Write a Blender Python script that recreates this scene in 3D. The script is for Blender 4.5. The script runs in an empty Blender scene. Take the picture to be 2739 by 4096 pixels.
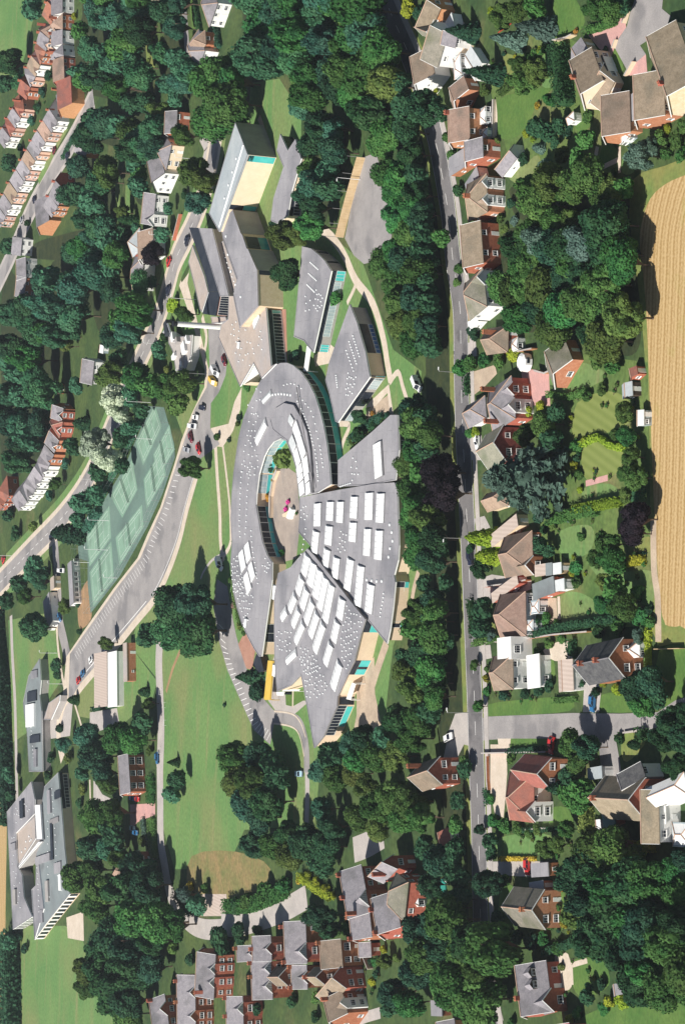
import bpy, bmesh, math, random
import numpy as np
from mathutils import Vector, Matrix, noise as mnoise

# ------------------------------------------------------------------ camera, sky, sun, exposure
scene = bpy.context.scene
COL = scene.collection
random.seed(7)
FPX, TH, RHO, CAMH = 9000.0, math.radians(23.6), math.radians(2.0), 254.0
cd = bpy.data.cameras.new('camera')
cam = bpy.data.objects.new('camera', cd); COL.objects.link(cam)
cd.sensor_fit = 'VERTICAL'; cd.sensor_height = 36.0; cd.sensor_width = 36.0
cd.lens = 36.0 * FPX / 4096.0
cd.clip_start = 1.0; cd.clip_end = 20000.0
_U = Vector((0, math.sin(TH), math.cos(TH))); _R = Vector((1, 0, 0)); _B = Vector((0, -math.cos(TH), math.sin(TH)))
_u = _R * math.cos(RHO) + _U * math.sin(RHO); _v = -_R * math.sin(RHO) + _U * math.cos(RHO)
mw = Matrix((( -_v.x, _u.x, _B.x, 0), (-_v.y, _u.y, _B.y, 0), (-_v.z, _u.z, _B.z, CAMH), (0, 0, 0, 1)))
cam.matrix_world = mw
scene.camera = cam

SUN_EL, SUN_FAR = math.radians(47), math.radians(-24)      # low image edge is -X; far is +Y
sdir = Vector((-math.cos(SUN_FAR) * math.cos(SUN_EL), math.sin(SUN_FAR) * math.cos(SUN_EL), math.sin(SUN_EL)))
w = bpy.data.worlds.new('World'); scene.world = w; w.use_nodes = True
nt = w.node_tree; bg = nt.nodes['Background']
sky = nt.nodes.new('ShaderNodeTexSky'); sky.sky_type = 'NISHITA'; sky.sun_disc = False
sky.sun_elevation = SUN_EL; sky.sun_rotation = math.atan2(sdir.x, sdir.y); sky.altitude = 250; sky.air_density = 1.0; sky.dust_density = 1.0
nt.links.new(sky.outputs[0], bg.inputs[0]); bg.inputs[1].default_value = 0.05
sl = bpy.data.lights.new('sun', 'SUN'); sl.energy = 5.0; sl.angle = math.radians(0.53); sl.color = (1.0, 0.955, 0.885)
so = bpy.data.objects.new('sun', sl); COL.objects.link(so)
so.rotation_euler = (-sdir).to_track_quat('-Z', 'Y').to_euler(); so.location = (0, 600, 400)
vs = scene.view_settings
vs.view_transform = 'Standard'; vs.look = 'None'; vs.exposure = 0.45; vs.gamma = 1.0; vs.use_curve_mapping = False
scene.cycles.max_bounces = 5; scene.cycles.diffuse_bounces = 3; scene.cycles.transparent_max_bounces = 6

# ------------------------------------------------------------------ from a place in the photo to a point on the ground
_c, _s = math.cos(RHO), math.sin(RHO)
def GS(x, y, z=0.0):
    u = -(y - 2048.0); v = -(x - 1369.5)
    up = u * _c - v * _s; vp = u * _s + v * _c
    d = Vector((up, FPX * math.cos(TH) + vp * math.sin(TH), -FPX * math.sin(TH) + vp * math.cos(TH)))
    t = (z - CAMH) / d.z
    return Vector((d.x * t, d.y * t, z))
def PXS(p):
    X, Y, Z = p[0], p[1], p[2] - CAMH
    U = Y * math.sin(TH) + Z * math.cos(TH); D = Y * math.cos(TH) - Z * math.sin(TH)
    a, b = FPX * X / D, FPX * U / D
    return 1369.5 - (-a * _s + b * _c), 2048 - (a * _c + b * _s)
TL = [0, 0, 1.0]
def org(k):
    """choose which enlarged piece of the photo the next coordinates are read from"""
    t = {'A': 0, 'B': 910, 'C': 1820}
    if k[0] in t: TL[:] = [t[k[0]], (0, 1020, 2040, 3060)[int(k[1])], 0.58673 if k[0] != 'C' else 0.5861]
    else:
        zz = {'z1': (900, 1400), 'z2': (900, 1880), 'z3': (1150, 1850), 'z4': (880, 2320), 'z5': (1180, 2300), 'z6': (740, 430), 'z7': (740, 900), 'z8': (1140, 960)}[k]
        TL[:] = [zz[0], zz[1], 0.31888]
def S(x, y): return TL[0] + x * TL[2], TL[1] + y * TL[2]
def G(x, y, z=0.0):
    a, b = S(x, y); return GS(a, b, z)
def sc(x, y):
    """image scale, current pixels per metre across the picture"""
    a, b = S(x, y); return 0.0036 * (a + 2562) / TL[2]

# ------------------------------------------------------------------ objects
def link(o, parent=None):
    COL.objects.link(o)
    if parent is not None: o.parent = parent
    return o
def tag(o, label=None, cat=None, group=None, kind=None):
    if label: o['label'] = label
    if cat: o['category'] = cat
    if group: o['group'] = group
    if kind: o['kind'] = kind
    return o
def thing(name, loc, label=None, cat=None, group=None, rz=0.0):
    o = bpy.data.objects.new(name, None); o.empty_display_size = 0.5
    o.location = loc; o.rotation_euler = (0, 0, rz)
    link(o); tag(o, label, cat, group)
    return o
class MB:
    def __init__(s): s.v = []; s.f = []; s.m = []
    def face(s, pts, m=0):
        n = len(s.v); s.v += [tuple(p) for p in pts]; s.f.append(tuple(range(n, n + len(pts)))); s.m.append(m)
    def prism(s, pts, z0, z1, m=0, ms=None, bottom=True):
        """pts counter-clockwise or not; vertical prism"""
        ms = m if ms is None else ms
        a = sum(pts[i][0] * pts[(i + 1) % len(pts)][1] - pts[(i + 1) % len(pts)][0] * pts[i][1] for i in range(len(pts)))
        if a < 0: pts = list(reversed(pts))
        n = len(s.v); k = len(pts)
        s.v += [(p[0], p[1], z0) for p in pts] + [(p[0], p[1], z1) for p in pts]
        s.f.append(tuple(range(n + k, n + 2 * k))); s.m.append(m)
        if bottom: s.f.append(tuple(reversed(range(n, n + k)))); s.m.append(ms)
        for i in range(k):
            j = (i + 1) % k
            s.f.append((n + i, n + j, n + k + j, n + k + i)); s.m.append(ms)
    def box(s, c, sx, sy, z0, z1, ang=0.0, m=0):
        ca, sa = math.cos(ang), math.sin(ang)
        P = [(c[0] + a * sx / 2 * ca - b * sy / 2 * sa, c[1] + a * sx / 2 * sa + b * sy / 2 * ca) for a, b in ((-1, -1), (1, -1), (1, 1), (-1, 1))]
        s.prism(P, z0, z1, m)
    def hull8(s, lo, hi, m=0):
        """lo, hi: four points each"""
        n = len(s.v); s.v += [tuple(p) for p in lo] + [tuple(p) for p in hi]
        for f in ((3, 2, 1, 0), (4, 5, 6, 7), (0, 1, 5, 4), (1, 2, 6, 5), (2, 3, 7, 6), (3, 0, 4, 7)):
            s.f.append(tuple(n + i for i in f)); s.m.append(m)
    def bar(s, a, b, r, m=0, n=4):
        a, b = Vector(a), Vector(b); d = (b - a).normalized()
        x = d.orthogonal().normalized(); y = d.cross(x)
        k = len(s.v)
        for p in (a, b):
            for i in range(n):
                t = 2 * math.pi * i / n; s.v.append(tuple(p + (x * math.cos(t) + y * math.sin(t)) * r))
        for i in range(n):
            j = (i + 1) % n; s.f.append((k + i, k + j, k + n + j, k + n + i)); s.m.append(m)
        s.f.append(tuple(k + n + i for i in range(n))); s.m.append(m)
        s.f.append(tuple(k + i for i in reversed(range(n)))); s.m.append(m)
    def cone(s, c, r0, r1, z0, z1, n=10, m=0):
        k = len(s.v)
        for r, z in ((r0, z0), (r1, z1)):
            for i in range(n):
                t = 2 * math.pi * i / n; s.v.append((c[0] + r * math.cos(t), c[1] + r * math.sin(t), z))
        for i in range(n):
            j = (i + 1) % n; s.f.append((k + i, k + j, k + n + j, k + n + i)); s.m.append(m)
        s.f.append(tuple(k + n + i for i in range(n))); s.m.append(m)
        s.f.append(tuple(k + i for i in reversed(range(n)))); s.m.append(m)
    def mesh(s, name, mats, o=(0, 0, 0)):
        me = bpy.data.meshes.new(name)
        me.from_pydata([(p[0] - o[0], p[1] - o[1], p[2] - o[2]) for p in s.v], [], s.f)
        for m in (mats if isinstance(mats, (list, tuple)) else [mats]): me.materials.append(MAT[m])
        for p, m in zip(me.polygons, s.m): p.material_index = m
        me.update(); return me
    def build(s, name, mats, parent=None):
        """world coordinates; under a parent they are taken relative to the thing's own origin"""
        o = (0, 0, 0)
        q = parent
        while q is not None:
            o = (o[0] + q.location[0], o[1] + q.location[1], o[2] + q.location[2]); q = q.parent
        ob = bpy.data.objects.new(name, s.mesh(name, mats, o)); link(ob, parent); return ob
def inst(name, mesh, parent, loc, rz=0.0, scale=None):
    """a part that shares its mesh; loc is in world coordinates"""
    q = parent; l = Vector(loc)
    while q is not None: l -= Vector(q.location); q = q.parent
    ob = bpy.data.objects.new(name, mesh); ob.location = l; ob.rotation_euler = (0, 0, rz)
    if scale: ob.scale = scale
    return link(ob, parent)
def smooth(pts, n=4, closed=True):
    out = []; k = len(pts)
    for i in range(k if closed else k - 1):
        p0, p1, p2, p3 = [Vector(pts[j % k] if closed else pts[min(max(j, 0), k - 1)]) for j in (i - 1, i, i + 1, i + 2)]
        for a in range(n):
            t = a / n
            out.append(0.5 * ((2 * p1) + (p2 - p0) * t + (2 * p0 - 5 * p1 + 4 * p2 - p3) * t * t + (3 * p1 - p0 - 3 * p2 + p3) * t ** 3))
    if not closed: out.append(Vector(pts[-1]))
    return out
def offset(pts, d):
    """shrink a polygon of 2-D points by d"""
    k = len(pts); a = sum(pts[i][0] * pts[(i + 1) % k][1] - pts[(i + 1) % k][0] * pts[i][1] for i in range(k))
    sg = 1 if a > 0 else -1; out = []
    for i in range(k):
        p0, p1, p2 = [Vector((q[0], q[1])) for q in (pts[i - 1], pts[i], pts[(i + 1) % k])]
        e1 = (p1 - p0).normalized(); e2 = (p2 - p1).normalized()
        n1 = Vector((-e1.y, e1.x)) * sg; n2 = Vector((-e2.y, e2.x)) * sg
        b = n1 + n2
        if b.length < 1e-4: b = n1.copy()
        b.normalize(); out.append(p1 + b * min(d / max(b.dot(n1), 0.35), d * 2.2))
    return out
def inpoly(x, y, P):
    r = False; k = len(P)
    for i in range(k):
        x1, y1 = P[i]; x2, y2 = P[(i + 1) % k]
        if (y1 > y) != (y2 > y) and x < (x2 - x1) * (y - y1) / (y2 - y1) + x1: r = not r
    return r

# ------------------------------------------------------------------ materials (all procedural)
MAT = {}
def srgb(h):
    r = [int(h[i:i + 2], 16) / 255 for i in (0, 2, 4)]
    return [c / 12.92 if c < 0.04045 else ((c + 0.055) / 1.055) ** 2.4 for c in r]
def M(name, c1, c2=None, scale=0.6, rough=0.85, fine=None, rnd=0.0, spec=0.3, metal=0.0, world=True, trans=0.0, bump=0.0, lo=0.35, hi=0.65, third=None, seams=None, streak=None):
    m = bpy.data.materials.new(name); m.use_nodes = True; MAT[name] = m
    N, L = m.node_tree.nodes, m.node_tree.links
    b = N['Principled BSDF']; b.inputs['Roughness'].default_value = rough; b.inputs['Specular IOR Level'].default_value = spec; b.inputs['Metallic'].default_value = metal
    c2 = c2 or c1
    tc = N.new('ShaderNodeTexCoord') if not world else N.new('ShaderNodeNewGeometry')
    co = tc.outputs['Object'] if not world else tc.outputs['Position']
    nz = N.new('ShaderNodeTexNoise'); nz.inputs['Scale'].default_value = scale; nz.inputs['Detail'].default_value = 5; nz.inputs['Roughness'].default_value = 0.6
    L.new(co, nz.inputs['Vector'])
    mr = N.new('ShaderNodeMapRange'); mr.inputs[1].default_value = lo; mr.inputs[2].default_value = hi; L.new(nz.outputs[0], mr.inputs[0])
    mx = N.new('ShaderNodeMix'); mx.data_type = 'RGBA'; mx.inputs[6].default_value = (*c1, 1); mx.inputs[7].default_value = (*c2, 1)
    L.new(mr.outputs[0], mx.inputs[0]); col = mx.outputs[2]
    if third:                                   # broad patches of a third colour
        c3, s3, l3, h3 = third
        n3 = N.new('ShaderNodeTexNoise'); n3.inputs['Scale'].default_value = s3; n3.inputs['Detail'].default_value = 4; L.new(co, n3.inputs['Vector'])
        r3 = N.new('ShaderNodeMapRange'); r3.inputs[1].default_value = l3; r3.inputs[2].default_value = h3; L.new(n3.outputs[0], r3.inputs[0])
        x3 = N.new('ShaderNodeMix'); x3.data_type = 'RGBA'; L.new(col, x3.inputs[6]); x3.inputs[7].default_value = (*c3, 1); L.new(r3.outputs[0], x3.inputs[0]); col = x3.outputs[2]
    if streak:                                  # drawn-out mowing and wear marks
        c4, sx, sy, l4, h4 = streak
        mp = N.new('ShaderNodeMapping'); mp.inputs['Scale'].default_value = (sx, sy, 1); mp.inputs['Rotation'].default_value = (0, 0, .12); L.new(co, mp.inputs[0])
        n4 = N.new('ShaderNodeTexNoise'); n4.inputs['Scale'].default_value = 1.0; n4.inputs['Detail'].default_value = 5; n4.inputs['Roughness'].default_value = .65; L.new(mp.outputs[0], n4.inputs['Vector'])
        r6 = N.new('ShaderNodeMapRange'); r6.inputs[1].default_value = l4; r6.inputs[2].default_value = h4; L.new(n4.outputs[0], r6.inputs[0])
        x4 = N.new('ShaderNodeMix'); x4.data_type = 'RGBA'; L.new(col, x4.inputs[6]); x4.inputs[7].default_value = (*c4, 1); L.new(r6.outputs[0], x4.inputs[0]); col = x4.outputs[2]
    if seams:                                   # laps between sheets of roofing
        br = N.new('ShaderNodeTexBrick'); br.inputs['Color1'].default_value = (1, 1, 1, 1); br.inputs['Color2'].default_value = (.93, .93, .93, 1); br.inputs['Mortar'].default_value = (.72, .72, .72, 1)
        br.inputs['Scale'].default_value = 1.0; br.inputs['Brick Width'].default_value = seams[0]; br.inputs['Row Height'].default_value = seams[1]; br.inputs['Mortar Size'].default_value = .06; L.new(co, br.inputs['Vector'])
        mu = N.new('ShaderNodeMix'); mu.data_type = 'RGBA'; mu.blend_type = 'MULTIPLY'; mu.inputs[0].default_value = 1.0; L.new(col, mu.inputs[6]); L.new(br.outputs['Color'], mu.inputs[7]); col = mu.outputs[2]
    if fine:                                    # fine mottling, value only
        fs, fa = fine
        n2 = N.new('ShaderNodeTexNoise'); n2.inputs['Scale'].default_value = fs; n2.inputs['Detail'].default_value = 2; L.new(co, n2.inputs['Vector'])
        r2 = N.new('ShaderNodeMapRange'); r2.inputs[1].default_value = 0.3; r2.inputs[2].default_value = 0.7; r2.inputs[3].default_value = 1 - fa; r2.inputs[4].default_value = 1 + fa
        L.new(n2.outputs[0], r2.inputs[0])
        hs = N.new('ShaderNodeHueSaturation'); L.new(col, hs.inputs['Color']); L.new(r2.outputs[0], hs.inputs['Value']); col = hs.outputs[0]
    if rnd:
        oi = N.new('ShaderNodeObjectInfo')
        r4 = N.new('ShaderNodeMapRange'); r4.inputs[3].default_value = 1 - rnd; r4.inputs[4].default_value = 1 + rnd; L.new(oi.outputs['Random'], r4.inputs[0])
        r5 = N.new('ShaderNodeMapRange'); r5.inputs[3].default_value = 0.5 - rnd * 0.11; r5.inputs[4].default_value = 0.5 + rnd * 0.11
        ml = N.new('ShaderNodeMath'); ml.operation = 'FRACT'; mm = N.new('ShaderNodeMath'); mm.operation = 'MULTIPLY'; mm.inputs[1].default_value = 7.31
        L.new(oi.outputs['Random'], mm.inputs[0]); L.new(mm.outputs[0], ml.inputs[0]); L.new(ml.outputs[0], r5.inputs[0])
        h2 = N.new('ShaderNodeHueSaturation'); L.new(col, h2.inputs['Color']); L.new(r4.outputs[0], h2.inputs['Value']); L.new(r5.outputs[0], h2.inputs['Hue']); col = h2.outputs[0]
    L.new(col, b.inputs['Base Color'])
    if bump:
        bp = N.new('ShaderNodeBump'); bp.inputs['Strength'].default_value = bump; bp.inputs['Distance'].default_value = 0.3; L.new(nz.outputs[0], bp.inputs['Height']); L.new(bp.outputs[0], b.inputs['Normal'])
    if trans:
        tr = N.new('ShaderNodeBsdfTranslucent'); L.new(col, tr.inputs[0]); ms = N.new('ShaderNodeMixShader'); ms.inputs[0].default_value = trans
        L.new(b.outputs[0], ms.inputs[1]); L.new(tr.outputs[0], ms.inputs[2]); L.new(ms.outputs[0], N['Material Output'].inputs[0])
    return m
# grounds
M('garden', (.028, .062, .02), (.07, .105, .03), .06, fine=(.7, .25), third=((.14, .12, .055), .035, .6, .75))
M('lawn', (.092, .195, .058), (.13, .225, .07), .05, fine=(.9, .16), third=((.17, .205, .075), .03, .48, .66), streak=((.21, .215, .09), .02, .22, .54, .74))
M('garden_light', (.062, .12, .03), (.115, .165, .045), .08, fine=(.8, .22), third=((.17, .16, .065), .05, .55, .72))
M('lawn_rich', (.06, .135, .028), (.1, .17, .038), .12, fine=(1.2, .15))
M('lawn_dry', (.2, .2, .06), (.13, .19, .05), .15, fine=(.9, .15))
M('rough_grass', (.25, .18, .08), (.13, .15, .05), .12, fine=(.8, .2))
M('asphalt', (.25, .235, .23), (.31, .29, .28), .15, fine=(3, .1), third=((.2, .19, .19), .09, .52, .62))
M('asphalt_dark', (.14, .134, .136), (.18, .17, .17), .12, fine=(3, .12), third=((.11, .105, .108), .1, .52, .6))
M('paving', (.5, .42, .33), (.58, .5, .41), .3, fine=(2, .08))
M('concrete', (.36, .33, .31), (.44, .4, .37), .2, fine=(2, .08))
M('gravel', (.48, .38, .28), (.36, .28, .21), .25, fine=(2, .12))
M('courtyard', (.3, .25, .215), (.37, .31, .26), .3, fine=(2, .08), third=((.25, .22, .2), .1, .5, .65))
M('earth', (.36, .22, .12), (.26, .17, .09), .3, fine=(1.5, .15))
M('pink_paving', (.55, .31, .28), (.46, .27, .25), .3, fine=(2, .08))
M('brick_paving', (.33, .17, .12), (.4, .22, .16), .3, fine=(2, .1))
M('court_green', (.115, .185, .155), (.14, .21, .175), .1, fine=(1, .06), third=((.1, .15, .13), .06, .5, .65))
M('court_light', (.18, .3, .22), (.215, .335, .25), .1, fine=(1, .05), third=((.16, .25, .19), .12, .5, .65))
M('court_line', (.42, .52, .45), rough=.8)
M('brick_pale', (.5, .3, .23), (.58, .38, .3), 1.2, fine=(4, .08), rnd=.1)
M('paint', (.78, .77, .74), rough=.7)
M('wood_floor_and_shade', (.018, .032, .012), (.04, .05, .018), .3, fine=(1, .2))  # leaf litter in the woods; doubles as painted shade beside the main road
# walls and roofs
M('brick', (.33, .105, .06), (.42, .15, .085), 1.2, fine=(4, .12), rnd=.12)
M('brick_dark', (.22, .07, .05), (.3, .1, .07), 1.2, fine=(4, .12), rnd=.1)
M('brick_orange', (.44, .19, .09), (.52, .26, .14), 1.2, fine=(4, .1), rnd=.1)
M('brick_cream', (.62, .47, .3), (.7, .56, .4), 1.0, fine=(3, .06), rnd=.05)
M('render_white', (.8, .79, .76), (.72, .71, .68), .4, rnd=.04)
M('render_cream', (.76, .62, .46), (.7, .56, .4), .4)
M('panel_beige', (.7, .55, .4), (.64, .49, .35), .3, fine=(2, .04))
M('wall_grey', (.3, .28, .27), (.36, .34, .32), .3, fine=(2, .06))
M('turquoise', (.06, .42, .42), (.09, .5, .48), .5, rough=.4)
M('blue_panel', (.03, .1, .3), (.04, .13, .36), .5, rough=.4)
M('felt', (.26, .253, .27), (.32, .31, .322), .12, fine=(1.5, .06), bump=.1, third=((.2, .198, .215), .07, .5, .66), seams=(11, 3.2))
M('felt_warm', (.37, .31, .265), (.43, .36, .31), .2, fine=(1.2, .07), third=((.36, .33, .32), .08, .5, .7))
M('felt_blue', (.3, .34, .36), (.38, .41, .42), .12, fine=(1.2, .06))
M('felt_pale', (.185, .215, .22), (.235, .262, .265), .12, fine=(1.2, .06), third=((.15, .165, .17), .06, .5, .62))
M('felt_dark', (.02, .025, .035), (.035, .04, .05), .3, rough=.5)
M('seam', (.2, .19, .19), (.26, .25, .25), .5)
M('slate', (.2, .188, .205), (.265, .248, .262), .8, fine=(3, .14), rnd=.18, third=((.15, .145, .15), .15, .52, .66))
M('slate_dark', (.055, .055, .06), (.1, .1, .1), .8, fine=(3, .2), rnd=.15)
M('tile_brown', (.2, .155, .11), (.275, .215, .158), .8, fine=(3, .16), rnd=.16, third=((.16, .135, .1), .2, .5, .66))
M('tile_pink', (.265, .185, .137), (.335, .24, .18), .8, fine=(3, .15), rnd=.14, third=((.2, .155, .12), .2, .5, .66))
M('tile_red', (.31, .12, .085), (.25, .095, .068), .7, fine=(3, .15), rnd=.12, third=((.2, .095, .075), .2, .5, .66))
M('tile_grey', (.165, .16, .125), (.23, .215, .17), .8, fine=(3, .16), rnd=.16, third=((.13, .135, .09), .2, .5, .66))
M('ridge', (.4, .26, .19), (.46, .33, .25), 1)
M('white', (.8, .8, .78), rough=.5)
M('skylight', (.8, .8, .79), (.72, .725, .72), .6, rough=.35)
M('skylight_grey', (.55, .58, .58), (.66, .68, .67), .6, rough=.35)
M('glass', (.008, .011, .02), (.03, .036, .05), .5, rough=.25, spec=.25)
M('glass_pale', (.25, .32, .35), (.4, .46, .48), .5, rough=.3, spec=.3)
M('glass_teal', (.02, .2, .22), (.05, .3, .3), .5, rough=.15, spec=.5)
M('black', (.015, .016, .02), rough=.5)
M('dark_wood', (.05, .035, .025), (.08, .055, .04), 1)
M('metal', (.5, .5, .5), rough=.4, metal=.6)
M('timber', (.5, .36, .2), (.58, .43, .26), .5)
M('yellow', (.58, .38, .06), (.64, .44, .09), .5)
M('red', (.5, .03, .03), rough=.3, spec=.5)
M('maroon', (.16, .02, .03), rough=.3, spec=.5)
M('navy', (.02, .025, .05), rough=.25, spec=.5)
M('blue', (.03, .14, .3), rough=.3, spec=.5)
M('lightblue', (.35, .52, .6), rough=.3, spec=.5)
M('carwhite', (.8, .8, .79), rough=.3, spec=.5)
M('silver', (.5, .51, .53), rough=.3, metal=.4)
M('orange', (.75, .32, .05), rough=.4)
M('magenta', (.6, .05, .28), rough=.6)
M('green_sheet', (.03, .25, .2), rough=.6)
M('tyre', (.02, .02, .02))
M('bark', (.09, .065, .045), (.14, .1, .07), 3, world=False)
# foliage
for nm, a, b in (('leaf_mid', (.03, .115, .028), (.085, .195, .052)), ('leaf_dark', (.014, .06, .031), (.045, .115, .05)), ('leaf_teal', (.026, .11, .062), (.075, .185, .1)),
                 ('leaf_olive', (.046, .105, .026), (.105, .18, .046)), ('leaf_light', (.09, .15, .035), (.16, .22, .06)), ('leaf_lime', (.2, .26, .02), (.32, .36, .04)),
                 ('leaf_silver', (.34, .42, .3), (.52, .58, .44)), ('leaf_purple', (.01, .009, .014), (.024, .015, .022)), ('leaf_blue', (.06, .12, .09), (.15, .24, .19)),
                 ('leaf_gold', (.35, .26, .04), (.5, .34, .05)), ('leaf_pink', (.4, .2, .22), (.2, .2, .1))):
    M(nm, a, b, 1.6, rough=.8, world=False, trans=.28, rnd=.32, spec=.15, fine=(6, .18))
# ------------------------------------------------------------------ special materials
def stubble():
    m = bpy.data.materials.new('stubble'); m.use_nodes = True; MAT['stubble'] = m
    N, L = m.node_tree.nodes, m.node_tree.links; b = N['Principled BSDF']; b.inputs['Roughness'].default_value = .9
    g = N.new('ShaderNodeNewGeometry'); sp = N.new('ShaderNodeSeparateXYZ')
    nz = N.new('ShaderNodeTexNoise'); nz.inputs['Scale'].default_value = .05; nz.inputs['Detail'].default_value = 4; L.new(g.outputs['Position'], nz.inputs['Vector'])
    L.new(g.outputs['Position'], sp.inputs[0])
    def mth(op, a, b_=None, v=None):
        n = N.new('ShaderNodeMath'); n.operation = op
        if hasattr(a, 'node'): L.new(a, n.inputs[0])
        else: n.inputs[0].default_value = a
        if b_ is not None:
            if hasattr(b_, 'node'): L.new(b_, n.inputs[1])
            else: n.inputs[1].default_value = b_
        return n.outputs[0]
    c = GS(2900, 950)                                  # the swaths run across and turn round the field's corner
    x = mth('MAXIMUM', mth('SUBTRACT', sp.outputs[0], c.x), 0.0); y = mth('SUBTRACT', sp.outputs[1], c.y)
    d = mth('SQRT', mth('ADD', mth('MULTIPLY', x, x), mth('MULTIPLY', y, y)))
    d = mth('ADD', d, mth('MULTIPLY', nz.outputs[0], 1.2))
    s = mth('ADD', mth('MULTIPLY', mth('SINE', mth('MULTIPLY', d, 2 * math.pi / 2.6)), .5), .5)
    s2 = mth('ADD', mth('MULTIPLY', mth('SINE', mth('MULTIPLY', d, 2 * math.pi / 1.3)), .4), .4)
    n2 = N.new('ShaderNodeTexNoise'); n2.inputs['Scale'].default_value = 1.7; n2.inputs['Detail'].default_value = 5; L.new(g.outputs['Position'], n2.inputs['Vector'])
    f = mth('ADD', mth('MULTIPLY', s, .3), mth('ADD', mth('MULTIPLY', s2, .6), mth('MULTIPLY', mth('SUBTRACT', n2.outputs[0], .45), 1.5)))
    r = N.new('ShaderNodeValToRGB'); L.new(f, r.inputs[0])
    r.color_ramp.elements[0].color = (.31, .195, .07, 1); r.color_ramp.elements[1].color = (.48, .34, .165, 1)
    r.color_ramp.elements[0].position = .1; r.color_ramp.elements[1].position = .75
    n3 = N.new('ShaderNodeTexNoise'); n3.inputs['Scale'].default_value = .09; n3.inputs['Detail'].default_value = 4; L.new(g.outputs['Position'], n3.inputs['Vector'])
    mr = N.new('ShaderNodeMapRange'); mr.inputs[1].default_value = .58; mr.inputs[2].default_value = .72; L.new(n3.outputs[0], mr.inputs[0])
    mx = N.new('ShaderNodeMix'); mx.data_type = 'RGBA'; L.new(r.outputs[0], mx.inputs[6]); mx.inputs[7].default_value = (.3, .26, .07, 1); mf = mth('MULTIPLY', mr.outputs[0], .6); L.new(mf, mx.inputs[0])
    L.new(mx.outputs[2], b.inputs['Base Color'])
stubble()
def striped(name, c1, c2, period, ang, noise=.15):
    m = bpy.data.materials.new(name); m.use_nodes = True; MAT[name] = m
    N, L = m.node_tree.nodes, m.node_tree.links; b = N['Principled BSDF']; b.inputs['Roughness'].default_value = .85
    g = N.new('ShaderNodeNewGeometry'); mp = N.new('ShaderNodeMapping'); mp.inputs['Rotation'].default_value = (0, 0, ang); L.new(g.outputs['Position'], mp.inputs[0])
    wv = N.new('ShaderNodeTexWave'); wv.inputs['Scale'].default_value = 0.314 / period; wv.inputs['Distortion'].default_value = .6; wv.inputs['Detail'].default_value = 2; wv.inputs['Detail Scale'].default_value = 1.0; L.new(mp.outputs[0], wv.inputs[0])
    nz = N.new('ShaderNodeTexNoise'); nz.inputs['Scale'].default_value = .5; nz.inputs['Detail'].default_value = 4; L.new(g.outputs['Position'], nz.inputs['Vector'])
    ad = N.new('ShaderNodeMix'); ad.data_type = 'FLOAT'; ad.inputs[0].default_value = .45; L.new(wv.outputs['Fac'], ad.inputs[2]); L.new(nz.outputs[0], ad.inputs[3])
    mx = N.new('ShaderNodeMix'); mx.data_type = 'RGBA'; mx.inputs[6].default_value = (*c1, 1); mx.inputs[7].default_value = (*c2, 1); L.new(ad.outputs[0], mx.inputs[0]); L.new(mx.outputs[2], b.inputs['Base Color'])
striped('lawn_striped', (.13, .17, .035), (.2, .24, .065), 2.2, .35)
striped('ribbed_roof', (.4, .32, .27), (.52, .43, .37), 1.0, 0.0)

_n = M('net', (.16, .24, .2)); _t = _n.node_tree.nodes.new('ShaderNodeBsdfTransparent'); _x = _n.node_tree.nodes.new('ShaderNodeMixShader'); _x.inputs[0].default_value = .7
_n.node_tree.links.new(_n.node_tree.nodes['Principled BSDF'].outputs[0], _x.inputs[1]); _n.node_tree.links.new(_t.outputs[0], _x.inputs[2]); _n.node_tree.links.new(_x.outputs[0], _n.node_tree.nodes['Material Output'].inputs[0])
# ------------------------------------------------------------------ flat ground pieces
ZN = [0]
def lift():
    ZN[0] = (ZN[0] + 1) % 17; return ZN[0] * .0006
def sheet(name, mat, pts, z, sm=0, kind='structure', parent=None, raw=False):
    z += lift()
    P = [G(x, y, 0) for x, y in pts] if not raw else pts
    if sm: P = smooth([Vector((p[0], p[1], 0)) for p in P], sm)
    b = MB(); b.face([(p[0], p[1], z) for p in P])
    a = sum(P[i][0] * P[(i + 1) % len(P)][1] - P[(i + 1) % len(P)][0] * P[i][1] for i in range(len(P)))
    if a < 0: b.f[0] = tuple(reversed(b.f[0]))
    o = b.build(name, mat, parent)
    if kind: o['kind'] = kind
    return o
def strip_pts(P, wd):
    Lf, Rt = [], []
    for i, p in enumerate(P):
        d = (P[min(i + 1, len(P) - 1)] - P[max(i - 1, 0)]); d.z = 0; d.normalize()
        n = Vector((-d.y, d.x, 0)); Lf.append(p + n * wd / 2); Rt.append(p - n * wd / 2)
    return Lf, Rt
def ribbon(name, mat, P, wd, z, kerb=0.0, parent=None, kind='structure'):
    z += lift() if kind else .004
    Lf, Rt = strip_pts(P, wd); b = MB(); k = len(P)
    for i in range(k - 1):
        b.face([(q.x, q.y, z + kerb) for q in (Rt[i], Rt[i + 1], Lf[i + 1], Lf[i])])
        if kerb:
            b.face([(Rt[i].x, Rt[i].y, 0), (Rt[i + 1].x, Rt[i + 1].y, 0), (Rt[i + 1].x, Rt[i + 1].y, z + kerb), (Rt[i].x, Rt[i].y, z + kerb)])
            b.face([(Lf[i + 1].x, Lf[i + 1].y, 0), (Lf[i].x, Lf[i].y, 0), (Lf[i].x, Lf[i].y, z + kerb), (Lf[i + 1].x, Lf[i + 1].y, z + kerb)])
    o = b.build(name, mat, parent)
    if kind: o['kind'] = kind
    return o
def path(name, mat, pts, wd, z=.04, sm=4, kerb=0.0):
    return ribbon(name, mat, smooth([G(x, y) for x, y in pts], sm, False), wd, z, kerb)
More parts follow.
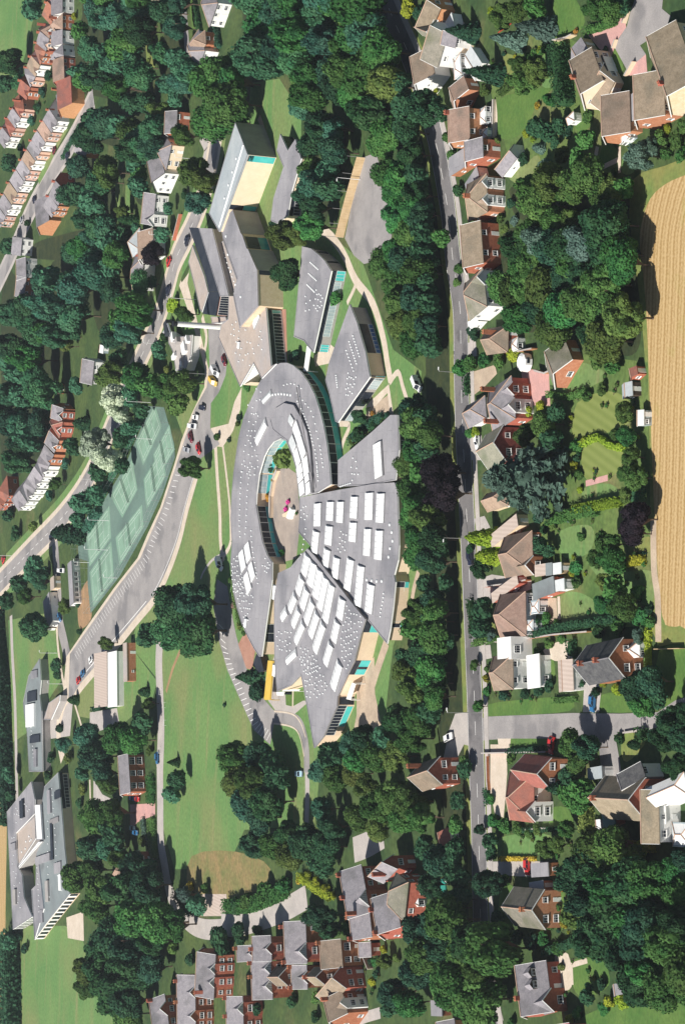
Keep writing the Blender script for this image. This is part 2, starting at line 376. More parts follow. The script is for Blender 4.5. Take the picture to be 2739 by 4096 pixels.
def walk(P, step):
    """points every `step` metres along a polyline, with direction"""
    out = []; acc = 0.0
    for a, b in zip(P[:-1], P[1:]):
        d = b - a; l = d.length
        if l < 1e-6: continue
        t = step - acc if acc else 0.0
        while t < l:
            out.append((a + d * (t / l), d / l)); t += step
        acc = (l - (t - step)) % step if t - step <= l else 0
        acc = l - (t - step)
    return out
def dashes(road, P, ln, gap, wd, z, name='lane_marking'):
    z += .012
    for p, d in walk(P, ln + gap):
        b = MB(); n = Vector((-d.y, d.x, 0)) * wd / 2; q = p + d * ln
        b.face([(v.x, v.y, z) for v in (p - n, q - n, q + n, p + n)]); b.build(name, 'paint', road)

# ------------------------------------------------------------------ windows and doors, shared meshes
WC = {}
def window_mesh(wd, ht, mat='white', glass='glass', bars=1, cross=1):
    k = (round(wd, 1), round(ht, 1), mat, glass, bars, cross)
    if k in WC: return WC[k]
    f = MB(); t = .09
    def bx(x0, x1, z0, z1, y0=-.10, y1=0.0): f.hull8([(x0, y0, z0), (x1, y0, z0), (x1, y1, z0), (x0, y1, z0)], [(x0, y0, z1), (x1, y0, z1), (x1, y1, z1), (x0, y1, z1)])
    h2 = wd / 2
    bx(-h2, -h2 + t, 0, ht); bx(h2 - t, h2, 0, ht); bx(-h2 + t, h2 - t, 0, t); bx(-h2 + t, h2 - t, ht - t, ht)
    for i in range(bars):
        x = -h2 + wd * (i + 1) / (bars + 1); bx(x - .035, x + .035, t, ht - t, -.08)
    for i in range(cross):
        z = ht * (.68 if cross == 1 else (i + 1) / (cross + 1)); bx(-h2 + t, h2 - t, z - .03, z + .03, -.07)
    fm = f.mesh('window', mat)
    g = MB(); g.hull8([(-h2 + .03, -.05, .03), (h2 - .03, -.05, .03), (h2 - .03, -.01, .03), (-h2 + .03, -.01, .03)], [(-h2 + .03, -.05, ht - .03), (h2 - .03, -.05, ht - .03), (h2 - .03, -.01, ht - .03), (-h2 + .03, -.01, ht - .03)])
    gm = g.mesh('pane', glass)
    s = MB(); s.hull8([(-h2 - .08, -.2, -.1), (h2 + .08, -.2, -.1), (h2 + .08, .0, -.1), (-h2 - .08, .0, -.1)], [(-h2 - .08, -.2, -.005), (h2 + .08, -.2, -.005), (h2 + .08, .0, -.005), (-h2 - .08, .0, -.005)])
    smm = s.mesh('sill', mat)
    WC[k] = (fm, gm, smm); return WC[k]
def window(parent, p, n, wd, ht, mat='white', glass='glass', bars=1, cross=1, sill=True):
    """p: foot of the window on the wall, n: outward direction"""
    fm, gm, smm = window_mesh(wd, ht, mat, glass, bars, cross)
    rz = math.atan2(n[0], -n[1])
    o = inst('window', fm, parent, (p[0], p[1], p[2]), rz)
    g = bpy.data.objects.new('pane', gm); link(g, o)
    if sill: link(bpy.data.objects.new('sill', smm), o)
    return o
DC = {}
def door(parent, p, n, mat='white', wd=1.0, ht=2.1):
    k = (mat, wd)
    if k not in DC:
        f = MB(); h2 = wd / 2
        f.hull8([(-h2, -.06, 0), (h2, -.06, 0), (h2, 0, 0), (-h2, 0, 0)], [(-h2, -.06, ht), (h2, -.06, ht), (h2, 0, ht), (-h2, 0, ht)])
        h = MB(); h.hull8([(h2 - .2, -.14, .95), (h2 - .08, -.14, .95), (h2 - .08, -.06, .95), (h2 - .2, -.06, .95)], [(h2 - .2, -.14, 1.07), (h2 - .08, -.14, 1.07), (h2 - .08, -.06, 1.07), (h2 - .2, -.06, 1.07)])
        DC[k] = (f.mesh('door', mat), h.mesh('handle', 'metal'))
    d = inst('door', DC[k][0], parent, p, math.atan2(n[0], -n[1]))
    link(bpy.data.objects.new('handle', DC[k][1]), d); return d

# ------------------------------------------------------------------ houses
CAMP = Vector((0, 0, CAMH))
def gable_prism(mb, o2, du, dt, ln, wd, h, rise, ov, th=.18, ovl=None):
    """gable roof slab: length along du, width along dt, from corner o2"""
    ovl = ov if ovl is None else ovl
    zl = h - ov * rise / (wd / 2)
    sec = [(-ov, zl + th), (wd / 2, h + rise + th), (wd + ov, zl + th), (wd + ov, zl), (wd / 2, h + rise), (-ov, zl)]
    a = [Vector((*(o2 + du * (-ovl) + dt * t), z)) for t, z in sec]; b = [Vector((*(o2 + du * (ln + ovl) + dt * t), z)) for t, z in sec]
    for i in range(6):
        j = (i + 1) % 6; mb.face([a[i], b[i], b[j], a[j]])
    for q in (a, b):
        mb.face([q[0], q[1], q[4], q[5]]); mb.face([q[1], q[2], q[3], q[4]])
    return a, b
def house(name, label, E1, E2, W, h=5.0, rise=3.0, roof='gable', axis='p', wall='brick', rf='tile_brown', storeys=2, chim=(), fg=(), ov=.35, cat='house',
          barge='white', glass='glass', spacing=2.9, wsz=(1.3, 1.25), dr='white', group=None, lm=None, near=True, skip=(), raw=None):
    """E1, E2: the two ends of the eaves on the camera's side, read from the photo; W: depth in metres"""
    e1, e2 = (G(*E1, h), G(*E2, h)) if raw is None else raw
    e1 = Vector((e1.x, e1.y)); e2 = Vector((e2.x, e2.y))
    L = (e2 - e1).length; u = (e2 - e1) / L
    n = Vector((-u.y, u.x))
    if n.dot(Vector((CAMP.x, CAMP.y)) - e1) < 0: n = -n
    t = -n
    ctr = (e1 + e2) / 2 + t * W / 2
    root = thing(name, (ctr.x, ctr.y, 0), label, cat, group)
    C = lambda s_, t_: e1 + u * s_ + t * t_
    foot = [C(0, 0), C(L, 0), C(L, W), C(0, W)]
    wm = MB(); wm.prism(foot, 0, h, 0, bottom=False)
    rm = MB(); th = .18; ridge = []; barges = []
    def tri(a, b, c): wm.face([a, b, c])
    top = h + rise
    if roof == 'gable':
        if axis == 'p':
            a, b = gable_prism(rm, e1, u, t, L, W, h, rise, ov)
            for s_ in (0, L): tri((*C(s_, 0), h), (*C(s_, W), h), (*C(s_, W / 2), top))
            ridge = [(a[1], b[1])]
        else:
            a, b = gable_prism(rm, e1, t, u, W, L, h, rise, ov)
            for t_ in (0, W): tri((*C(0, t_), h), (*C(L, t_), h), (*C(L / 2, t_), top))
            ridge = [(a[1], b[1])]
        for q in (a, b): barges += [(q[0], q[1]), (q[2], q[1])]
    elif roof == 'hip':
        if L >= W: r1, r2 = C(W / 2 * .95, W / 2), C(L - W / 2 * .95, W / 2)
        else: r1, r2 = C(L / 2, L / 2 * .95), C(L / 2, W - L / 2 * .95)
        zl = h - .12; E = [C(-ov, -ov), C(L + ov, -ov), C(L + ov, W + ov), C(-ov, W + ov)]
        E = [Vector((*q, zl)) for q in E]; lo = [Vector((q.x, q.y, zl - .16)) for q in E]
        R1, R2 = Vector((*r1, top)), Vector((*r2, top))
        if L >= W: F = [[E[0], E[1], R2, R1], [E[1], E[2], R2], [E[2], E[3], R1, R2], [E[3], E[0], R1]]
        else: F = [[E[0], E[1], R1], [E[1], E[2], R2, R1], [E[2], E[3], R2], [E[3], E[0], R1, R2]]
        for f in F: rm.face(f)
        for i in range(4): rm.face([lo[i], lo[(i + 1) % 4], E[(i + 1) % 4], E[i]])
        rm.face(list(reversed(lo)))
        ridge = [(R1, R2)] if (R1 - R2).length > .3 else []
        pr = (R1, R2, R2, R1) if L >= W else (R1, R1, R2, R2)
        ridge += [(E[i], pr[i]) for i in range(4)]
    elif roof == 'flat':
        rm.prism([C(-ov, -ov), C(L + ov, -ov), C(L + ov, W + ov), C(-ov, W + ov)], h + .003, h + .25); top = h + .25
    elif roof == 'mono':                          # rises towards the far side
        lo = [Vector((*C(s_, t_), z)) for s_, t_, z in ((-ov, -ov, h - .05), (L + ov, -ov, h - .05), (L + ov, W + ov, h + rise), (-ov, W + ov, h + rise))]
        rm.hull8(lo, [p + Vector((0, 0, th)) for p in lo])
        for s_ in (0, L): tri((*C(s_, 0), h), (*C(s_, W), h), (*C(s_, W), h + rise * .97))
        wm.face([(*C(0, W), h), (*C(L, W), h), (*C(L, W), h + rise * .97), (*C(0, W), h + rise * .97)])
    wo = wm.build('wall', wall, root); ro = rm.build('roof', rf, root)
    if ridge and near:
        rb = MB()
        for a, b in ridge: rb.bar(a + Vector((0, 0, .03)), b + Vector((0, 0, .03)), .13, n=6)
        rb.build('ridge_tiles', 'ridge' if rf.startswith('tile') else 'slate' if rf == 'slate_dark' else 'ridge', ro)
    if barges and barge and near:
        for a, b in barges:
            d = (b - a); bb = MB(); q = Vector((0, 0, -.2)); off = d.cross(Vector((0, 0, 1))).normalized() * .04
            bb.hull8([a + q - off, b + q - off, b + q + off, a + q + off], [a - off + Vector((0, 0, .05)), b - off + Vector((0, 0, .05)), b + off + Vector((0, 0, .05)), a + off + Vector((0, 0, .05))])
            bb.build('bargeboard', barge, ro)
    for cs, ct in chim:
        c = C(cs * L, ct * W); cm = MB(); ang = math.atan2(u.y, u.x)
        cm.box(c, 1.1, .6, h + rise * .25, top + 1.0, ang); cm.box(c, 1.22, .72, top + 1.0, top + 1.14, ang)
        ch = cm.build('chimney', 'brick' if wall != 'render_white' else 'brick', ro)
        if near:
            for d in (-.28, .28):
                pm = MB(); q = c + u * d; pm.cone(q, .13, .1, top + 1.14, top + 1.5, 8); pm.build('chimney_pot', 'brick_orange', root)
    # cross gables towards the camera
    for sf, gw, proj, gmat in fg:
        c0 = sf * L - gw / 2; gr = min(rise * .85, gw * .5); o2 = C(c0, -proj)
        g2 = MB(); a, b = gable_prism(g2, o2, t, u, proj + W * .5 * gr / max(rise, .1), gw, h, gr, .2, ovl=.25)
        gr_o = g2.build('gable_roof', rf, root)
        gw_ = MB(); gw_.prism([C(c0, -proj), C(c0 + gw, -proj), C(c0 + gw, .3), C(c0, .3)], 0, h, bottom=False)
        gw_.face([(*C(c0, -proj), h), (*C(c0 + gw, -proj), h), (*C(c0 + gw / 2, -proj), h + gr)])
        gw_.build('gable_wall', wall if gmat == 'timbered' else gmat, root)
        if gmat == 'timbered':
            pn = MB(); q = [Vector((*C(c0 + gw * f, -proj - .04), z)) for f, z in ((0.03, h), (.97, h), (.5, h + gr * .95))]; pn.face(q); pn.build('gable_panel', 'white', root)
            for f in (.2, .32, .44, .56, .68, .8):
                z1 = h + gr * .93 * (1 - abs(f - .5) * 2); tb = MB(); tb.bar((*C(c0 + gw * f, -proj - .07), h), (*C(c0 + gw * f, -proj - .07), z1), .07); tb.build('timber_stud', 'black', root)
        if barge and near:
            for p, q in ((a[0], a[1]), (a[2], a[1])):
                bb = MB(); bb.bar(p, q, .14); bb.build('bargeboard', barge, gr_o)
        for k in range(storeys):
            window(root, (*C(sf * L, -proj - .003), .95 + k * 2.6), n, min(2.0, gw * .55), 1.3, glass=glass, bars=2)
    # windows on the walls the camera can see
    sides = ((C(0, 0), u, L, n), (C(L, 0), t, W, u), (C(0, W), -t, W, -u))
    for si, (p0, d, ln, nn) in enumerate(sides):
        mid = p0 + d * ln / 2
        if nn.dot((Vector((CAMP.x, CAMP.y)) - mid).normalized()) < .12 or si in skip: continue
        k = max(1, int(ln / spacing))
        if si: k = max(1, k - 1)
        for f in range(storeys):
            for i in range(k):
                s_ = ln * (i + .5) / k
                if si == 0 and any(abs(s_ - sf * L) < gw / 2 + .6 for sf, gw, _p, _m in fg): continue
                if si == 0 and f == 0 and i == (1 if k > 2 else 0) and near and dr:
                    q = p0 + d * s_; door(root, (q.x, q.y, .02), nn, dr); continue
                if si and (i + f) % 2 and k > 1: continue
                q = p0 + d * s_; ww = wsz[0] * (1 + .35 * ((i * 7 + f * 3 + int(ln)) % 3 == 0))
                window(root, (q.x, q.y, .95 + 2.65 * f if storeys > 1 else .9), nn, ww, wsz[1], glass=glass, bars=1 if ww < 1.5 else 2, sill=near)
    if lm: LMK.append((lm, PXS((ctr.x, ctr.y, h))))
    root['_fr'] = 0; del root['_fr']
    return root, C, u, t, n, L
LMK = []
def shed(name, label, E1, E2, W, h=2.3, rise=.8, roof='gable', wall='timber', rf='felt', axis='p', cat='shed', **k):
    k.setdefault('storeys', 1); k.setdefault('spacing', 4.0); k.setdefault('wsz', (.9, .8)); k.setdefault('barge', None)
    return house(name, label, E1, E2, W, h, rise, roof, axis, wall, rf, cat=cat, ov=.15, **k)
def dormer(root, C, n, t, L, W, h, rise, s_, tt, wd=1.8, ht=1.5, rf='slate', wall='white'):
    """small gabled dormer on the near slope of a roof whose ridge runs across"""
    z0 = h + rise * tt / (W / 2) - .1; o2 = C(s_ - wd / 2, tt); u = (C(1, 0) - C(0, 0))
    back = (W / 2) * (ht + .2) / rise
    m = MB(); m.prism([C(s_ - wd / 2, tt), C(s_ + wd / 2, tt), C(s_ + wd / 2, tt + back), C(s_ - wd / 2, tt + back)], z0, z0 + ht, bottom=False)
    m.face([(*C(s_ - wd / 2, tt), z0 + ht), (*C(s_ + wd / 2, tt), z0 + ht), (*C(s_, tt), z0 + ht + .7)])
    d = m.build('dormer', wall, root)
    g = MB(); gable_prism(g, o2, t, u, back, wd, z0 + ht, .7, .15, .1); g.build('dormer_roof', rf, d)
    fm, gm, smm = window_mesh(wd * .8, ht * .75)
    q = C(s_, tt - .003)
    o = inst('window', fm, d, (q.x, q.y, z0 + ht * .15), math.atan2(n.x, -n.y))
    g = MB()
def conservatory(label, E1, E2, W, h=2.2, rise=1.0, name='conservatory'):
    r = house(name, label, E1, E2, W, h, rise, 'hip', 'p', 'glass_pale', 'skylight', 1, cat='conservatory', spacing=1.2, wsz=(1.0, 1.5), ov=.1, dr='white')
    return r

# ------------------------------------------------------------------ flat-roofed blocks
def block(root, pts, z1, z0=0.0, rf='felt', wall='panel_beige', inset=.5, slab=.45, fascia='white', sm=0, raw=False, kerb=True):
    P = [G(x, y, z1) for x, y in pts] if not raw else pts
    P = [Vector((p[0], p[1])) for p in P]
    if sm: P = [Vector((p.x, p.y)) for p in smooth([Vector((p.x, p.y, 0)) for p in P], sm)]
    I = offset(P, inset) if inset else P
    w_ = MB(); w_.prism(I, z0, z1 - slab + .002, bottom=False); w_.build('wall', wall, root)
    r_ = MB(); r_.prism(P, z1 - slab, z1 - .06, 0, 1); ro = r_.build('roof', [rf, fascia], root)
    if kerb:                                   # raised edge trim round the roof
        Q = offset(P, .28); k = len(P); e = MB()
        for i in range(k):
            j = (i + 1) % k
            e.hull8([(*P[i], z1 - .059), (*P[j], z1 - .059), (*Q[j], z1 - .059), (*Q[i], z1 - .059)], [(*P[i], z1 + .06), (*P[j], z1 + .06), (*Q[j], z1 + .06), (*Q[i], z1 + .06)])
        e.build('roof_edge', 'felt', ro)
    return P, I
def wall_items(root, a, b, z1, items, inset=.5):
    """a, b: ends of a wall run (2-D, outer roof edge); items: (t0, t1, z0, z1, material, name, bars)"""
    d = (b - a); L = d.length; d = d / L
    n = Vector((-d.y, d.x))
    if n.dot(Vector((CAMP.x, CAMP.y)) - a) < 0: n = -n
    for t0, t1, za, zb, mat, nm, bars in items:
        p = a + d * (L * t0) - n * (inset - .004); q = a + d * (L * t1) - n * (inset - .004)
        m = MB(); f = .06
        m.hull8([(*p, za), (*q, za), (*(q + n * f), za), (*(p + n * f), za)], [(*p, zb), (*q, zb), (*(q + n * f), zb), (*(p + n * f), zb)])
        o = m.build(nm, mat, root)
        if bars:
            g = MB()
            for i in range(bars + 1):
                c = p + (q - p) * (i / bars) + n * f; g.bar((*c, za), (*c, zb), .07)
            for z in (za, zb): g.bar((*(p + n * f), z), (*(q + n * f), z), .06)
            g.build('mullions', 'white', o)
RL = {}
def rooflight(root, quad, z, mat='skylight', h=.75, name='rooflight'):
    """long pitched rooflight on a kerb; quad in photo coordinates, corner order round"""
    P = [G(x, y, z + .3) for x, y in quad]; c = sum(P, Vector()) / 4
    a = (P[0] + P[1]) / 2; b = (P[2] + P[3]) / 2; ax = (b - a); L = ax.length; ax /= L; sd = Vector((-ax.y, ax.x, 0))
    wd = (abs((P[1] - P[0]).dot(sd)) + abs((P[2] - P[3]).dot(sd))) / 2
    m = MB(); hw = wd / 2; hl = L / 2
    f = lambda s_, t_, zz: (c.x + ax.x * s_ + sd.x * t_, c.y + ax.y * s_ + sd.y * t_, zz)
    m.hull8([f(-hl, -hw, z - .1), f(hl, -hw, z - .1), f(hl, hw, z - .1), f(-hl, hw, z - .1)], [f(-hl, -hw, z + .35), f(hl, -hw, z + .35), f(hl, hw, z + .35), f(-hl, hw, z + .35)])
    o = m.build(name, 'metal', root)
    g = MB(); i = .08; r = .25
    lo = [f(-hl + i, -hw + i, z + .352), f(hl - i, -hw + i, z + .352), f(hl - i, hw - i, z + .352), f(-hl + i, hw - i, z + .352)]
    g.hull8(lo, [f(-hl + r, -.12, z + h), f(hl - r, -.12, z + h), f(hl - r, .12, z + h), f(-hl + r, .12, z + h)])
    g.build('glazing', mat, o)
    if L > 2.5:
        q = MB(); k = max(2, int(L / 1.5))
        for i_ in range(1, k):
            s_ = -hl + L * i_ / k
            for e in (-1, 1): q.bar(f(s_, e * (hw - i), z + .37), f(s_, e * .12, z + h + .02), .045)
        q.build('glazing_bars', 'metal', o)
    return o
def dome_mesh(big=False):
    if big in RL: return RL[big]
    m = MB(); r = .45 if big else .27
    m.box((0, 0), r * 2, r * 2, -.15, .12); n0 = len(m.v)
    for k, (rr, z) in enumerate(((.92, .125), (.75, .26), (.35, .34))):
        for i in range(8): m.v.append((math.cos(i * math.pi / 4) * r * rr, math.sin(i * math.pi / 4) * r * rr, z))
    for k in range(2):
        for i in range(8): m.f.append((n0 + k * 8 + i, n0 + k * 8 + (i + 1) % 8, n0 + k * 8 + 8 + (i + 1) % 8, n0 + k * 8 + 8 + i)); m.m.append(1)
    m.f.append(tuple(n0 + 16 + i for i in range(8))); m.m.append(1)
    RL[big] = m.mesh('dome_rooflight', ['felt_blue', 'skylight']); return RL[big]
def domes(root, z, poly=None, row=None, n=10, big=False, gap=1.7, seed=1):
    rg = random.Random(seed); me = dome_mesh(big); got = []
    if row:
        P = smooth([G(x, y, z) for x, y in row], 6, False); T = sum((b - a).length for a, b in zip(P[:-1], P[1:]))
        got = [p for p, d in walk(P, T / n)]
    else:
        xs = [p[0] for p in poly]; ys = [p[1] for p in poly]; tr = 0
        while len(got) < n and tr < 4000:
            tr += 1; x, y = rg.uniform(min(xs), max(xs)), rg.uniform(min(ys), max(ys))
            if not inpoly(x, y, poly): continue
            p = G(x, y, z)
            if all((p - q).length > gap for q in got): got.append(p)
    for p in got: inst('dome_rooflight', me, root, (p.x, p.y, z - .06), rg.uniform(-.1, .1))

# ------------------------------------------------------------------ trees, shrubs, hedges
ICO = {}
def ico(sub):
    if sub not in ICO:
        b = bmesh.new(); bmesh.ops.create_icosphere(b, subdivisions=sub, radius=1.0)
        b.verts.ensure_lookup_table()
        ICO[sub] = (np.array([v.co[:] for v in b.verts]), np.array([[v.index for v in f.verts] for f in b.faces])); b.free()
    return ICO[sub]
def npmesh(name, V, quads, tris, mat):
    me = bpy.data.meshes.new(name)
    nq, ntr = len(quads), len(tris); nl = nq * 4 + ntr * 3
    me.vertices.add(len(V)); me.vertices.foreach_set('co', np.asarray(V, dtype=np.float32).ravel())
    me.loops.add(nl); me.polygons.add(nq + ntr)
    li = np.concatenate([np.asarray(quads, dtype=np.int32).ravel(), np.asarray(tris, dtype=np.int32).ravel()]) if ntr else np.asarray(quads, dtype=np.int32).ravel()
    me.loops.foreach_set('vertex_index', li)
    st = np.concatenate([np.arange(nq) * 4, nq * 4 + np.arange(ntr) * 3]).astype(np.int32)
    me.polygons.foreach_set('loop_start', st)
    me.update(calc_edges=True); me.validate()
    if mat: me.materials.append(MAT[mat])
    return me
def leaves(P, Nn, size, rg, elong=1.0):
    """quads at P facing Nn (jittered)"""
    k = len(P); Nn = Nn + rg.normal(0, .55, (k, 3)); Nn /= np.linalg.norm(Nn, axis=1)[:, None]
    r = rg.normal(0, 1, (k, 3)); X = np.cross(Nn, r); X /= np.linalg.norm(X, axis=1)[:, None]; Y = np.cross(Nn, X)
    s_ = size * rg.uniform(.6, 1.4, (k, 1)); X = X * s_ * elong; Y = Y * s_
    V = np.stack([P - X - Y * .35, P + X * .2 - Y, P + X + Y * .35, P - X * .2 + Y], 1).reshape(-1, 3)
    return V, np.arange(4 * k).reshape(-1, 4)
def crown_round(seed, nl=26, leaf=.085, per=190, flat=.92, lr=(.26, .42), spread=.66):
    rg = np.random.default_rng(seed); C = []; R = []
    for i in range(nl):
        d = rg.normal(0, 1, 3); d /= np.linalg.norm(d)
        if d[2] < -.55: d[2] *= -.6
        C.append(d * np.array([1, 1, flat]) * spread * rg.uniform(.72, 1.08)); R.append(rg.uniform(*lr))
    C.append(np.zeros(3)); R.append(.6); C = np.array(C); R = np.array(R)
    V, T, off = [], [], 0
    iv, it = ico(2)
    for c, r in zip(C, R):
        q = iv * (r * .8) * (1 + rg.normal(0, .07, (len(iv), 1))) + c
        V.append(q); T.append(it + off); off += len(q)
    LP, LN = [], []
    for i, (c, r) in enumerate(zip(C[:-1], R[:-1])):
        d = rg.normal(0, 1, (per, 3)); d /= np.linalg.norm(d, axis=1)[:, None]
        p = c + d * r * rg.uniform(.84, 1.1, (per, 1)); ok = np.ones(per, bool)
        for j in range(len(C)):
            if j != i: ok &= np.linalg.norm(p - C[j], axis=1) > R[j] * .82
        LP.append(p[ok]); LN.append(d[ok])
    P = np.concatenate(LP); Nn = np.concatenate(LN); Nn[:, 2] += .35
    q, f = leaves(P, Nn, leaf, rg); V.append(q)
    return np.concatenate(V), f + off, np.concatenate(T)
def crown_cone(seed, top=2.6, tiers=13, leaf=.12, per=150, blunt=.12, droop=.35, power=1.0):
    """unit base radius, height `top`, from z = 0"""
    rg = np.random.default_rng(seed); k = tiers * per
    t = rg.uniform(0, 1, k) ** 1.4; a = rg.uniform(0, 2 * math.pi, k)
    wob = 1 + .16 * np.sin(a * 5 + t * 30) + rg.normal(0, .07, k)
    rad = ((1 - t) ** power * (1 - blunt) + blunt * (1 - t ** 6)) * wob
    P = np.stack([np.cos(a) * rad, np.sin(a) * rad, t * top], 1); Nn = np.stack([np.cos(a), np.sin(a), np.full(k, .5)], 1)
    V0, Q = leaves(P, Nn, leaf, rg, 1.3)
    n = 14; tv = [(0, 0, top * .97)]
    for zz in (0, .25, .5, .75):
        for i in range(n):
            r = ((1 - zz) ** power * (1 - blunt) + blunt) * .86 * (1 + .1 * math.sin(i * 2.7 + zz * 9)); tv.append((math.cos(i * 2 * math.pi / n) * r, math.sin(i * 2 * math.pi / n) * r, zz * top))
    tt = []
    for l in range(3):
        for i in range(n):
            a_, b_, c_, d_ = 1 + l * n + i, 1 + l * n + (i + 1) % n, 1 + (l + 1) * n + (i + 1) % n, 1 + (l + 1) * n + i
            tt += [(a_, b_, c_), (a_, c_, d_)]
    tt += [(1 + 3 * n + i, 1 + 3 * n + (i + 1) % n, 0) for i in range(n)]
    return np.concatenate([np.array(tv), V0]), Q + len(tv), np.array(tt)
def crown_cedar(seed):
    """spreading conifer of feathery drooping boughs, unit radius"""
    rg = np.random.default_rng(seed); P, Nn = [], []
    for b_ in range(130):
        a = rg.uniform(0, 2 * math.pi); z0 = rg.uniform(-.7, 1.15); ln = (1.12 - max(z0, -.1) * .8) * rg.uniform(.7, 1.05)
        if z0 < -.1: ln *= 1.0
        m = 46; s_ = rg.uniform(.25, 1, m) * ln; sidew = rg.normal(0, .07, m) * (1.2 - s_ / ln * .6)
        x = np.cos(a) * s_ - np.sin(a) * sidew; y = np.sin(a) * s_ + np.cos(a) * sidew; z = z0 + .22 * s_ - .42 * s_ ** 2 + rg.normal(0, .03, m)
        P.append(np.stack([x, y, z], 1)); Nn.append(np.tile([np.cos(a) * .3, np.sin(a) * .3, 1.0], (m, 1)))
    P = np.concatenate(P); V0, Q = leaves(P, np.concatenate(Nn), .055, rg, 1.9)
    iv, it = ico(2); core = iv * np.array([.5, .5, .75]); core[:, 2] += .1
    return np.concatenate([core, V0]), Q + len(core), it
CR = {}
def crown(kind, mat, var=0):
    k = (kind, mat, var)
    if k in CR: return CR[k]
    kk = (kind, var)
    if kk not in CR:
        if kind == 'round': CR[kk] = crown_round(10 + var, (26, 20, 32, 24, 36, 18, 28, 30)[var], .058, 300, (.92, .8, 1.0, .85, .95, .75, 1.05, .9)[var], ((.26, .42), (.3, .48), (.2, .36), (.25, .45), (.18, .34), (.3, .5), (.22, .42), (.2, .45))[var], (.66, .6, .72, .64, .74, .6, .68, .7)[var])
        elif kind == 'loose': CR[kk] = crown_round(40 + var, (30, 38, 24, 34)[var], .05, 230, (1.0, .85, 1.1, .9)[var], ((.2, .36), (.16, .3), (.2, .4), (.14, .34))[var], (.72, .78, .7, .76)[var])
        elif kind == 'shrub': CR[kk] = crown_round(70 + var, 12, .13, 90, .85, (.34, .5), .52)
        elif kind == 'cone': CR[kk] = crown_cone(90 + var)
        elif kind == 'egg': CR[kk] = crown_cone(110 + var, 2.2, 12, .13, 150, .3, .3, .6)
        elif kind == 'column': CR[kk] = crown_cone(130 + var, 4.5, 14, .2, 130, .5, .2, .5)
        elif kind == 'cedar': CR[kk] = crown_cedar(5)
    if mat is None: return CR[kk]
    V, Q, T = CR[kk]; CR[k] = npmesh('crown', V, Q, T, mat); return CR[k]
TR = {}
def trunk_mesh():
    if 't' in TR: return TR['t']
    m = MB(); n = 7; prof = ((1.0, 0), (.75, .12), (.62, .55), (.4, .85), (.16, 1.15))
    for r, z in prof:
        for i in range(n): m.v.append((math.cos(i * 2 * math.pi / n) * r, math.sin(i * 2 * math.pi / n) * r, z))
    for k in range(len(prof) - 1):
        for i in range(n): m.f.append((k * n + i, k * n + (i + 1) % n, k * n + n + (i + 1) % n, k * n + n + i)); m.m.append(0)
    for i in range(5):
        a = i * 1.26; m.bar((0, 0, .5 + .07 * i), (math.cos(a) * 7, math.sin(a) * 7, .95 + .05 * i), .28, n=5)
    TR['t'] = m.mesh('trunk', 'bark'); return TR['t']
NT = [0]
AUTO = []
KN = {'round': 'broadleaf_tree', 'loose': 'open_crowned_tree', 'cone': 'conifer', 'egg': 'conifer', 'column': 'cypress', 'cedar': 'cedar', 'shrub': 'shrub'}
TONE = {'leaf_mid': 'mid green', 'leaf_dark': 'dark green', 'leaf_teal': 'bluish green', 'leaf_olive': 'olive green', 'leaf_light': 'pale green', 'leaf_lime': 'bright yellow-green', 'leaf_silver': 'silvery white', 'leaf_purple': 'dark purple',
        'leaf_blue': 'blue-grey', 'leaf_gold': 'golden', 'leaf_pink': 'pinkish'}
def tree(x, y, r, kind='round', mat='leaf_mid', hf=1.0, label=None, group=None, raw=None, Rm=None):
    """x, y: middle of the crown in the photo, r: half its width across the picture"""
    NT[0] += 1; v = NT[0]
    R = Rm or r / sc(x, y)
    px0 = S(x, y)
    if kind in ('round', 'loose'):
        R *= 1.1
        if R > 3: x += .15 * R * hf * .92 * sc(x, y); hf *= 1.2
    if kind in ('round', 'loose'): Rz = R * (.95 if kind == 'round' else 1.05) * hf; zc = Rz * 1.0 + min(1.6, R * .3)
    elif kind == 'shrub': Rz = R * .85 * hf; zc = Rz * .8
    elif kind == 'cedar': Rz = R * .95 * hf; zc = R * .95 * hf
    else: Rz = R * hf; zc = {'cone': 1.1, 'egg': 1.0, 'column': 2.1}[kind] * Rz
    b = G(x, y, zc) if raw is None else raw
    rz = (v * 2.399) % 6.283
    nm = {'leaf_purple': 'copper_leaved_tree', 'leaf_silver': 'silver_leaved_tree'}.get(mat, KN[kind])
    o = thing(nm, (b.x, b.y, 0), label, 'shrub' if kind == 'shrub' else 'tree', group, rz)
    nv = {'round': 8, 'loose': 4, 'shrub': 4, 'cone': 3, 'egg': 2, 'column': 2, 'cedar': 1}[kind]
    c = bpy.data.objects.new('crown', crown(kind, mat, v % nv)); link(c, o)
    if kind in ('cone', 'egg', 'column'): c.location = (0, 0, .25); c.scale = (R, R, Rz)
    else: c.location = (0, 0, zc); c.scale = (R * (1 + .14 * math.sin(v * 1.7)), R * (1 - .12 * math.sin(v * 2.3)), Rz * (1 + .1 * math.sin(v * 3.1))); c.rotation_euler = (.16 * math.sin(v * 1.3), .16 * math.cos(v * 2.1), 0)
    t = bpy.data.objects.new('trunk', trunk_mesh()); link(t, o); t.scale = (max(.06 * R, .12), max(.06 * R, .12), zc)
    if label is None: AUTO.append((o, 'tree' if kind != 'shrub' else 'shrub', kind, mat, R, px0))
    return o
